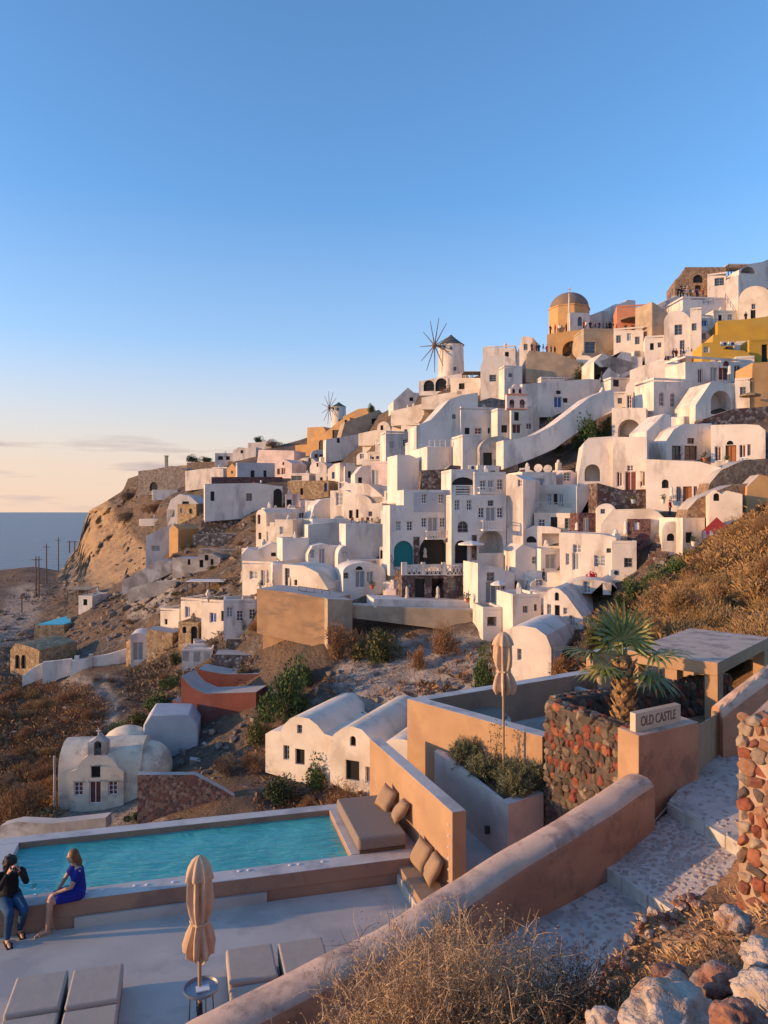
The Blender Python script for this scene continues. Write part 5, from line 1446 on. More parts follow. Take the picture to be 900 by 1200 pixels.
for v in range(372, 724, 7):
    u = 284 + FR.uniform(0, 8)
    while u < 905:
        w = FR.uniform(12, 24); h = FR.uniform(9, 16)
        i0, i1, j0, j1 = int((v - h - 300) / 2), int((v - 300) / 2), int(u / 2), int((u + w) / 2)
        if i0 >= 0 and j1 < 460:
            c_ = cov_[i0:i1, j0:j1]; s_ = inside[i0:i1, j0:j1]
            if s_.size and s_.mean() > .9 and c_.mean() < .45:
                yw = FR.choice([24, 20, 16, -9, -12, 26]); m_ = FR.choice(['white', 'white2', 'cream', 'white', 'white2', 'pink'])
                sc_ = F / D(u + w / 2, v); ops = ''
                for k in range(FR.randint(1, 2)):
                    ux = u + w * (.3 + .4 * k) + FR.uniform(-1, 1); vx = v - h * .25; a = .4 * sc_; b = FR.choice([1.0, 1.9]) * sc_
                    if b < h * .8: ops += ' %s%.1f,%.1f,%.1f,%.1f' % (FR.choice('kwngbr'), ux - a, vx - b, ux + a, vx)
                if FR.random() < .35: shp = 'v %.1f %.1f %.1f %.1f %.1f' % (u, v - h, u + w, v, v - h + w * .28)
                else: shp = 'b %.1f %.1f %.1f %.1f' % (u, v - h, u + w, v)
                house('white_house', 'small room wedged between larger white houses on the hillside', shp, yw, FR.uniform(3, 5), m_, ops, group='small rooms filling the hillside')
                cov_[i0:i1, j0:j1] = True; nfill += 1; u += w; continue
        u += 5
# satellite dishes and air conditioners
for (u, v) in ((631, 549), (642, 550)):
    p = W(u, v, D(u, 560) - 1); e = empty('satellite_dish', p, 'white satellite dish on the wall below the dark shrubs', 'satellite dish', 'satellite dishes below the dark shrubs')
    MB().lathe((0, 0, 0), [(.05, 0), (.35, .06), (.55, .18), (.56, .2)], 14).build('reflector', 'white', e, smooth=50, loc=(0, 0, 0))
    e.children[0].location = (0, 0, 0); e.children[0].rotation_euler = (R(75), 0, R(-20))
    MB().tube([p + Vector((0, .1, -1.2)), p + Vector((0, .1, 0))], .04, 5).build('mast', 'metal_dark', e)
for (u, v, lab) in ((553, 548, 'air conditioner on the white wall beside the grey vault'), (720, 671, 'air conditioner below the dark framed window'), (848, 403, 'air conditioner in the recess of the upper yellow house'), (857, 403, 'second air conditioner in the yellow recess')):
    d = D(u, v + 6) - 2.2; p = W(u, v, d)
    e = empty('air_conditioner', p, lab, 'air conditioner')
    MB().box(p, (.45, .17, .3)).build('casing', 'frame_white', e)
    MB().lathe((0, 0, 0), [(.23, 0), (.23, .03)], 12).build('fan_grille', 'metal_dark', e, loc=(0, 0, 0))
    e.children[1].rotation_euler = (R(90), 0, 0); e.children[1].location = (.1, -.175, 0)
# ================================================================ foreground: the pool terrace and the stair path
mat('tan_plaster', (.46, .285, .16), (.39, .24, .135), scale=1.4, bump=.25, bscale=9, bdist=.01, c3=(.38, .225, .13), scale3=1.1)
mat('brown_plaster', (.40, .235, .15), (.33, .19, .125), scale=1.2, bump=.35, bscale=10, bdist=.012, c3=(.27, .165, .12), scale3=1.3)
mat('stair_plaster', (.52, .26, .15), (.42, .20, .12), scale=2.2, bump=.6, bscale=14, bdist=.015, c3=(.30, .155, .10), scale3=1.7)
mat('pink_cap', (.66, .45, .33), (.56, .38, .28), scale=3, bump=.4, bscale=16, bdist=.01, c3=(.36, .24, .19), scale3=2.2)
mat('cement', (.55, .49, .43), (.48, .43, .375), scale=1.1, bump=.15, bscale=14, bdist=.006, c3=(.41, .37, .335), scale3=.8, rough=.7)
mat('coping', (.62, .55, .49), (.54, .48, .43), scale=2.5, bump=.15, bscale=16, bdist=.006, c3=(.40, .36, .34), scale3=1.2, rough=.75)
mat('cushion', (.26, .205, .165), (.225, .175, .14), scale=40, bump=.2, bscale=160, bdist=.002, rough=.95)
mat('cushion_warm', (.36, .24, .15), (.31, .205, .125), scale=30, bump=.2, bscale=150, bdist=.002, rough=.95)
mat('lounger_fabric', (.44, .36, .29), (.41, .335, .27), scale=3, bump=.25, bscale=7, bdist=.02, rough=.95)
mat('wood_dark', (.16, .09, .05), (.11, .065, .04), scale=8, rough=.6, bump=.2, stretch=(1, 8, 8))
mat('wood_tan', (.42, .29, .18), (.34, .23, .14), scale=6, rough=.7, bump=.2, stretch=(6, 6, 1))
mat('table_metal', (.30, .31, .33), (.27, .28, .30), scale=6, rough=.4, metal=.6, bump=0)
mat('parasol_cloth', (.60, .42, .27), (.50, .345, .225), scale=5, bump=.2, bscale=60, bdist=.004, rough=.95)
mat('sign_stone', (.62, .47, .34), (.56, .42, .31), scale=5, bump=.2, bscale=40, bdist=.004)
mat('letter', (.17, .11, .08), bump=0)
mat('paper', (.75, .74, .72), bump=0)
mat('stone_lava', (1, 1, 1), (.55, .5, .48), scale=14, bump=.9, bscale=40, bdist=.012, coord='pos', lo=.3, hi=.7,
    obj_rand=[(.09, .065, .05), (.13, .095, .07), (.30, .085, .05), (.16, .12, .085), (.10, .075, .06), (.38, .14, .07), (.20, .15, .105), (.12, .085, .065), (.26, .075, .05), (.33, .25, .17)])
mat('stone_wall_red', (1, 1, 1), (.6, .52, .48), scale=12, bump=.9, bscale=35, bdist=.012, lo=.3, hi=.7,
    obj_rand=[(.32, .105, .065), (.24, .10, .07), (.38, .21, .13), (.22, .14, .10), (.14, .11, .10), (.38, .15, .085), (.42, .32, .23), (.34, .27, .21)])
mat('mortar_dark', (.07, .055, .045), (.11, .085, .07), scale=9, bump=.5, bscale=25)
mat('mortar_pale', (.46, .34, .25), (.34, .22, .15), scale=5, bump=.7, bscale=22, bdist=.02)
mat('path_mortar', (.58, .51, .46), (.47, .40, .36), scale=5, bump=.7, bscale=26, bdist=.015, c3=(.36, .30, .27), scale3=2.0)
mat('cobble', (.31, .26, .24), (.42, .36, .33), scale=9, bump=.6, bscale=30, bdist=.01, c3=(.34, .235, .20), scale3=5)
mat('kerb_stone', (.56, .53, .48), (.46, .42, .38), scale=5, bump=.4, bscale=20, bdist=.01, c3=(.40, .35, .28), scale3=3)
mat('bank_soil', (.30, .165, .085), (.20, .11, .06), scale=3, bump=.9, bscale=16, bdist=.04, c3=(.42, .25, .13), scale3=1.6)
mat('boulder', (.56, .46, .38), (.38, .29, .23), scale=4, bump=1.0, bscale=11, bdist=.09, c3=(.40, .22, .14), scale3=2.2)
mat('red_rock', (.22, .09, .065), (.34, .16, .10), scale=5, bump=.9, bscale=22, bdist=.03, c3=(.30, .22, .18), scale3=4)

def water_mat():
    m = bpy.data.materials.new('pool_water')
    nt, N, L, P = nodes_of(m)
    P.inputs['Roughness'].default_value = .04
    P.inputs['IOR'].default_value = 1.33
    g = N.new('ShaderNodeNewGeometry')
    n1 = N.new('ShaderNodeTexNoise'); n1.inputs['Scale'].default_value = .9; n1.inputs['Detail'].default_value = 3
    r = N.new('ShaderNodeValToRGB')
    r.color_ramp.elements[0].position = .3; r.color_ramp.elements[0].color = (.045, .32, .30, 1)
    r.color_ramp.elements[1].position = .7; r.color_ramp.elements[1].color = (.09, .45, .40, 1)
    L.new(g.outputs['Position'], n1.inputs['Vector']); L.new(n1.outputs['Fac'], r.inputs['Fac']); L.new(r.outputs['Color'], P.inputs['Base Color'])
    mp = N.new('ShaderNodeMapping'); mp.inputs['Scale'].default_value = (2.6, 7.5, 1); mp.inputs['Rotation'].default_value = (0, 0, R(-10))
    n2 = N.new('ShaderNodeTexNoise'); n2.inputs['Scale'].default_value = 1; n2.inputs['Detail'].default_value = 4; n2.inputs['Distortion'].default_value = .6
    b = N.new('ShaderNodeBump'); b.inputs['Strength'].default_value = .55; b.inputs['Distance'].default_value = .06
    L.new(g.outputs['Position'], mp.inputs['Vector']); L.new(mp.outputs['Vector'], n2.inputs['Vector'])
    L.new(n2.outputs['Fac'], b.inputs['Height']); L.new(b.outputs['Normal'], P.inputs['Normal'])
    MATS['pool_water'] = m
water_mat()

A1 = R(15)
e1 = Vector((math.cos(A1), math.sin(A1), 0)); e2 = Vector((-math.sin(A1), math.cos(A1), 0))
NR = Vector((-.6, 13.42, 0))
def PL(a, b, z=0.0):
    p = NR + e1 * a + e2 * b
    return Vector((p.x, p.y, z))
def xy(*ps): return [(p[0], p[1]) for p in ps]
def lrect(a0, b0, a1, b1): return xy(PL(a0, b0), PL(a1, b0), PL(a1, b1), PL(a0, b1))

# terrace floor
fl = MB().prism(xy(PL(-11, -9), PL(-11, -.38), PL(1.2, -.38), PL(1.95, -1.0), (3.2, 11.6), (1.4, 10.35), (-.4, 8.95), (-1.9, 7.7), (-4, 6.1)), -6, .06)
meta(fl.build('terrace_floor', 'cement'), kind='structure')
# pool: block, coping, basin walls, water, step, daybed platform
pool = empty('swimming_pool', PL(-3, 1, 0), 'long turquoise plunge pool with pale coping on the terrace', 'pool')
MB().prism(lrect(-6.25, -.36, 1.2, 2.38), -7, .24).build('parapet', 'brown_plaster', pool)
ring = [(-6.27, -.38, 1.36, -.002), (-6.27, 2.102, 1.0, 2.4), (-6.27, .002, -5.902, 2.098), (.002, .002, 1.30, 2.098)]
for i, (a0, b0, a1, b1) in enumerate(ring):
    q = MB().prism(lrect(a0, b0, a1, b1), .242, .50 + .0015 * i)
    # parapet colour outside, pale on top
    o = q.build('coping', ['brown_plaster', 'coping'], pool)
    for p in o.data.polygons:
        if p.normal.z > .5 or i == 2: p.material_index = 1
    bevel(o, .012)
wv, wf = [], []
nx_, ny_ = 48, 20
for j in range(ny_ + 1):
    for i in range(nx_ + 1):
        wv.append(PL(-5.9 + 5.9 * i / nx_, 2.1 * j / ny_, .385 + .006 * math.sin(i * .9 + j * .7) * math.cos(j * 1.1 - i * .3)))
for j in range(ny_):
    for i in range(nx_):
        k = j * (nx_ + 1) + i; wf.append((k, k + 1, k + nx_ + 2, k + nx_ + 1))
mesh_obj('water', wv, wf, 'pool_water', pool, smooth=60)
sv = [G(87, 1093, 0), G(313, 1062.5, 0)]
dirS = (sv[1] - sv[0]).normalized()
nS = Vector((-dirS.y, dirS.x, 0))
q0, q1 = sv
st = MB().prism(xy(q0, q1, q1 + nS * .42, q0 + nS * .42), .003, .23).build('step', 'cement', pool); bevel(st, .012)
for (u, v) in ((100, 1046), (120, 1043), (158, 1038), (172, 1037), (203, 1034), (280, 1021), (291, 1020), (340, 1014), (350, 1013), (378, 1010)):
    p = G(u, v, .5)
    MB().lathe((p.x, p.y, .503), [(.035, 0), (.035, .006), (.012, .012)], 10).build('edge_light', 'frame_white', pool)

# daybed on the platform
db = empty('daybed', PL(.62, .95, .5), 'brown daybed mattress on the platform at the pool end', 'daybed')
def soft_box(name, pts, z0, z1, m, parent, bev=.05):
    o = MB().prism(pts, z0, z1).build(name, m, parent); bevel(o, bev, 3)
    for p in o.data.polygons: p.use_smooth = False
    return o
MB().prism(lrect(.16, -.02, 1.02, 1.9), .508, .56).build('base', 'wood_dark', db)
soft_box('mattress', lrect(.12, -.06, 1.04, 1.93), .562, .80, 'cushion', db, .06)
def pillow(loc, rot, size, m, label, group):
    """soft square cushion with pinched corners"""
    n = 9; v, f = [], []
    for s in (1, -1):
        for j in range(n):
            for i in range(n):
                x = -1 + 2 * i / (n - 1); y = -1 + 2 * j / (n - 1)
                t = max(0, (1 - x ** 4)) * max(0, (1 - y ** 4))
                k = 1 - .07 * (x * x * y * y) - .05 * (1 - t) * 0
                edge = 1 - .06 * (1 - x * x) * (abs(y) ** 3) - .06 * (1 - y * y) * (abs(x) ** 3)
                w = .5 * t ** .45
                v.append(Vector((x * size[0] / 2 * edge, y * size[1] / 2 * edge, s * size[2] * w + .012 * math.sin(5 * x + 3 * y) * t)))
    for s in (0, 1):
        for j in range(n - 1):
            for i in range(n - 1):
                k = s * n * n + j * n + i
                q = (k, k + 1, k + n + 1, k + n)
                f.append(q if s == 0 else q[::-1])
    bm = bmesh.new()
    vs = [bm.verts.new(p) for p in v]
    for q in f: bm.faces.new([vs[i] for i in q])
    bmesh.ops.remove_doubles(bm, verts=bm.verts, dist=1e-4)
    me = bpy.data.meshes.new('pillow'); bm.to_mesh(me); bm.free()
    me.materials.append(MATS[m])
    me.polygons.foreach_set('use_smooth', [True] * len(me.polygons))
    o = bpy.data.objects.new('pillow', me); col.objects.link(o)
    o.location = loc; o.rotation_euler = rot
    return meta(o, label, 'pillow', group)
wn_ = R(-70 + 90)
pillow(PL(.98, 1.18, .99), (R(18), R(-58), R(20)), (.46, .46, .17), 'cushion_warm', 'brown square pillow leaning at the far end of the daybed', None)
pillow(PL(1.08, .52, .99), (R(-8), R(-50), R(14)), (.46, .46, .17), 'cushion_warm', 'brown square pillow at the open end of the daybed', None)

# orange garden wall behind the daybed, with its row of small lamps
gw = empty('garden_wall', (.4, 13.9, .5), 'orange plaster garden wall behind the daybed and bench', 'wall'); gw['kind'] = 'thing'
Wn, Wf = Vector((1.136, 12.36, 0)), Vector((-.32, 16.4, 0))
wd = (Wf - Wn).normalized(); wp = Vector((wd.y, -wd.x, 0))
o = MB().prism(xy(Wn, Wn + wp * .26, Wf + wp * .26, Wf), -6, 1.70).build('wall', ['tan_plaster', 'coping'], gw)
for p in o.data.polygons:
    if p.normal.z > .5: p.material_index = 1
bevel(o, .012)
for k in range(7):
    c = Wn + wd * .13 - wp * .008 + Vector((0, 0, 1.45 - k * .19))
    MB().box(c, (.018, .01, .012), math.atan2(wd.y, wd.x)).build('wall_light', 'frame_white', gw)
# bench with seat cushion
bn = empty('bench', G(466, 1040, 0), 'built in bench with long seat cushion against the orange wall', 'bench')
b0 = Vector((.08, 13.82, 0)); b1 = Vector((.66, 11.75, 0))
bd = (b1 - b0).normalized(); bq = Vector((-bd.y, bd.x, 0))
if bq.x < 0: bq = -bq
o = MB().prism(xy(b0, b1, b1 + bq * .85, b0 + bq * .72), .003, .24).build('base', 'cement', bn)
soft_box('seat_cushion', xy(b0 + bq * .03 + bd * .03, b1 + bq * .03, b1 + bq * .64, b0 + bq * .56 + bd * .03), .243, .37, 'cushion_warm', bn, .03)
pillow(Vector((.66, 13.22, .60)), (R(10), R(-62), R(18)), (.5, .5, .16), 'cushion_warm', 'tan pillow on the bench beside the pool end', None)
pillow(Vector((.83, 12.70, .60)), (R(-6), R(-60), R(16)), (.5, .5, .16), 'cushion_warm', 'tan pillow on the bench next to the stair wall', None)

# passage floor, planter and upper parapets
pf = MB().prism(xy((1.36, 12.3), (-.1, 16.5), (1.0, 16.6), (3.2, 14.0), (3.2, 11.9), (2.0, 11.0)), -6, .42)
meta(pf.build('passage_floor', 'cement'), kind='structure')
pk = empty('upper_parapet', (2, 16, 1.5), 'orange parapet walls round the upper terrace', 'wall'); pk['kind'] = 'thing'
K0 = Vector((.53, 17.1, 0)); K1 = Vector((3.03, 14.2, 0)); K2 = Vector((5.75, 20.4, 0))
def strip(a, b, th, side):
    d = (b - a).normalized(); n = Vector((-d.y, d.x, 0)) * side * th
    return n
n1 = strip(K0, K1, .34, 1); n2 = strip(K0, K2, .36, -1)
def capped(name, pts, z0, z1, parent, body='tan_plaster', top='coping', bev=.012):
    o = MB().prism(pts, z0, z1).build(name, [body, top], parent)
    for p in o.data.polygons:
        if p.normal.z > .5: p.material_index = 1
    bevel(o, bev); return o
ip = K0 + n1 + n2
capped('front_parapet', xy(K0, K1, K1 + n1, K0 + (K1 - K0).normalized() * .38 + n1), -6, 2.4, pk)
capped('back_parapet', xy(K0 + (K1 - K0).normalized() * .002, K0 + (K1 - K0).normalized() * .38 + n1 * .99, K2 + n2, K2), -6, 2.403, pk, 'brown_plaster')
uf = MB().prism(xy(K0 + (K1 - K0).normalized() * .3 + n1 * .9, K1 + n1 * .5, (4.6, 13.9), (8.2, 16.0), (11, 18), (8.6, 22.5), K2 + n2 * .5), -4, 1.5)
meta(uf.build('upper_terrace_floor', 'cement'), kind='structure')
pln = empty('planter', (2.0, 14.8, .5), 'long grey plaster planter filled with rosemary', 'planter')
T0 = Vector((1.10, 16.15, 0)); T1 = Vector((2.2, 13.2, 0)); T2 = Vector((2.95, 13.72, 0)); T3 = K1 + Vector((-.03, -.04, 0)); T4 = K0 + (K1 - K0) * .27 + Vector((-.02, -.03, 0))
outer = xy(T0, T1, T2, T3, T4)
cx = sum(p[0] for p in outer) / 5; cy = sum(p[1] for p in outer) / 5
inner = [(cx + (p[0] - cx) * .74, cy + (p[1] - cy) * .84) for p in outer]
mbp = MB()
for i in range(5):
    j = (i + 1) % 5
    mbp.prism([outer[i], outer[j], inner[j], inner[i]], .42, 1.5)
o = mbp.build('rim', ['cement', 'coping'], pln)
for p in o.data.polygons:
    if p.normal.z > .5: p.material_index = 1
MB().prism(inner, .43, 1.38).build('soil', 'bank_soil', pln)
pv = T0.lerp(T1, .78); MB().box((pv.x - .02, pv.y - .02, .78), (.06, .03, .07), A1).build('socket', 'metal_dark', pln)

# upper terrace: low curved seats behind the parapet
for (u, v, lab) in ((566, 838, 'low rounded grey seat behind the orange parapet'), (640, 858, 'low rounded grey seat beside the lava stone wall')):
    p = G(u, v, 1.9)
    e = empty('curved_seat', (p.x, p.y, 1.5), lab, 'seat')
    MB().lathe((p.x, p.y, 1.503), [(.62, 0), (.66, .1), (.66, .3), (.60, .38)], 24).build('seat', 'cement', e, smooth=40)
    MB().lathe((p.x, p.y, 1.886), [(.56, 0), (.58, .05), (.50, .11)], 24).build('cushion', 'cushion', e, smooth=50)

# pergola with flat roof
pg = empty('pergola', (8, 17, 1.5), 'tan flat roofed pergola over the upper terrace', 'pergola')
Z = 3.7
r0, r1, r3 = G(735, 762, Z), G(841, 777, Z), G(809, 736, Z)
r2 = r3 + (r1 - r0)
capped('roof', xy(r0, r1, r2, r3), Z - .26, Z, pg, 'tan_plaster', 'pink_cap')
def post(name, p, w, z0, z1, m, parent, rz=R(-48)):
    MB().box((p.x, p.y, (z0 + z1) / 2), (w, w, (z1 - z0) / 2), rz).build(name, m, parent)
for t_, s_2 in ((.06, .05), (.93, .05), (.5, .05), (.06, .93), (.93, .93)):
    p = r0.lerp(r1, t_).lerp(r3.lerp(r2, t_), s_2)
    post('post', p, .13, 1.503, Z - .264, 'tan_plaster', pg)
bw = empty('terrace_wall', G(712, 800, 1.5), 'tan plaster back wall beside the pergola', 'wall'); bw['kind'] = 'thing'
a_, b_ = Vector((5.65, 20.1, 0)), Vector((8.6, 21.6, 0))
capped('wall', xy(a_, b_, b_ + Vector((-.1, .3, 0)), a_ + Vector((-.1, .3, 0))), 1.4, 2.9, bw)
po = G(713, 812, 1.5)
e = empty('timber_post', (po.x, po.y, 1.5), 'slim tan post standing behind the palm', 'post')
post('shaft', po, .075, 1.503, 3.25, 'tan_plaster', e); post('foot', po, .12, 1.502, 1.53, 'tan_plaster', e)
sf = empty('sofa', (6.6, 19.2, 1.5), 'built in sofa with brown back cushions under the pergola', 'sofa')
s0, s1 = Vector((5.75, 18.6, 0)), Vector((8.6, 19.9, 0)); sdv = (s1 - s0).normalized(); sn = Vector((-sdv.y, sdv.x, 0))
capped('base', xy(s0, s1, s1 + sn * .95, s0 + sn * .95), 1.503, 1.82, sf, 'cement', 'cement')
soft_box('seat_cushion', xy(s0 + sdv * .05, s1 - sdv * .05, s1 + sn * .8 - sdv * .05, s0 + sn * .8 + sdv * .05), 1.823, 1.95, 'cushion', sf, .04)
for k in range(4):
    p = s0 + sdv * (.45 + .72 * k) + sn * .72 + Vector((0, 0, 2.22))
    o = MB().box((0, 0, 0), (.31, .09, .25)).build('back_cushion', 'cushion_warm', sf, loc=(0, 0, 0))
    o.location = p - org(sf); o.rotation_euler = (R(-14), 0, math.atan2(sdv.y, sdv.x)); bevel(o, .07, 3)
stp = empty('plaster_steps', (5.3, 18.2, 1.5), 'grey plaster steps beside the pergola sofa', 'steps')
for k in range(3):
    MB().prism(xy(Vector((4.9 + .28 * k, 18.2 + .1 * k, 0)), Vector((5.6, 18.5, 0)), Vector((5.1, 19.7, 0)), Vector((4.4 + .28 * k, 19.4 + .1 * k, 0))), 1.503 + .2 * k + (.003 if k else 0), 1.7 + .2 * k).build('step', 'cement', stp)

# ---------------------------------------------------------------- loungers, table, parasols
def lounger(ox, oy, label):
    e = empty('sun_lounger', (ox, oy, 0), label, 'sun lounger')
    def q(a, b): return Vector((ox, oy, 0)) + e1 * a - e2 * b
    def rc(a0, b0, a1, b1): return xy(q(a0, b0), q(a1, b0), q(a1, b1), q(a0, b1))
    MB().prism(rc(.0, .0, .64, 1.9), .10, .20).build('frame', 'wood_dark', e)
    for (a, b) in ((.03, .05), (.55, .05), (.03, 1.8), (.55, 1.8)):
        MB().prism(rc(a, b, a + .06, b + .06), .002, .097).build('leg', 'wood_dark', e)
    soft_box('seat_pad', rc(-.01, -.01, .65, .80), .203, .40, 'lounger_fabric', e, .035)
    soft_box('back_pad', rc(-.01, .815, .65, 1.92), .203, .36, 'lounger_fabric', e, .035)
    c = q(.32, .12)
    V_ = []
    mb = MB()
    mb.tube([q(.20, .10) + Vector((0, 0, .402)), q(.24, .18) + Vector((0, 0, .406)), q(.34, .2) + Vector((0, 0, .406)), q(.42, .12) + Vector((0, 0, .402))], .012, 5)
    return e
lounger(-2.27, 10.70, 'grey lounger beside the side table and closed parasol')
lounger(-1.55, 10.86, 'grey lounger tucked against the stair wall')
lounger(-4.97, 10.06, 'grey lounger at the outer end of the terrace')
lounger(-4.27, 10.22, 'grey lounger next to the open terrace floor')
tb = empty('side_table', G(236, 1186, 0), 'round grey metal tray table under the closed parasol', 'table')
p = G(236, 1158, .46)
MB().lathe((p.x, p.y, .44), [(.215, 0), (.225, .01), (.23, .045), (.222, .045), (.212, .014), (.01, .012)], 32).build('table_top', 'table_metal', tb, smooth=30)
for k in range(4):
    a = R(35 + 90 * k)
    MB().tube([(p.x + .15 * math.cos(a), p.y + .15 * math.sin(a), .44), (p.x + .17 * math.cos(a), p.y + .17 * math.sin(a), .003)], .008, 6).build('leg', 'metal_dark', tb)
o = MB().box((p.x + .02, p.y - .01, .462), (.085, .06, .008), R(20)).build('notepad', 'paper'); meta(o, 'white folded paper lying on the round side table', 'paper')

def draped_parasol(u, vb, vt, z0, rad, label, cfrac=.62):
    p = G(u, vb, z0)
    h = CZ + (600 - vt) / F * p.y - z0
    e = empty('closed_parasol', p, label, 'parasol')
    MB().tube([(p.x, p.y, z0), (p.x, p.y, z0 + h - .03)], .024, 10).build('pole', 'wood_tan', e, smooth=40)
    MB().lathe((p.x, p.y, z0 + .001), [(.20, 0), (.20, .03), (.04, .05), (.035, .25)], 20).build('foot', 'metal_dark', e, smooth=30)
    L = h * cfrac; zc = z0 + h - L
    seg = 64
    def folds(r, z, k):
        out = []
        for i in range(seg):
            a = 2 * math.pi * i / seg
            f = 1 + k * math.cos(8 * a + .5 * z) + k * .35 * math.cos(3 * a + 4 * z) + k * .25 * math.sin(13 * a - 6 * z)
            out.append(Vector((p.x + r * f * math.cos(a), p.y + r * f * math.sin(a), z)))
        return out
    rings = []
    for (r, t, k) in ((.80, .0, .44), (.95, .05, .42), (1.0, .12, .38), (.86, .24, .32), (.68, .33, .22), (.64, .37, .18), (.76, .44, .26), (.88, .58, .28), (.86, .72, .24), (.80, .84, .2)):
        q = folds(rad * r, zc + L * t, k)
        if t < .04:
            for i, v in enumerate(q):
                v.z += .10 * L * (.5 + .5 * math.sin(8 * 2 * math.pi * i / seg + 1.2)) - .03
        rings.append(q)
    v = [x for q in rings for x in q]; n = seg; f = []
    for j in range(len(rings) - 1):
        for i in range(n):
            f.append((j * n + i, j * n + (i + 1) % n, (j + 1) * n + (i + 1) % n, (j + 1) * n + i))
    mesh_obj('canopy', v, f, 'parasol_cloth', e, smooth=75)
    rings = [folds(rad * r, zc + L * t, k) for (r, t, k) in ((1.08, .78, .14), (1.06, .81, .14), (.90, .88, .12), (.62, .95, .08), (.3, .985, .04), (.02, 1.0, 0))]
    v = [x for q in rings for x in q]; f = []
    for j in range(len(rings) - 1):
        for i in range(n):
            f.append((j * n + i, j * n + (i + 1) % n, (j + 1) * n + (i + 1) % n, (j + 1) * n + i))
    mesh_obj('vent_cap', v, f, 'parasol_cloth', e, smooth=75)
    MB().lathe((p.x, p.y, zc + L * .345), [(rad * .80, 0), (rad * .82, .015), (rad * .80, .03)], 24, .08, 8).build('tie_strap', 'parasol_cloth', e)
    return e
draped_parasol(234, 1197, 1002, 0, .155, 'closed tan parasol standing beside the round side table')
pp_ = W(591, 740, 14.4)
def G_at(u, d, z): return Vector(((u - 450) / F * d, d, z))
e_up = draped_parasol(590, 600 + F * (CZ - 1.39) / 14.45, 740, 1.39, .17, 'closed tan parasol rising from the rosemary planter', .40)

# ---------------------------------------------------------------- stair wall with rounded pink top
sw = empty('stair_wall', (1.2, 9.6, 1.2), 'sloping stair wall of stained brown plaster with rounded pink top', 'wall'); sw['kind'] = 'thing'
back = [(735, 905, 2.60), (700, 927, 2.50), (652, 957, 2.33), (600, 987, 2.17), (560, 1011, 2.06), (500, 1048, 1.94), (450, 1080, 1.84), (380, 1113, 1.74), (325, 1142, 1.64), (250, 1178, 1.52), (210, 1199, 1.45), (120, 1262, 1.27), (0, 1345, 1.05)]
bp_ = [G(*q) for q in back]
sec = []
for i, p in enumerate(bp_):
    a = bp_[max(i - 1, 0)]; b = bp_[min(i + 1, len(bp_) - 1)]
    t = Vector((b.x - a.x, b.y - a.y, 0)).normalized()
    n = Vector((-t.y, t.x, 0))
    if n.y > 0: n = -n
    sec.append((p, n))
# resample finely with small hand-made waviness
def catm(ps, k):
    out = []
    for i in range(len(ps) - 1):
        p0 = ps[max(i - 1, 0)]; p1 = ps[i]; p2 = ps[i + 1]; p3 = ps[min(i + 2, len(ps) - 1)]
        for j in range(k):
            t = j / k
            out.append(.5 * ((2 * p1) + (p2 - p0) * t + (2 * p0 - 5 * p1 + 4 * p2 - p3) * t * t + (3 * p1 - p0 - 3 * p2 + p3) * t ** 3))
    return out + [ps[-1]]
fp = catm([s[0] for s in sec], 6); fn_ = [x.normalized() for x in catm([s[1] for s in sec], 6)]
prof = [(-.02, -3.2), (-.02, -.10), (.0, -.04), (.05, -.005), (.13, .025), (.24, .03), (.34, .012), (.42, -.03), (.465, -.09), (.475, -.18), (.48, -.8), (.5, -3.2)]
sv_, sf_, smi = [], [], []
for i, (p, n) in enumerate(zip(fp, fn_)):
    for j, (o_, z_) in enumerate(prof):
        wv_ = .018 * noise.noise(Vector((p.x * 2.3, p.y * 2.3, j * .35)))
        q = p + n * (o_ + wv_ + (0.03 * noise.noise(p * 1.1)))
        sv_.append(Vector((q.x, q.y, p.z + z_ + (wv_ * 1.2 if 0 < j < 11 else 0))))
m_ = len(prof)
for i in range(len(fp) - 1):
    for j in range(m_ - 1):
        sf_.append((i * m_ + j, i * m_ + j + 1, (i + 1) * m_ + j + 1, (i + 1) * m_ + j)); smi.append(1 if 1 <= j <= 7 else 0)
sf_.append(tuple(range(m_))[::-1]); smi.append(0)
o = mesh_obj('wall', sv_, sf_, ['stair_plaster', 'pink_cap'], sw, smooth=50)
o.data.polygons.foreach_set('material_index', smi)
# pier with the sign
pi = empty('gate_pier', (4.5, 12, 1.8), 'tan plaster gate pier carrying the name stone', 'pier')
P0 = Vector((3.98, 11.6, 0)); pd = Vector((.85, .527, 0)).normalized(); pn = Vector((-.38, .925, 0)).normalized()
o = MB().prism(xy(P0, P0 + pd * 1.5, P0 + pd * 1.5 + pn * .5, P0 + pn * .5), .4, 3.2).build('body', ['stair_plaster', 'pink_cap', 'tan_plaster'], pi); bevel(o, .02, 2)
for p in o.data.polygons:
    if p.normal.z > .5: p.material_index = 1
    elif p.normal.x < -.5: p.material_index = 2
sg = empty('name_sign', P0 + pd * .5 + Vector((0, 0, 3.2)), 'cream stone name sign on the gate pier', 'sign')
S0 = P0 + pd * .07 + pn * .14
o = MB().prism(xy(S0, S0 + pd * 1.12, S0 + pd * 1.12 + pn * .13, S0 + pn * .13), 3.203, 3.50).build('block', 'sign_stone', sg); bevel(o, .006)
fc = bpy.data.curves.new('lettering', 'FONT'); fc.body = 'OLD CASTLE'; fc.size = .19; fc.extrude = .004; fc.align_x = 'CENTER'; fc.align_y = 'CENTER'
fo = bpy.data.objects.new('tmp', fc); col.objects.link(fo)
dg = bpy.context.evaluated_depsgraph_get()
me = bpy.data.meshes.new_from_object(fo.evaluated_get(dg))
bpy.data.objects.remove(fo)
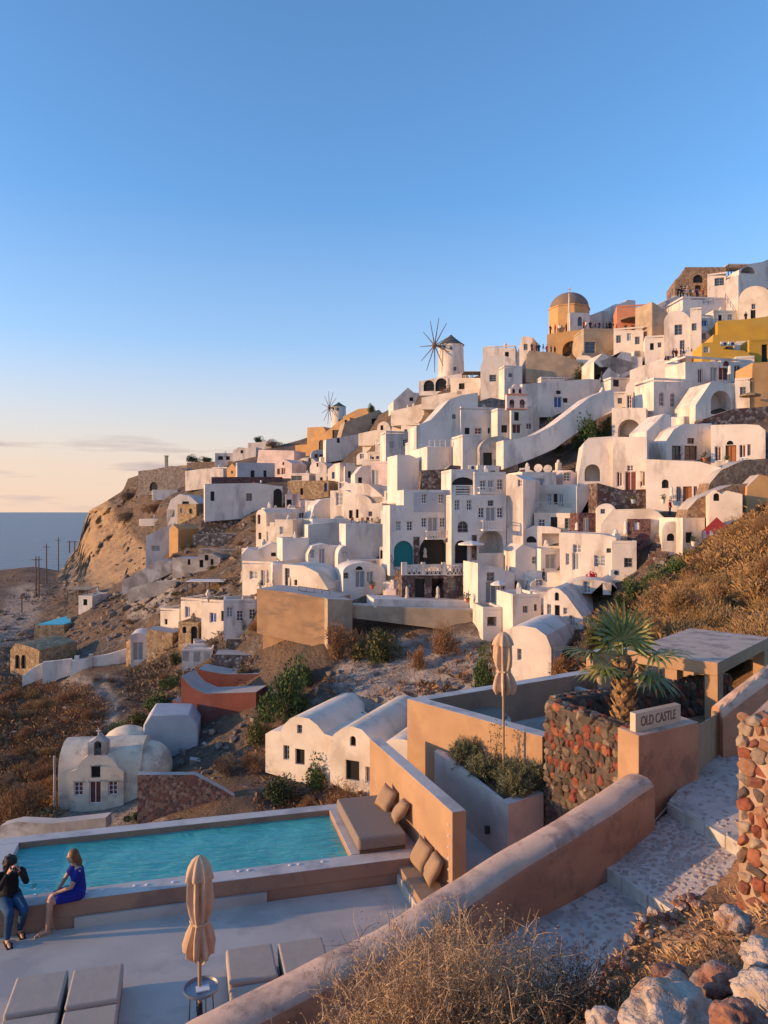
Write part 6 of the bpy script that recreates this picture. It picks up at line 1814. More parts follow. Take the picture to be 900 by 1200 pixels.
xs = [v.co.x for v in me.vertices]; ys = [v.co.y for v in me.vertices]
sx, sy = .86 / (max(xs) - min(xs)), .155 / (max(ys) - min(ys))
for v in me.vertices: v.co.x *= sx; v.co.y *= sy
me.materials.clear(); me.materials.append(MATS['letter'])
lo = bpy.data.objects.new('lettering', me); col.objects.link(lo); lo.parent = sg
fnm = Vector((pd.y, -pd.x, 0))
lp = S0 + pd * .56 + Vector((0, 0, 3.352)) + fnm * .004
lo.location = lp - org(sg)
lo.rotation_euler = (R(90), 0, math.atan2(pd.y, pd.x))
# gate
gt = empty('wooden_gate', P0 + pd * 1.6 + Vector((0, 0, 2.2)), 'low tan wooden gate beside the name sign', 'gate')
g0 = P0 + pd * 1.5 + pn * .12 + Vector((.01, .0, 0)); g1 = Vector((6.02, 13.3, 0)); gd = (g1 - g0).normalized(); gp = Vector((-gd.y, gd.x, 0))
nbd = 4; Lg = (g1 - g0).length
for k in range(nbd):
    a = g0 + gd * (Lg - .12) * k / nbd; b = g0 + gd * ((Lg - .12) * (k + 1) / nbd - .008)
    MB().prism(xy(a, b, b + gp * .03, a + gp * .03), 2.25, 3.06 + .01 * k).build('board', 'wood_tan', gt)
MB().prism(xy(g1 - gd * .12, g1, g1 + gp * .1, g1 - gd * .12 + gp * .1), 2.1, 3.12).build('gate_post', 'wood_tan', gt)
# upper wall with flaking rounded top
uw = empty('stair_wall', (7, 13.5, 2.2), 'upper stair wall with flaking pink rounded top beyond the gate', 'wall'); uw['kind'] = 'thing'
tp_ = catm([Vector((5.98, 13.55, 3.18)), Vector((6.5, 13.6, 3.55)), Vector((7.1, 13.62, 3.98)), Vector((8.0, 13.7, 4.55)), Vector((9.2, 13.8, 5.2))], 6)
sv_, sf_, smi = [], [], []
for i, p in enumerate(tp_):
    for j, (o_, z_) in enumerate(prof):
        wv_ = .03 * noise.noise(Vector((p.x * 2.6, j * .5, 3.3)))
        sv_.append(Vector((p.x, p.y - o_ * .95 - wv_, p.z + z_ * (1 if j in (0, 11) else 1.3) + wv_)))
for i in range(len(tp_) - 1):
    for j in range(m_ - 1):
        sf_.append((i * m_ + j, i * m_ + j + 1, (i + 1) * m_ + j + 1, (i + 1) * m_ + j)); smi.append(1 if 1 <= j <= 7 else 0)
sf_.append(tuple(range(m_))); smi.append(0)
o = mesh_obj('wall', sv_, sf_, ['stair_plaster', 'pink_cap'], uw, smooth=50); o.data.polygons.foreach_set('material_index', smi)

# ---------------------------------------------------------------- lava stone walls round the palm
STONES = []
for k in range(10):
    r = random.Random(50 + k); bm = bmesh.new()
    for i in range(15):
        d_ = Vector((r.gauss(0, 1), r.gauss(0, 1), r.gauss(0, 1))).normalized()
        s = max(abs(d_.x), abs(d_.y), abs(d_.z)) ** -.45
        bm.verts.new(d_ * s * r.uniform(.9, 1.05) * .5)
    res = bmesh.ops.convex_hull(bm, input=bm.verts)
    bmesh.ops.delete(bm, geom=[g for g in res['geom_interior'] if isinstance(g, bmesh.types.BMVert)], context='VERTS')
    bmesh.ops.bevel(bm, geom=bm.edges, offset=.035, segments=1, affect='EDGES', clamp_overlap=True)
    me = bpy.data.meshes.new('stone'); bm.to_mesh(me); bm.free()
    STONES.append(me)
def stone_meshes(m):
    out = []
    for me in STONES:
        c = me.copy(); c.materials.append(MATS[m]); out.append(c)
    return out
def lay_stones(parent, a, b, z0f, z1f, nrm, size, m, seed, proud=.03, thick=.16, cap=400):
    """one object per stone over the face from a to b (plan points), z limits as functions of t, facing nrm"""
    r = random.Random(seed); ms = stone_meshes(m)
    L = (b - a).length; t_ = (b - a).normalized(); up = Vector((0, 0, 1)); n = 0
    z = min(z0f(0), z0f(1)); zmax = max(z1f(0), z1f(1))
    po_ = org(parent)
    while z < zmax - size * .3 and n < cap:
        h = size * r.uniform(.75, 1.25); x = -r.uniform(0, .3) * size
        while x < L - size * .15 and n < cap:
            w = size * r.uniform(.65, 1.5)
            xx = min(max(x + w / 2, w * .3), L - w * .3); tt = xx / L
            zc = z + h / 2 + r.uniform(-.12, .12) * size
            if zc > z0f(tt) + .0 and zc < z1f(tt) - h * .25:
                o = bpy.data.objects.new('stone', r.choice(ms)); col.objects.link(o); o.parent = parent
                p = a + t_ * xx + nrm * (proud - thick * .32 + r.uniform(-.02, .015)); p = Vector((p.x, p.y, zc))
                o.location = p - po_
                Mx = Matrix((t_, nrm, up)).transposed().to_4x4()
                sp_ = Matrix.Rotation(r.uniform(-.5, .5), 4, 'Y')
                o.rotation_euler = (Mx @ sp_).to_euler()
                o.scale = (w * 1.16, thick, h * 1.22)
                n += 1
            x += w * .96
        z += h * .93
    return n
L0, L1 = Vector((2.98, 13.7, 0)), Vector((3.86, 12.08, 0))
L2 = Vector((7.5, 16.05, 0))
def lava_wall(label, a, b, nrm, z0, z1, th, seed, top=True, size=.145, face=None):
    e = empty('lava_stone_wall', (a + b) / 2 + Vector((0, 0, z0)), label, 'wall'); e['kind'] = 'thing'
    MB().prism(xy(a, b, b - nrm * th, a - nrm * th), z0, z1 - .02).build('core', 'mortar_dark', e)
    lay_stones(e, a, b, lambda t: face if face else z0, lambda t: z1, nrm, size, 'stone_lava', seed)
    if top:
        L = (b - a).length; r = random.Random(seed + 9); ms = stone_meshes('stone_lava'); t_ = (b - a).normalized()
        for row in range(2):
            x = 0
            while x < L:
                w = size * r.uniform(.9, 1.5)
                o = bpy.data.objects.new('stone', r.choice(ms)); col.objects.link(o); o.parent = e
                p = a + t_ * (x + w / 2) - nrm * (th * (.27 + .5 * row)); p = Vector((p.x, p.y, z1 - .02))
                o.location = p - org(e); o.scale = (w, th * .56, .09); o.rotation_euler = (0, 0, math.atan2(t_.y, t_.x) + r.uniform(-.15, .15))
                x += w * .97
    return e
nl = Vector((-(L1 - L0).normalized().y, (L1 - L0).normalized().x, 0)); nl = nl if nl.x < 0 else -nl
lava_wall('wall of red and brown lava stones facing the rosemary planter', L0, L1, nl, .5, 3.2, .34, 3, size=.15, face=.95)
nr2 = Vector(((L2 - L0).normalized().y, -(L2 - L0).normalized().x, 0))
lb0 = L0 + (L2 - L0).normalized() * .36
lava_wall('dark lava stone wall behind the palm', lb0 + nr2 * -.0, L2, nr2, 1.6, 3.2, .34, 11, size=.16, face=2.3)
MB().prism(xy(L0 + Vector((.3, -.1, 0)), L1 + Vector((.3, .1, 0)), P0 + pd * 1.4 + pn * .45, Vector((6.1, 13.6, 0)), L2 + Vector((-.2, -.4, 0)), lb0 + nr2 * .05), 1.0, 2.5).build('planting_bed', 'bank_soil')
bpy.data.objects['planting_bed']['kind'] = 'structure'

# ---------------------------------------------------------------- stair path
spath = empty('stone_path', (3.5, 10, 1.4)); spath['kind'] = 'structure'
def slope_slab(name, pts, m, parent, down=1.2):
    n = len(pts); vs = [Vector(p) for p in pts] + [Vector((p[0], p[1], p[2] - down)) for p in pts]
    tri = tessellate_polygon([[Vector((p[0], p[1], 0)) for p in pts]])
    fs = []
    for t in tri:
        p, q, r = [Vector((pts[i][0], pts[i][1])) for i in t]
        fs.append(tuple(t) if (q - p).cross(r - p) > 0 else tuple(t[::-1]))
    ar = sum(pts[i][0] * pts[(i + 1) % n][1] - pts[(i + 1) % n][0] * pts[i][1] for i in range(n))
    for i in range(n):
        j = (i + 1) % n
        fs.append((i, i + n, j + n, j) if ar > 0 else (i, j, j + n, i + n))
    return mesh_obj(name, vs, fs, m, parent)
k1a, k1b = G(703, 1010, 1.62), G(835, 1096, 1.70)
k2a, k2b = G(784, 942, 2.08), G(880, 995, 2.14)
t1 = [Vector((-3.2, 7.0, .85)), Vector((-3.6, 5.6, .8)), Vector((-.3, 6.3, 1.1)), Vector((2.0, 7.2, 1.32)), Vector((k1b.x, k1b.y, 1.52)), Vector((k1a.x, k1a.y, 1.46)), Vector((2.3, 10.1, 1.36)), Vector((.6, 8.9, 1.18)), Vector((-1.0, 7.9, 1.0))]
t2 = [Vector((k1a.x, k1a.y, 1.63)), Vector((k1b.x, k1b.y, 1.70)), Vector((k2b.x, k2b.y, 1.98)), Vector((k2a.x, k2a.y, 1.93))]
t3 = [Vector((k2a.x, k2a.y, 2.09)), Vector((k2b.x, k2b.y, 2.14)), Vector((7.4, 11.6, 2.5)), Vector((7.6, 13.4, 2.55)), Vector((6.0, 13.5, 2.42)), Vector((5.2, 12.6, 2.26))]
def plane_z(t):
    A = np.array([(p[0], p[1], 1) for p in t]); b = np.array([p[2] for p in t])
    s = np.linalg.lstsq(A, b, rcond=None)[0]
    return lambda q: s[0] * q[0] + s[1] * q[1] + s[2]
t1, t2, t3 = [[Vector((p.x, p.y, plane_z(t)(p))) for p in t] for t in (t1, t2, t3)]
for t in (t1, t2, t3): slope_slab('tread', t, 'path_mortar', spath)
def kerb(a, b, za0, za1, n):
    d_ = Vector((b.x - a.x, b.y - a.y, 0)); L = d_.length; d_.normalize(); p_ = Vector((d_.y, -d_.x, 0))
    if p_.x > 0: p_ = -p_
    for k in range(n):
        x0 = L * k / n + .004; x1 = L * (k + 1) / n - .004
        z = za0 + (za1 - za0) * (k + .5) / n + rnd.uniform(-.01, .01)
        q = [a + d_ * x0 + p_ * .05, a + d_ * x1 + p_ * .05, a + d_ * x1 - p_ * .13, a + d_ * x0 - p_ * .13]
        o = MB().prism(xy(*q), z - .3, z + .012).build('kerb', 'kerb_stone', spath); bevel(o, .02, 2)
kerb(k1a, k1b, 1.635, 1.70, 4); kerb(k2a, k2b, 2.095, 2.15, 4)
def cobbles(poly, n, seed, zmap):
    r = np.random.RandomState(seed)
    a = np.array([(p[0], p[1]) for p in poly]); lo = a.min(0); hi = a.max(0)
    pts = []
    tries = 0
    while len(pts) < n and tries < n * 60:
        tries += 1
        q = lo + (hi - lo) * r.rand(2)
        if not in_poly(np.array([q[0]]), np.array([q[1]]), [tuple(x) for x in a])[0]: continue
        if any((q[0] - o[0]) ** 2 + (q[1] - o[1]) ** 2 < (.085) ** 2 for o in pts): continue
        pts.append(q)
    vs, fs = [], []
    co = [np.array([v.co[:] for v in me.vertices]) for me in STONES]; fc_ = [[tuple(p.vertices) for p in me.polygons] for me in STONES]
    for q in pts:
        k = r.randint(len(STONES)); s = r.uniform(.06, .13); an = r.uniform(0, 6.28)
        c, sn_ = math.cos(an), math.sin(an)
        v = co[k] * np.array([s * r.uniform(.8, 1.5), s, .07])
        v = np.stack([v[:, 0] * c - v[:, 1] * sn_, v[:, 0] * sn_ + v[:, 1] * c, v[:, 2]], -1) + np.array([q[0], q[1], zmap(q) - .017])
        n0 = len(vs); vs += [tuple(x) for x in v]; fs += [tuple(i + n0 for i in f) for f in fc_[k]]
    o = mesh_obj('cobbles', vs, fs, 'cobble', spath); o['kind'] = 'stuff'
cobbles(t1[2:7], 420, 1, plane_z(t1)); cobbles(t2, 300, 2, plane_z(t2)); cobbles(t3, 200, 3, plane_z(t3))
hose = MB().tube([Vector((3.0, 10.72, 1.5)), Vector((3.35, 10.85, 1.66)), Vector((4.0, 11.35, 1.82)), Vector((4.45, 11.75, 2.0)), Vector((4.7, 11.9, 2.2))], .014, 6)
meta(hose.build('cable', 'oldgrey'), 'grey cable running along the foot of the stair wall', 'cable')

# ---------------------------------------------------------------- rocky bank in the near corner
BK = np.array([(-5, 5.4, .7), (-3, 5.4, .85), (-.5, 6.3, 1.15), (1.2, 6.9, 1.3), (2.3, 7.95, 1.5), (2.7, 8.5, 1.6), (3.4, 9.15, 1.72), (3.9, 9.3, 1.85), (5.2, 10.1, 2.15), (6.5, 11.0, 2.4), (.3, 5.8, 2.2), (-1.2, 5.0, 2.2), (1.4, 6.0, 2.35), (2.0, 5.2, 3.0), (2.5, 6.3, 2.45), (3.2, 7.1, 2.15),
               (2.5, 4.6, 3.45), (3.6, 6.0, 3.0), (4.3, 7.6, 2.35), (4.6, 6.5, 3.3), (1, 3.5, 3.7), (0, 2, 4.6), (2, 2, 4.7), (4, 3, 4.4), (-2, 3, 3.7), (-4, 4, 2.3), (6, 7, 4.1), (6, 8.8, 3.1), (0, 0, 5.0), (3, 0, 5.1), (-3, 0, 4.4), (7, 4, 4.9), (0, -4, 5.4), (8, 9, 4.2), (8, -2, 5.4), (-6, 0, 3), (-6, -4, 4)])
def zbank(x, y):
    w = 1.0 / (((x[..., None] - BK[:, 0]) ** 2 + (y[..., None] - BK[:, 1]) ** 2) + .06) ** 1.7
    return (w * BK[:, 2]).sum(-1) / w.sum(-1)
def zb1(x, y): return float(zbank(np.array([x]), np.array([y]))[0])
gx, gy = np.meshgrid(np.arange(-6.5, 9.01, .09), np.arange(-4, 10.6, .09))
gz = zbank(gx, gy)
nz = np.vectorize(lambda a, b: fbm(Vector((a * 1.6, b * 1.6, 0)), 4))(gx, gy)
gz = gz + nz * .16
# keep clear of the path and the terrace
edge = np.interp(gx, [-6.5, -3.6, -.4, 1.2, 1.9, 2.35, 2.7, 3.4, 3.9, 5.2, 6.5, 9], [5.6, 5.75, 6.45, 7.05, 7.4, 8.05, 8.6, 9.22, 9.4, 10.2, 11.0, 12.0])
gz = np.where(gy > edge, np.minimum(gz, .3), gz)
nr3, nc3 = gx.shape
idx = np.arange(nr3 * nc3).reshape(nr3, nc3)
Fc = np.stack([idx[:-1, :-1], idx[:-1, 1:], idx[1:, 1:], idx[1:, :-1]], -1).reshape(-1, 4)
cy_ = (gy[:-1, :-1] < edge[:-1, :-1] + .12).reshape(-1)
meta(np_mesh('rocky_bank', np.stack([gx, gy, gz], -1).reshape(-1, 3), Fc[cy_], 'bank_soil', smooth=True, loc=(2, 5, 2)), kind='structure')
def boulder(loc, size, m, label, seed, sub=4, rough=.35, group=None):
    bm = bmesh.new(); bmesh.ops.create_icosphere(bm, subdivisions=sub, radius=1)
    for v in bm.verts:
        p = v.co.copy(); o_ = Vector((seed * 7.1, seed * 3.3, seed))
        k = 1 + rough * fbm(p * 1.3 + o_, 5) * 1.5 - .38 * abs(noise.noise(p * 2.2 + o_)) - .16 * abs(noise.noise(p * 5.5 + o_)) + .05 * noise.noise(p * 11 + o_)
        k = min(k, 1.0 + .12 * noise.cell(p * 1.7 + o_))
        v.co = Vector((p.x * k * size[0], p.y * k * size[1], p.z * k * size[2]))
    me = bpy.data.meshes.new('boulder'); bm.to_mesh(me); bm.free(); me.materials.append(MATS[m])
    me.polygons.foreach_set('use_smooth', [sub > 3] * len(me.polygons))
    o = bpy.data.objects.new('boulder', me); col.objects.link(o); o.location = loc; o.rotation_euler = (0, 0, seed)
    return meta(o, label, 'rock', group)
for i, (u, v, d, s, m, lab) in enumerate(((790, 1196, 5.0, (.56, .34, .26), 'boulder', 'large pale boulder with ochre stains on the near bank'), (712, 1200, 5.3, (.2, .16, .12), 'boulder', 'small pale boulder against the large boulder'), (848, 1150, 5.6, (.24, .2, .15), 'red_rock', 'dark red rock wedged between pale boulders'),
        (898, 1118, 5.9, (.24, .2, .13), 'boulder', 'pale rock under the red stone wall'), (905, 1172, 5.0, (.34, .26, .22), 'boulder', 'grey pitted rock beside the dark red rock'), (785, 1140, 6.0, (.16, .13, .11), 'red_rock', 'orange rock above the large boulder'), (865, 1195, 4.6, (.2, .18, .16), 'red_rock', 'purple rock at the foot of the pitted rock'),
        (860, 1075, 7.0, (.2, .18, .13), 'boulder', 'flat rock in the dry grass below the red stone wall'))):
    p = W(u, v, d); boulder(p - Vector((0, 0, s[2] * .25)), s, m, lab, i + 1)
EDX, EDY = [-6.5, -3.6, -.4, 1.2, 1.9, 2.35, 2.7, 3.4, 3.9, 5.2, 6.5, 9], [5.6, 5.75, 6.45, 7.05, 7.4, 8.05, 8.6, 9.22, 9.4, 10.2, 11.0, 12.0]
for i in range(46):
    x = rnd.uniform(2.0, 3.9); y = float(np.interp(x, EDX, EDY)) - abs(rnd.gauss(.02, .16)); s = rnd.uniform(.03, .085)
    boulder((x, y, zb1(x, y) + .16 * fbm(Vector((x * 1.6, y * 1.6, 0)), 4) + s * .2), (s * rnd.uniform(.9, 1.6), s, s * rnd.uniform(.5, .9)), 'red_rock' if rnd.random() < .6 else 'boulder', 'loose stone lying along the edge of the stair path', 20 + i, 2, .45, 'loose stones along the path edge')

# red stone wall at the picture's edge
rw_ = empty('rubble_wall', (4.3, 8.3, 2.0), 'red rubble wall with crumbling pale mortar beside the stair path', 'wall'); rw_['kind'] = 'thing'
E0, E1 = Vector((4.12, 8.62, 0)), Vector((4.50, 8.08, 0)); ed = (E1 - E0).normalized(); en = Vector((ed.y, -ed.x, 0)); en = en if en.x < 0 else -en
bk_ = Vector((.79, .62, 0))
E3, E2 = E0 + bk_ * 3.2, E1 + bk_ * 3.2
vs = [(E0.x, E0.y, 1.3), (E1.x, E1.y, 1.6), (E2.x, E2.y, 2.5), (E3.x, E3.y, 2.3), (E0.x, E0.y, 4.20), (E1.x, E1.y, 4.36), (E2.x, E2.y, 5.2), (E3.x, E3.y, 5.1)]
o = MB().add(vs, [(0, 3, 2, 1), (4, 5, 6, 7), (0, 1, 5, 4), (1, 2, 6, 5), (2, 3, 7, 6), (3, 0, 4, 7)]).build('core', 'mortar_pale', rw_)
lay_stones(rw_, E0, E1, lambda t: 1.6, lambda t: 4.40, en, .15, 'stone_wall_red', 21, proud=.03, thick=.16)
lay_stones(rw_, E0 + Vector((.1, .02, 0)), E1 + bk_ * .2, lambda t: 4.2, lambda t: 4.42, en, .17, 'stone_wall_red', 25, proud=-.1, thick=.3)
en2 = Vector((ed.x, ed.y, 0))
lay_stones(rw_, E1, E1 + bk_ * 1.6, lambda t: 1.9, lambda t: 4.3 + .4 * t, Vector((.62, -.79, 0)), .17, 'stone_wall_red', 22, proud=.03, thick=.14, cap=120)
# ================================================================ plants
def put_bush(key, u, v, hw, hh, label, group=None, fn=None, name='shrub', cat='shrub', off=-.3):
    d = D(u, v) if fn is None else float(fn(np.array([u * 1.]), np.array([v * 1.]))[0])
    d += off; s = d / F
    return bush(key, W(u, v, d), (hw * s * 1.05, hw * s * .9, hh * s * .98), label, group, name, cat)
for a in (('green', 335, 838, 36, 62, 'large green shrub beside the oxide red terraces'), ('green2', 352, 800, 18, 30, 'green shrub climbing the dark rubble terrace wall'), ('olive', 305, 868, 20, 34, 'yellow green shrub below the oxide red wall'),
          ('olive', 436, 772, 34, 46, 'olive shrub on the pale gully under the terrace parapet'), ('rust', 400, 770, 28, 44, 'rusty dry shrub beside the orange retaining wall'), ('rust2', 521, 764, 20, 36, 'rusty dry shrub below the terrace parapet'),
          ('rust', 489, 784, 15, 28, 'small rusty shrub on the gully slope'), ('green2', 566, 806, 16, 46, 'tall green shrub behind the orange parapet'), ('green2', 376, 918, 25, 36, 'leafy fig bush in front of the barrel house doorways'),
          ('dark', 323, 938, 30, 30, 'low dark green shrub beside the pale pink barrel house'), ('rust2', 402, 948, 34, 32, 'rusty shrub along the back of the pool'), ('rust', 362, 952, 20, 18, 'low rusty shrub near the pool coping'),
          ('rust', 26, 958, 32, 40, 'round rust coloured bush on the slope before the chapel'), ('greyb', 262, 905, 24, 24, 'grey thorny shrub above the rubble retaining wall'), ('rust2', 297, 900, 18, 22, 'rusty thorn shrub beside the pale pink house'),
          ('dark', 652, 528, 17, 36, 'dark bushy shrub beside the sweeping white stair wall'), ('green', 690, 524, 26, 40, 'rounded green shrub above the grey stone terrace'), ('olive', 716, 512, 14, 30, 'olive shrub at the top of the stair wall'),
          ('dark', 683, 447, 14, 22, 'dark shrub hanging beside the buff bastion'), ('dark', 640, 446, 10, 12, 'small bush growing from the bastion wall'), ('green', 257, 590, 10, 22, 'small leafy tree in front of the long white house'),
          ('rust2', 268, 604, 9, 14, 'rusty bush on the edge of the long white house'), ('dark', 225, 541, 10, 8, 'dark round shrub on the far skyline'), ('dark', 243, 541, 12, 6, 'low dark hedge on the far skyline'), ('dark', 302, 519, 9, 8, 'dark shrub on the skyline above the white roofs'),
          ('greyb', 320, 524, 14, 9, 'grey scrub on the skyline beside the salmon wall'), ('dark', 436, 482, 6, 9, 'small cypress like shrub on the tan ridge'), ('green', 140, 862, 22, 16, 'green ground shrub at the path bend'), ('olive', 162, 846, 20, 16, 'yellow green bank shrub above the cistern'),
          ('green2', 185, 828, 20, 18, 'green bank shrub beside the red terrace'), ('green', 200, 806, 14, 16, 'green shrub under the little terrace room'), ('dark', 205, 778, 10, 16, 'dark shrub beside the garden wall'), ('greyb', 345, 722, 12, 24, 'dry vine on the orange retaining wall'),
          ('olive', 392, 738, 14, 36, 'dry creeper on the shaded stone return'), ('rust', 655, 795, 20, 30, 'rusty shrub beside the whitewashed barrel store'), ('greyb', 690, 775, 20, 34, 'bare grey shrub behind the orange terrace'), ('olive', 560, 722, 12, 12, 'ochre flowering plant on the terrace parapet'),
          ('dark', 285, 736, 10, 14, 'dark agave like plant on the grey terrace'), ('rust2', 300, 738, 12, 12, 'dry plant in the grey terrace bed'), ('greyb', 830, 560, 14, 20, 'leafless grey vine above the stone bank'), ('green', 160, 960, 14, 12, 'low green shrub at the chapel corner'),
          ('greyb', 230, 600, 14, 14, 'grey bush above the cave house'), ('rust', 180, 600, 14, 12, 'rusty bush on the cliff shoulder'), ('greyb', 150, 610, 16, 14, 'grey scrub clump on the cliff top'), ('greyb', 150, 585, 14, 12, 'grey brown scrub under the castle wall')):
    put_bush(*a)
for i, (key, u, v, hw, hh) in enumerate((('green', 745, 700, 17, 26), ('green2', 768, 694, 22, 32), ('green', 790, 676, 20, 26), ('dark', 728, 716, 14, 24), ('green2', 806, 664, 14, 18), ('green', 760, 712, 18, 22))):
    put_bush(key, u, v, hw, hh, 'clump of broad leaved ivy spilling over the grassy bank', 'ivy clumps on the grassy bank', Dh, 'ivy_shrub', 'ivy')
for (u, v, hw, hh) in ((706, 744, 16, 28), (722, 730, 14, 22), (694, 752, 10, 20)):
    put_bush('olive', u, v, hw, hh, 'dark olive scrub where the bank meets the white roofs', 'olive scrub on the bank edge', Dh)
rb = random.Random(4)
for i in range(64):
    u = rb.uniform(725, 930); t = rb.random() ** .8
    vt_ = np.interp(u, [p[0] for p in hc], [p[1] for p in hc])
    v = vt_ + 6 + (768 - vt_) * t
    d = float(Dh(np.array([u]), np.array([v]))[0]); s = rb.uniform(.7, 1.35) * F / d
    put_bush(rb.choice(['gold', 'gold2', 'rust', 'rust2', 'gold', 'gold2']), u, v, s, s * rb.uniform(.8, 1.15), 'fluffy dry gold brown bush on the bank above the pergola', 'dry bushes on the bank', Dh, 'dry_bush', 'bush')
for i in range(46):
    u = rb.uniform(-10, 118); v = rb.uniform(806, 950)
    if not in_poly(np.array([u]), np.array([v]), LEFT_SLOPE)[0]: continue
    d = D(u, v); s = rb.uniform(.9, 1.7) * F / d
    put_bush(rb.choice(['rust', 'rust2', 'greyb', 'gold2']), u, v, s, s * .8, 'rounded dry thorn bush on the slope below the winding path', 'thorn bushes on the left slope', None, 'dry_bush', 'bush')
for i in range(60):
    u = rb.uniform(95, 300); v = rb.uniform(575, 800)
    if v < vtop(u) + 14 or (u < 170 and 590 < v < 684 and u < 172): continue
    d = D(u, v); s = rb.uniform(.6, 1.3) * F / d
    put_bush(rb.choice(['greyb', 'rust2', 'greyb', 'olive']), u, v, s, s * .7, 'small dry bush among the rocks of the far hillside', 'bushes on the rocky far hillside', None, 'dry_bush', 'bush')

# ---------------------------------------------------------------- rosemary in the planter
mat('rosemary', (.24, .235, .13), (.12, .125, .07), scale=9, rough=.8, bump=0, spec=.2)
def needle_shrub(loc, size, n, seed, label, m='rosemary', lw=.006, ll=.10):
    e = empty('rosemary_shrub', loc, label, 'shrub')
    r = np.random.RandomState(seed)
    # upright shoots from the base, each clothed in needles
    ns = 190
    dirs = r.normal(size=(ns, 3)) * np.array([.62, .62, .25]) + np.array([0, 0, .78]); dirs /= np.linalg.norm(dirs, axis=1)[:, None]
    ln = r.uniform(.62, 1.05, ns)
    tips = dirs * ln[:, None] * np.array(size)
    base = r.normal(size=(ns, 3)) * np.array([.22, .22, .02]) * np.array(size); base[:, 2] = np.abs(base[:, 2])
    k = r.randint(0, ns, n); t = .35 + .65 * r.rand(n) ** .7
    p = base[k] + (tips[k] - base[k]) * t[:, None] + r.normal(size=(n, 3)) * .012
    ax = dirs[k] * .9 + r.normal(size=(n, 3)) * .55; ax /= np.linalg.norm(ax, axis=1)[:, None]
    sd = np.cross(ax, r.normal(size=(n, 3))); sd /= np.linalg.norm(sd, axis=1)[:, None]
    l = ll * r.uniform(.5, 1.1, (n, 1)); w = lw * r.uniform(.7, 1.3, (n, 1))
    Vv = np.stack([p, p + ax * l * .5 + sd * w, p + ax * l, p + ax * l * .5 - sd * w], 1).reshape(-1, 3) + np.array(loc)
    np_mesh('foliage', Vv, np.arange(n * 4).reshape(n, 4), m, e)
    mb = MB()
    for i in range(0, ns, 5):
        a = Vector(base[i]) + Vector(loc); b = Vector(tips[i]) * .85 + Vector(loc)
        mb.tube([a, b], [.009, .003], 4)
    mb.build('stem', 'twig', e)
    return e
needle_shrub((1.72, 15.45, 1.40), (.46, .46, .62), 6500, 1, 'rosemary shrub at the far end of the planter')
needle_shrub((2.02, 14.75, 1.40), (.44, .46, .50), 6000, 2, 'rosemary shrub in the middle of the planter')
needle_shrub((2.5, 14.25, 1.40), (.48, .48, .56), 6500, 3, 'rosemary shrub beside the parasol pole')
needle_shrub((2.42, 13.75, 1.40), (.40, .36, .46), 5000, 4, 'rosemary shrub at the planter corner')
needle_shrub((2.82, 13.98, 1.40), (.34, .34, .60), 5000, 5, 'rosemary shrub against the lava stone wall')
sp = Vector((2.16, 14.55, 1.4))
e = empty('sapling', sp, 'thin leafy sapling climbing beside the parasol pole', 'plant')
r = random.Random(2); mb = MB(); LV = []
for k in range(5):
    q = [sp + Vector((.02 * k, 0, 0))]
    for j in range(5): q.append(q[-1] + Vector((r.uniform(-.08, .07), r.uniform(-.05, .05), .22)))
    mb.tube(q, [.008, .007, .006, .005, .004, .002], 4); LV += q[2:]
mb.build('stem', 'twig', e)
rr = np.random.RandomState(1); P_ = np.array([tuple(x) for x in LV])[rr.randint(0, len(LV), 150)] + rr.normal(size=(150, 3)) * .07
ax = rr.normal(size=(150, 3)); ax /= np.linalg.norm(ax, axis=1)[:, None]; sd = np.cross(ax, rr.normal(size=(150, 3))); sd /= np.linalg.norm(sd, axis=1)[:, None]
np_mesh('foliage', np.stack([P_, P_ + ax * .03 + sd * .012, P_ + ax * .06, P_ + ax * .03 - sd * .012], 1).reshape(-1, 3), np.arange(600).reshape(150, 4), 'leaf_olive', e)

# ---------------------------------------------------------------- palm
mat('palm_leaf', (.17, .20, .05), (.09, .13, .03), scale=5, rough=.5, bump=0, spec=.4, c3=(.30, .24, .07), scale3=3)
mat('palm_boot', (.42, .26, .12), (.30, .18, .085), scale=9, rough=.9, bump=.6, bscale=30, bdist=.01)
mat('palm_fibre', (.20, .12, .065), (.13, .08, .045), scale=20, rough=1, bump=.6, bscale=60, bdist=.01)
pb_ = W(731, 846, 12.75); pb_.z = 2.48
pm = empty('palm_tree', pb_, 'young fan palm with scaly trunk behind the name sign', 'palm')
ptop = W(730, 772, 12.75)
hgt = ptop.z - pb_.z
MB().lathe(pb_, [(.20, 0), (.185, hgt * .3), (.16, hgt * .7), (.145, hgt * .95), (.09, hgt * 1.04)], 18).build('trunk', 'palm_fibre', pm, smooth=60)
bm = bmesh.new()
vs = [bm.verts.new(p) for p in ((-.5, 0, -.1), (.5, 0, -.1), (.62, .2, .35), (-.62, .2, .35), (-.42, .75, .75), (.42, .75, .75), (0, .95, 1.1), (0, .35, .15), (0, .5, .8))]
for f in ((0, 1, 7), (1, 2, 7), (0, 7, 3), (7, 2, 5), (7, 5, 8), (7, 8, 4), (7, 4, 3), (8, 5, 6), (8, 6, 4), (0, 3, 2, 1), (3, 4, 6, 5, 2)):
    bm.faces.new([vs[i] for i in f])
bmesh.ops.recalc_face_normals(bm, faces=bm.faces)
bme = bpy.data.meshes.new('leaf_base'); bm.to_mesh(bme); bm.free(); bme.materials.append(MATS['palm_boot'])
r = random.Random(6)
nrow = 13
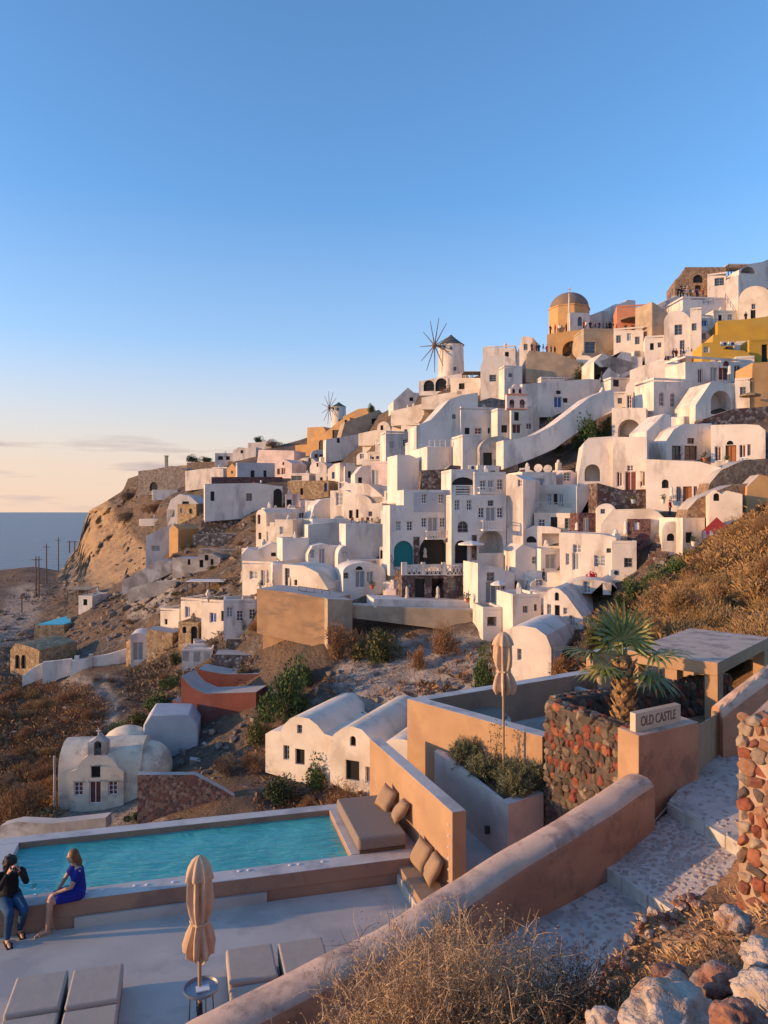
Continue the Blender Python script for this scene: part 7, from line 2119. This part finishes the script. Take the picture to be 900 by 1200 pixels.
for i in range(nrow):
    for k in range(7):
        t = (i + .3) / nrow; rad = .19 - .045 * t
        a = 2 * math.pi * (k + (i % 2) * .5) / 7 + r.uniform(-.1, .1)
        o = bpy.data.objects.new('leaf_base', bme); col.objects.link(o); o.parent = pm
        o.location = (rad * math.cos(a), rad * math.sin(a), hgt * t - .02)
        o.rotation_euler = (r.uniform(-.12, .12), 0, a - math.pi / 2)
        s = r.uniform(.85, 1.15); o.scale = (.105 * s, .085 * s, .115 * s)
def frond(parent, base, az, el, plen, fan, seed, droop=.25):
    r = random.Random(seed)
    d = Vector((math.cos(az) * math.cos(el), math.sin(az) * math.cos(el), math.sin(el)))
    mb = MB()
    mid = base + d * plen * .55; end = base + d * plen + Vector((0, 0, -droop * plen * .4))
    mb.tube([base, mid, end], [.018, .012, .009], 5)
    side = d.cross(Vector((0, 0, 1))).normalized() if abs(d.z) < .98 else Vector((1, 0, 0))
    if r.random() < .5: side = -side
    nrm = side.cross(d).normalized()
    n = 22
    for i in range(n):
        a = R(-115 + 230 * i / (n - 1))
        dr = (d * math.cos(a) + side * math.sin(a)).normalized()
        L = fan * (1 - .16 * abs(a) / R(115)) * r.uniform(.88, 1.06)
        sag = Vector((0, 0, -1)) * L * (.10 + droop * .5 * r.uniform(.5, 1.2))
        fold = nrm * (.028 if i % 2 else -.028)
        w = .034
        cr = dr.cross(nrm).normalized() * w
        p0 = end; p1 = end + dr * L * .45 + fold * 1.0 + sag * .15; p2 = end + dr * L * .78 + sag * .5; p3 = end + dr * L + sag * 1.05
        mb.add([p0 - cr * .15, p0 + cr * .15, p1 + cr + nrm * .006, p1 - cr + nrm * .006, p1, p2 + cr * .6, p2 - cr * .6, p2 - nrm * .004, p3], [(0, 4, 3), (0, 1, 4), (1, 2, 4), (3, 4, 7, 6), (4, 2, 5, 7), (6, 7, 8), (7, 5, 8)])
    return mb.build('frond', 'palm_leaf', parent)
pt = Vector((ptop.x, ptop.y, ptop.z + .02))
for i, (az, el, pl_, fn2, dr_) in enumerate(((100, 84, .30, .80, .0), (35, 62, .36, .6, .08), (165, 50, .46, .72, .08), (182, 14, .56, .72, .20), (-10, 16, .54, .72, .30), (-35, -16, .44, .62, .5), (140, 70, .36, .7, .05), (205, -8, .40, .55, .4), (60, 30, .36, .5, .25))):
    frond(pm, pt, R(az), R(el), pl_, fn2, i, dr_)

# ---------------------------------------------------------------- dry thorn bush on the near bank
def dry_bush(label, x, y, w, dp, h, n, m, seed, name='dry_bush', lean=.25):
    r = np.random.RandomState(seed)
    z = zb1(x, y)
    e = empty(name, (x, y, z), label, 'bush')
    bx = x + r.uniform(-1, 1, n) * w * .72; by = y + r.uniform(-1, 1, n) * dp * .7
    bz = zbank(bx, by) - .06
    dirv = np.stack([(bx - x) / w * .55 + r.normal(size=n) * .32, (by - y) / dp * .3 + r.normal(size=n) * .3, np.full(n, 1.0)], -1)
    dirv /= np.linalg.norm(dirv, axis=1)[:, None]
    L = h * r.uniform(.5, 1.08, n) * np.sqrt(np.clip(1.05 - ((bx - x) / w) ** 2 * .8, .15, 1.05))
    VV, FF, cnt = [], [], 0
    def ribbons(p0, d0, l0, w0, segs=4, curl=.22):
        nonlocal cnt
        k = len(p0); pts = [p0]; d = d0.copy()
        for s in range(segs):
            d = d + r.normal(size=(k, 3)) * curl; d[:, 2] += .08; d /= np.linalg.norm(d, axis=1)[:, None]
            pts.append(pts[-1] + d * (l0 / segs)[:, None])
        sd = np.cross(d0, r.normal(size=(k, 3))); sd /= np.linalg.norm(sd, axis=1)[:, None]
        arr = []
        for s, p in enumerate(pts):
            ww = w0 * (1 - .75 * s / segs); arr += [p - sd * ww, p + sd * ww]
        A = np.stack(arr, 1)
        ii = (np.arange(k) * (2 * (segs + 1)))[:, None]
        for s in range(segs):
            FF.append(np.concatenate([ii + 2 * s, ii + 2 * s + 1, ii + 2 * s + 3, ii + 2 * s + 2], 1) + cnt)
        VV.append(A.reshape(-1, 3)); cnt += A.shape[0] * A.shape[1]
        return pts, d
    pts, d = ribbons(np.stack([bx, by, bz], -1), dirv, L, .0056, 5)
    for s in (2, 3, 4, 5):
        for rep in range(3):
            dd = d + r.normal(size=(n, 3)) * .75; dd /= np.linalg.norm(dd, axis=1)[:, None]
            p2, _ = ribbons(pts[s] + r.normal(size=(n, 3)) * .01, dd, L * r.uniform(.14, .34, n), .0034, 3, .4)
            # seed heads and dry leaves on the twig ends
            for q in (p2[1], p2[2], p2[3]):
                k = len(q); a = r.normal(size=(k, 3)); a /= np.linalg.norm(a, axis=1)[:, None]
                b = np.cross(a, r.normal(size=(k, 3))); b /= np.linalg.norm(b, axis=1)[:, None]
                A = np.stack([q, q + a * .012 + b * .0045, q + a * .026, q + a * .012 - b * .0045], 1)
                FF.append(np.arange(k * 4).reshape(k, 4) + cnt); VV.append(A.reshape(-1, 3)); cnt += k * 4
    np_mesh('twigs', np.concatenate(VV), np.concatenate(FF), m, e)
    return e
dry_bush('large golden dry thorn bush growing against the stair wall', .34, 6.2, 1.0, .6, 1.12, 760, 'straw', 1)
dry_bush('golden dry thorn bush low on the near bank', -.42, 5.75, .7, .45, .72, 460, 'straw', 2)
dry_bush('tall dry thorn clump beside the stair path', .78, 6.5, .5, .35, 1.2, 360, 'straw', 3)
dry_bush('dull brown leafless bush at the path edge', 1.5, 6.6, .5, .4, .9, 340, 'straw_dark', 4)
dry_bush('sparse brown bush beneath the golden thorn bush', 1.2, 5.75, .7, .45, .55, 260, 'straw_dark', 5)
def bank_grass(name, label, n, m, seed, region, h=.16):
    r = np.random.RandomState(seed)
    x = r.uniform(region[0], region[1], n * 3); y = r.uniform(region[2], region[3], n * 3)
    ed_ = np.interp(x, [-6.5, -3.6, -.4, 1.2, 1.9, 2.35, 2.7, 3.4, 3.9, 5.2, 6.5, 9], [5.6, 5.75, 6.45, 7.05, 7.4, 8.05, 8.6, 9.22, 9.4, 10.2, 11.0, 12.0])
    k_ = np.vectorize(lambda a, b: noise.noise(Vector((a * 2.2, b * 2.2, seed))))(x, y)
    ok = (y < ed_ + .02) & (k_ > -.12)
    x, y = x[ok][:n], y[ok][:n]; n = len(x)
    p = np.stack([x, y, zbank(x, y) - .03], -1)
    ax = r.normal(size=(n, 3)) * .8 + np.array([0, 0, .7]); ax /= np.linalg.norm(ax, axis=1)[:, None]
    l = h * r.uniform(.4, 1.3, (n, 1)); an = r.uniform(0, 6.28, n); sd = np.stack([np.cos(an), np.sin(an), np.zeros(n)], -1) * .003
    p[:, 2] += .16 * np.vectorize(lambda a, b: fbm(Vector((a * 1.6, b * 1.6, 0)), 4))(x, y)
    V_ = np.stack([p - sd, p + sd, p + ax * l * .6 + sd * .8, p + ax * l - np.array([0, 0, .25]) * l], 1).reshape(-1, 3)
    o = np_mesh(name, V_, np.arange(n * 4).reshape(n, 4), m); meta(o, label, 'grass', kind='stuff')
bank_grass('dry_grass', 'short golden straw on the stony near bank', 9000, 'straw', 5, (1.6, 5.0, 4.6, 9.4))
bank_grass('dry_grass', 'matted brown straw on the stony near bank', 7000, 'straw_dark', 6, (.8, 5.0, 4.4, 9.2), .13)

# ---------------------------------------------------------------- loose rock and rubble on the slopes
mat('scree', (.22, .18, .15), (.13, .105, .09), scale=.9, bump=.6, bscale=5, bdist=.1, c3=(.36, .24, .16), scale3=.3)
def scree(label, polys, n, smin, smax, seed, fn=Dn):
    r = np.random.RandomState(seed)
    co = [np.array([v.co[:] for v in me.vertices]) for me in STONES]; fc_ = [[tuple(p.vertices) for p in me.polygons] for me in STONES]
    vs, fs = [], []; per = n // len(polys)
    for poly in polys:
        a = np.array(poly, float); q = a.min(0) + (a.max(0) - a.min(0)) * r.rand(per * 5, 2)
        q = q[in_poly(q[:, 0], q[:, 1], poly)][:per]
        dd = fn(q[:, 0], q[:, 1])
        for (u, v), d in zip(q, dd):
            k = r.randint(len(STONES)); s = smin + (smax - smin) * r.rand() ** 2.5; an = r.uniform(0, 6.28); c, sn_ = math.cos(an), math.sin(an)
            x = co[k] * s * np.array([r.uniform(.9, 1.8), 1, r.uniform(.5, 1)])
            x = np.stack([x[:, 0] * c - x[:, 1] * sn_, x[:, 0] * sn_ + x[:, 1] * c, x[:, 2]], -1) + np.array([(u - 450) / F * d, d - .3, CZ + (600 - v) / F * d])
            n0 = len(vs); vs += [tuple(y) for y in x]; fs += [tuple(i + n0 for i in f) for f in fc_[k]]
    o = mesh_obj('rubble', vs, fs, 'scree'); meta(o, label, 'rubble', kind='stuff')
scree('loose rubble on the rocky hillside under the castle', [[(110, 600), (170, 575), (300, 605), (298, 690), (200, 680), (140, 690)], [(140, 690), (215, 668), (290, 705), (210, 700), (130, 760), (95, 745)], [(0, 672), (100, 680), (140, 700), (60, 790), (0, 795)]], 560, .25, 1.6, 1)
scree('loose rubble between the red terraces and the chapel', [[(140, 790), (205, 770), (300, 830), (310, 930), (190, 900), (150, 850)], [(0, 800), (120, 810), (110, 870), (60, 950), (0, 960)], [(390, 750), (610, 745), (560, 850), (380, 850)]], 620, .15, .8, 2)

# ================================================================ people
mat('skin', (.52, .29, .19), (.46, .25, .165), scale=6, rough=.55, bump=0)
mat('hair_brown', (.20, .095, .04), (.10, .05, .025), scale=30, rough=.6, bump=.3, bscale=60, bdist=.01, stretch=(1, 1, .3))
mat('hair_black', (.016, .013, .012), (.03, .022, .018), scale=30, rough=.6, bump=.4, bscale=60, bdist=.01)
mat('dress_blue', (.012, .022, .24), (.010, .016, .18), scale=6, rough=.85, bump=.3, bscale=18, bdist=.01)
mat('jacket_black', (.010, .010, .011), (.018, .017, .018), scale=8, rough=.9, bump=.3, bscale=20, bdist=.01)
mat('jeans', (.016, .050, .115), (.026, .080, .17), scale=7, rough=.9, bump=.3, bscale=30, bdist=.006)
mat('sandal_tan', (.42, .30, .20), bump=0)
mat('sandal_black', (.02, .018, .016), bump=0)
mat('eye_dark', (.02, .015, .012), rough=.2, bump=0)
mat('lip', (.40, .12, .10), bump=0)
for nm_, c_ in (('cloth_dark', (.025, .025, .03)), ('cloth_navy', (.03, .05, .12)), ('cloth_red', (.35, .04, .04)), ('cloth_white', (.62, .6, .58)), ('cloth_brown', (.16, .09, .06)), ('cloth_teal', (.04, .16, .20))):
    mat(nm_, c_, bump=0, rough=.9)
def blob(name, caps, voxel, m, parent, smooth_it=4):
    """one continuous skin over tapered limbs: caps = [(p0, r0, p1, r1)] or [(c, (rx, ry, rz))], world coordinates"""
    mb = MB()
    for c in caps:
        if len(c) == 2:
            mb.ball(c[0], c[1], 16, 10)
        else:
            p0, r0, p1, r1 = c; p0, p1 = Vector(p0), Vector(p1)
            mb.ball(p0, r0, 12, 8); mb.ball(p1, r1, 12, 8)
            if (p1 - p0).length > 1e-4: mb.tube([p0, p1], [r0, r1], 12)
    o = mb.build(name, m, parent)
    md = o.modifiers.new('r', 'REMESH'); md.mode = 'VOXEL'; md.voxel_size = voxel; md.use_smooth_shade = True
    if smooth_it:
        s = o.modifiers.new('s', 'SMOOTH'); s.iterations = smooth_it; s.factor = .5
    dg = bpy.context.evaluated_depsgraph_get()
    me = bpy.data.meshes.new_from_object(o.evaluated_get(dg))
    o.modifiers.clear(); old = o.data; o.data = me; bpy.data.meshes.remove(old)
    return o
class Fig:
    def __init__(s, O, fw):
        s.O = Vector(O); s.f = Vector((fw[0], fw[1], 0)).normalized(); s.l = Vector((-s.f.y, s.f.x, 0))
    def p(s, f, l, z): return s.O + (s.f * f + s.l * l + Vector((0, 0, z))) * .9
def hand(F_, wrist, dirv, curl, side, r0=.011):
    """palm and five fingers from the wrist; dirv, curl and side are vectors"""
    d = dirv.normalized(); c = curl.normalized(); s = side.normalized()
    palm = wrist + d * .075
    out = [(wrist, .022, palm, .026), (wrist + s * .015, .018, palm + s * .026, .017), (wrist - s * .015, .018, palm - s * .026, .017)]
    for k, (o_, L) in enumerate(((.03, .075), (.011, .085), (-.010, .08), (-.029, .062))):
        a = palm + s * o_; b = a + d * L * .5 + c * .008; e_ = b + d * L * .28 + c * L * .4
        out += [(a, .0095, b, .0085), (b, .0085, e_, .007)]
    a = wrist + s * .022 + d * .03; b = a + s * .03 + d * .03; e_ = b + d * .03 + c * .015
    out += [(a, .012, b, .010), (b, .010, e_, .008)]
    return out
UP = Vector((0, 0, 1))
# woman in a blue dress on the pool edge
seat = PL(-4.66, -.30, .502)
wf_ = Fig(seat, (-.80, -.60))
wo = empty('person', seat, 'person in a short blue dress sitting on the pool edge, looking sideways', 'person')
P = wf_.p
hd = Fig(P(-.02, 0, .74), (-.98, -.1))       # the head turns away along the pool
body = [(P(-.10, .07, .09), .095, P(-.10, -.07, .09), .095), (P(-.11, 0, .10), .11, P(-.12, 0, .30), .095), (P(-.12, 0, .30), .095, P(-.09, 0, .46), .105), (P(-.09, .14, .53), .05, P(-.09, -.14, .53), .05), (P(-.08, 0, .55), .05, P(-.04, 0, .66), .042)]
for s in (1, -1):
    k = P(.36, .065 * s, .055 + .02 * s); an = P(.36 + .05 * s, .06 * s, -.40)
    body += [(P(-.06, .085 * s, .075), .085, k, .056), (k, .053, P(.365 + .02 * s, .062 * s, -.14), .05), (P(.365 + .02 * s, .062 * s, -.14), .05, an, .033), (an - UP * .035, .035, an - UP * .045 + wf_.f * .13, .028), (an - UP * .045 + wf_.f * .10, .03, an - UP * .055 + wf_.f * .18, .018), (an, .033, an - UP * .05 - wf_.f * .03, .03)]
    sh = P(-.09, .165 * s, .52); el = P(.05, .20 * s, .29) ; wr = P(.24, .05 * s, .17 + .02 * s)
    body += [(sh, .044, el, .034), (el, .034, wr, .024)] + hand(wf_, wr, wf_.f * .9 - wf_.l * s * .25 - UP * .25, -UP, wf_.l * -s)
hc_ = hd.p(0, 0, 0)
body += [(hc_, (.076, .076, .105)), (hd.p(.025, 0, -.04), .055, hd.p(.045, 0, -.085), .03), (hd.p(.075, 0, .0), .010, hd.p(.092, 0, -.022), .013), (hd.p(-.005, .072, -.005), (.018, .018, .026)), (hd.p(-.005, -.072, -.005), (.018, .018, .026))]
blob('body', body, .0085, 'skin', wo, 3)
dr = [(P(-.10, .075, .085), .115, P(-.10, -.075, .085), .115), (P(-.11, 0, .12), .135, P(-.12, 0, .32), .108), (P(-.12, 0, .32), .108, P(-.09, 0, .46), .118), (P(-.10, .12, .50), .06, P(-.10, -.12, .50), .06)]
for s in (1, -1):
    dr += [(P(-.06, .085 * s, .08), .105, P(.22, .075 * s, .085), .088), (P(-.09, .15 * s, .515), .058, P(-.02, .185 * s, .40), .055)]
blob('dress', dr, .012, 'dress_blue', wo, 4)
hr = [(hd.p(-.025, 0, .03), (.083, .086, .095)), (hd.p(-.05, .0, -.02), (.065, .075, .09)), (hd.p(-.085, 0, .0), .045, hd.p(-.13, 0, -.10), .04), (hd.p(-.13, 0, -.10), .04, hd.p(-.14, .02, -.22), .018)]
blob('hair', hr, .010, 'hair_brown', wo, 2)
for s in (1, -1):
    MB().ball(hd.p(.071, .028 * s, .008), .0075, 8, 6).build('eye', 'eye_dark', wo)
    an = P(.36 + .05 * s, .06 * s, -.40)
    c = an - UP * .078 + wf_.f * .07
    o = MB().box(c, (.125, .042, .012), math.atan2(wf_.f.y, wf_.f.x)).build('sandal', 'sandal_tan', wo); bevel(o, .012)
    MB().tube([c + wf_.l * .045 + UP * .02 + wf_.f * .05, c + UP * .055 + wf_.f * .05, c - wf_.l * .045 + UP * .02 + wf_.f * .05], .010, 6).build('strap', 'sandal_tan', o)
MB().tube([hd.p(.078, .02, -.05), hd.p(.083, 0, -.052), hd.p(.078, -.02, -.05)], .005, 6).build('mouth', 'lip', wo)
# person in black taking a picture
seat = PL(-5.55, -.28, .502)
mf = Fig(seat, (.62, -.78))
mo = empty('person', seat, 'person in black jacket and jeans on the pool edge taking a picture', 'person')
P = mf.p
hd = Fig(P(.03, 0, .73), (.80, -.25))
body = [(P(-.06, 0, .50), .06, P(.0, 0, .65), .048), (P(-.09, 0, .12), .08, P(-.06, 0, .5), .09), (P(-.05, .17, .53), .045, P(-.05, -.17, .53), .045), (P(-.06, .09, .085), .07, P(-.06, -.09, .085), .07), (hd.p(0, 0, 0), (.080, .082, .108)), (hd.p(.03, 0, -.045), .056, hd.p(.045, 0, -.088), .034), (hd.p(.078, 0, 0), .011, hd.p(.096, 0, -.022), .013)]
jk = [(P(-.09, .08, .12), .11, P(-.09, -.08, .12), .11), (P(-.10, 0, .12), .135, P(-.08, 0, .36), .135), (P(-.08, 0, .36), .13, P(-.05, 0, .50), .12), (P(-.05, .17, .53), .065, P(-.05, -.17, .53), .065)]
jn = [(P(-.08, .09, .085), .108, P(-.08, -.09, .085), .108)]
for s in (1, -1):
    sh = P(-.03, .19 * s, .52); el = P(.17, .21 * s, .42); wr = P(.215, .085 * s, .66)
    jk += [(sh, .062, el, .05), (el, .05, el.lerp(wr, .88), .037)]
    body += [(sh, .04, el, .032), (el, .032, wr, .024)] + hand(mf, wr, UP * .8 - mf.l * s * .35 + mf.f * .3, mf.f * .4 - mf.l * s, mf.f)
    k = P(.40, (.13 if s > 0 else .10) * s, .035); an = P(.12 if s > 0 else .30, .12 * s, -.40)
    jn += [(P(-.04, .095 * s, .085), .10, k, .072), (k, .07, k.lerp(an, .5), .06), (k.lerp(an, .5), .058, an, .046)]
    body += [(P(-.04, .095 * s, .085), .07, k, .05), (k, .05, an, .036), (an, .038, an - UP * .05, .034), (an - UP * .045, .036, an - UP * .05 + mf.f * .13, .03), (an - UP * .05 + mf.f * .11, .032, an - UP * .062 + mf.f * .19, .02)]
    c = an - UP * .082 + mf.f * .07
    o = MB().box(c, (.14, .048, .013), math.atan2(mf.f.y, mf.f.x)).build('sandal', 'sandal_black', mo); bevel(o, .012)
    MB().tube([c + mf.l * .05 + UP * .02 + mf.f * .05, c + UP * .06 + mf.f * .04, c - mf.l * .05 + UP * .02 + mf.f * .05], .012, 6).build('strap', 'sandal_black', o)
blob('body', body, .0085, 'skin', mo, 2)
blob('jacket', jk, .012, 'jacket_black', mo, 4)
blob('jeans', jn, .012, 'jeans', mo, 4)
hr = [(hd.p(-.02, 0, .045), (.105, .105, .095)), (hd.p(-.06, 0, -.03), (.08, .105, .13)), (hd.p(-.01, .075, .0), (.05, .04, .085)), (hd.p(-.01, -.075, .0), (.05, .04, .085)), (hd.p(.03, 0, .085), (.07, .07, .045))]
for i in range(26):
    a = i * 2.4; q = 1 - 2 * (i + .5) / 26
    if math.cos(a) * math.sqrt(1 - q * q) > .55 and q < .3: continue
    hr.append((hd.p(-.03 + .095 * math.cos(a) * math.sqrt(1 - q * q), .105 * math.sin(a) * math.sqrt(1 - q * q), .02 + .12 * q), (.028, .028, .028)))
blob('hair', hr, .010, 'hair_black', mo, 1)
cm = empty('camera_device', P(.30, 0, .71), 'small black camera held up before the face', 'camera')
MB().box(P(.265, 0, .725), (.022, .06, .038), math.atan2(mf.f.y, mf.f.x)).build('casing', 'metal_dark', cm)
lc = P(.29, 0, .725); MB().tube([lc, lc + mf.f * .05], .026, 12).build('lens', 'metal_dark', cm)
gp_ = G(40, 1048, .503)
m = bpy.data.materials.new('clear_glass'); nt, N, L_, Pn = nodes_of(m); Pn.inputs['Transmission Weight'].default_value = 1; Pn.inputs['Roughness'].default_value = .02; Pn.inputs['IOR'].default_value = 1.3; MATS['clear_glass'] = m
wg = empty('wine_glass', gp_, 'clear stemmed wine glass on the pool coping between the two people', 'glass')
MB().lathe(gp_, [(.033, 0), (.03, .004), (.005, .012), (.004, .08), (.02, .095), (.036, .13), (.034, .17), (.030, .17), (.031, .132), (.012, .1)], 18).build('bowl', 'clear_glass', wg, smooth=50)

# ---------------------------------------------------------------- visitors on the terraces
def small_person(name, top, legs):
    """one continuous figure about 1.7 m tall standing at the origin"""
    c = []
    for s in (1, -1):
        c += [((.0, .09 * s, .06), .06, (.0, .09 * s, .5), .075), ((.0, .09 * s, .5), .075, (0, .08 * s, .9), .1), ((.0, .09 * s, .05), .055, (.12, .1 * s, .04), .04),
              ((0, .2 * s, 1.38), .065, (.03, .26 * s, 1.1), .055), ((.03, .26 * s, 1.1), .055, (.12, .2 * s, .92), .045)]
    c += [((0, 0, .92), .15, (0, 0, 1.3), .16), ((0, .12, 1.36), .09, (0, -.12, 1.36), .09), ((0, 0, 1.4), .06, (0, 0, 1.52), .055), ((.01, 0, 1.6), (.1, .085, .12)), ((-.02, 0, 1.64), (.11, .095, .1))]
    e = empty('tmp', (0, 0, 0))
    o = blob('body', c, .04, top, e, 3)
    o.data.materials.append(MATS[legs]); o.data.materials.append(MATS['skin']); o.data.materials.append(MATS['hair_black'])
    for p in o.data.polygons:
        z = p.center.z
        if z < .9: p.material_index = 1
        elif z > 1.62 or (z > 1.5 and p.center.x < -.03): p.material_index = 3
        elif z > 1.47 or (z < 1.0 and abs(p.center.y) > .17): p.material_index = 2
    return e
protos = [small_person('p', t, l) for t, l in (('cloth_dark', 'cloth_dark'), ('cloth_navy', 'cloth_dark'), ('cloth_red', 'cloth_navy'), ('cloth_white', 'cloth_brown'), ('cloth_brown', 'cloth_dark'), ('cloth_teal', 'cloth_white'))]
for p_ in protos:
    for ch in p_.children: col.objects.unlink(ch)
    col.objects.unlink(p_)
rp = random.Random(9)
def visitor(u, v, d, label, k=None, group=None, s=1.0):
    pr_ = protos[rp.randrange(len(protos)) if k is None else k]
    e = empty('person', W(u, v, d), label, 'person', group)
    c = pr_.children[0].copy(); col.objects.link(c); c.parent = e; c.matrix_parent_inverse.identity(); c.location = (0, 0, 0); c.scale = (s, s, s)
    e.rotation_euler = (0, 0, R(rp.uniform(-180, 180)))
    return e
visitor(637, 687, D(637, 668) - 3.2, 'person in dark clothes walking down the white steps', 0, s=1.12)
visitor(785, 604, D(785, 604) - 1.5, 'person in red top at the head of the dark stone steps', 2)
visitor(696, 680 - 0, D(300, 690), 'x') if False else None
DG, DO = D(665, 417) - .4, D(702, 416) - .4
for i in range(17):
    u = 646 + i * 4.6 + rp.uniform(-1.5, 1.5)
    base = np.interp(u, [641, 684, 720], [391, 386, 387])
    visitor(u, base + 1, (DG if u < 684 else DO) + 1.6 + rp.uniform(0, 1.5), 'visitor standing at the roof parapet below the brown dome', None, 'visitors below the brown dome')
for i in range(7):
    u = 624 + i * 4.2 + rp.uniform(-1, 1)
    visitor(u, 413 + .6 * i, D(650, 449) + .8 + rp.uniform(0, 1.5), 'visitor standing on the buff bastion wall', None, 'visitors on the bastion')
for i in range(9):
    u = 794 + i * 3.6 + rp.uniform(-1.2, 1.2)
    visitor(u, 349 + rp.uniform(-1, 1), D(829, 372) + 1.2, 'visitor on the terrace under the brown stone ruin', None, 'visitors under the ruin')
for i in range(6):
    visitor(788 + i * 4.5 + rp.uniform(-1, 1), 421 + rp.uniform(-1, 1), D(771, 450) + 2.5, 'visitor on the roof above the long sunlit wall', None, 'visitors on the sunlit roof')
visitor(297.5, 572, D(290, 574) - 2, 'person in red below the dark brown wall', 2)
visitor(306, 570, D(290, 574) - 2, 'person in white shirt below the dark brown wall', 3)
visitor(874, 378, D(886, 378) - 2, 'person in dark clothes by the dark door of the big vault', 0)
visitor(727, 452, D(718, 448) - 2, 'person in navy among the small white houses', 1)
visitor(705, 448, D(718, 448) - 2, 'person in dark clothes climbing beside the bastion', 0)
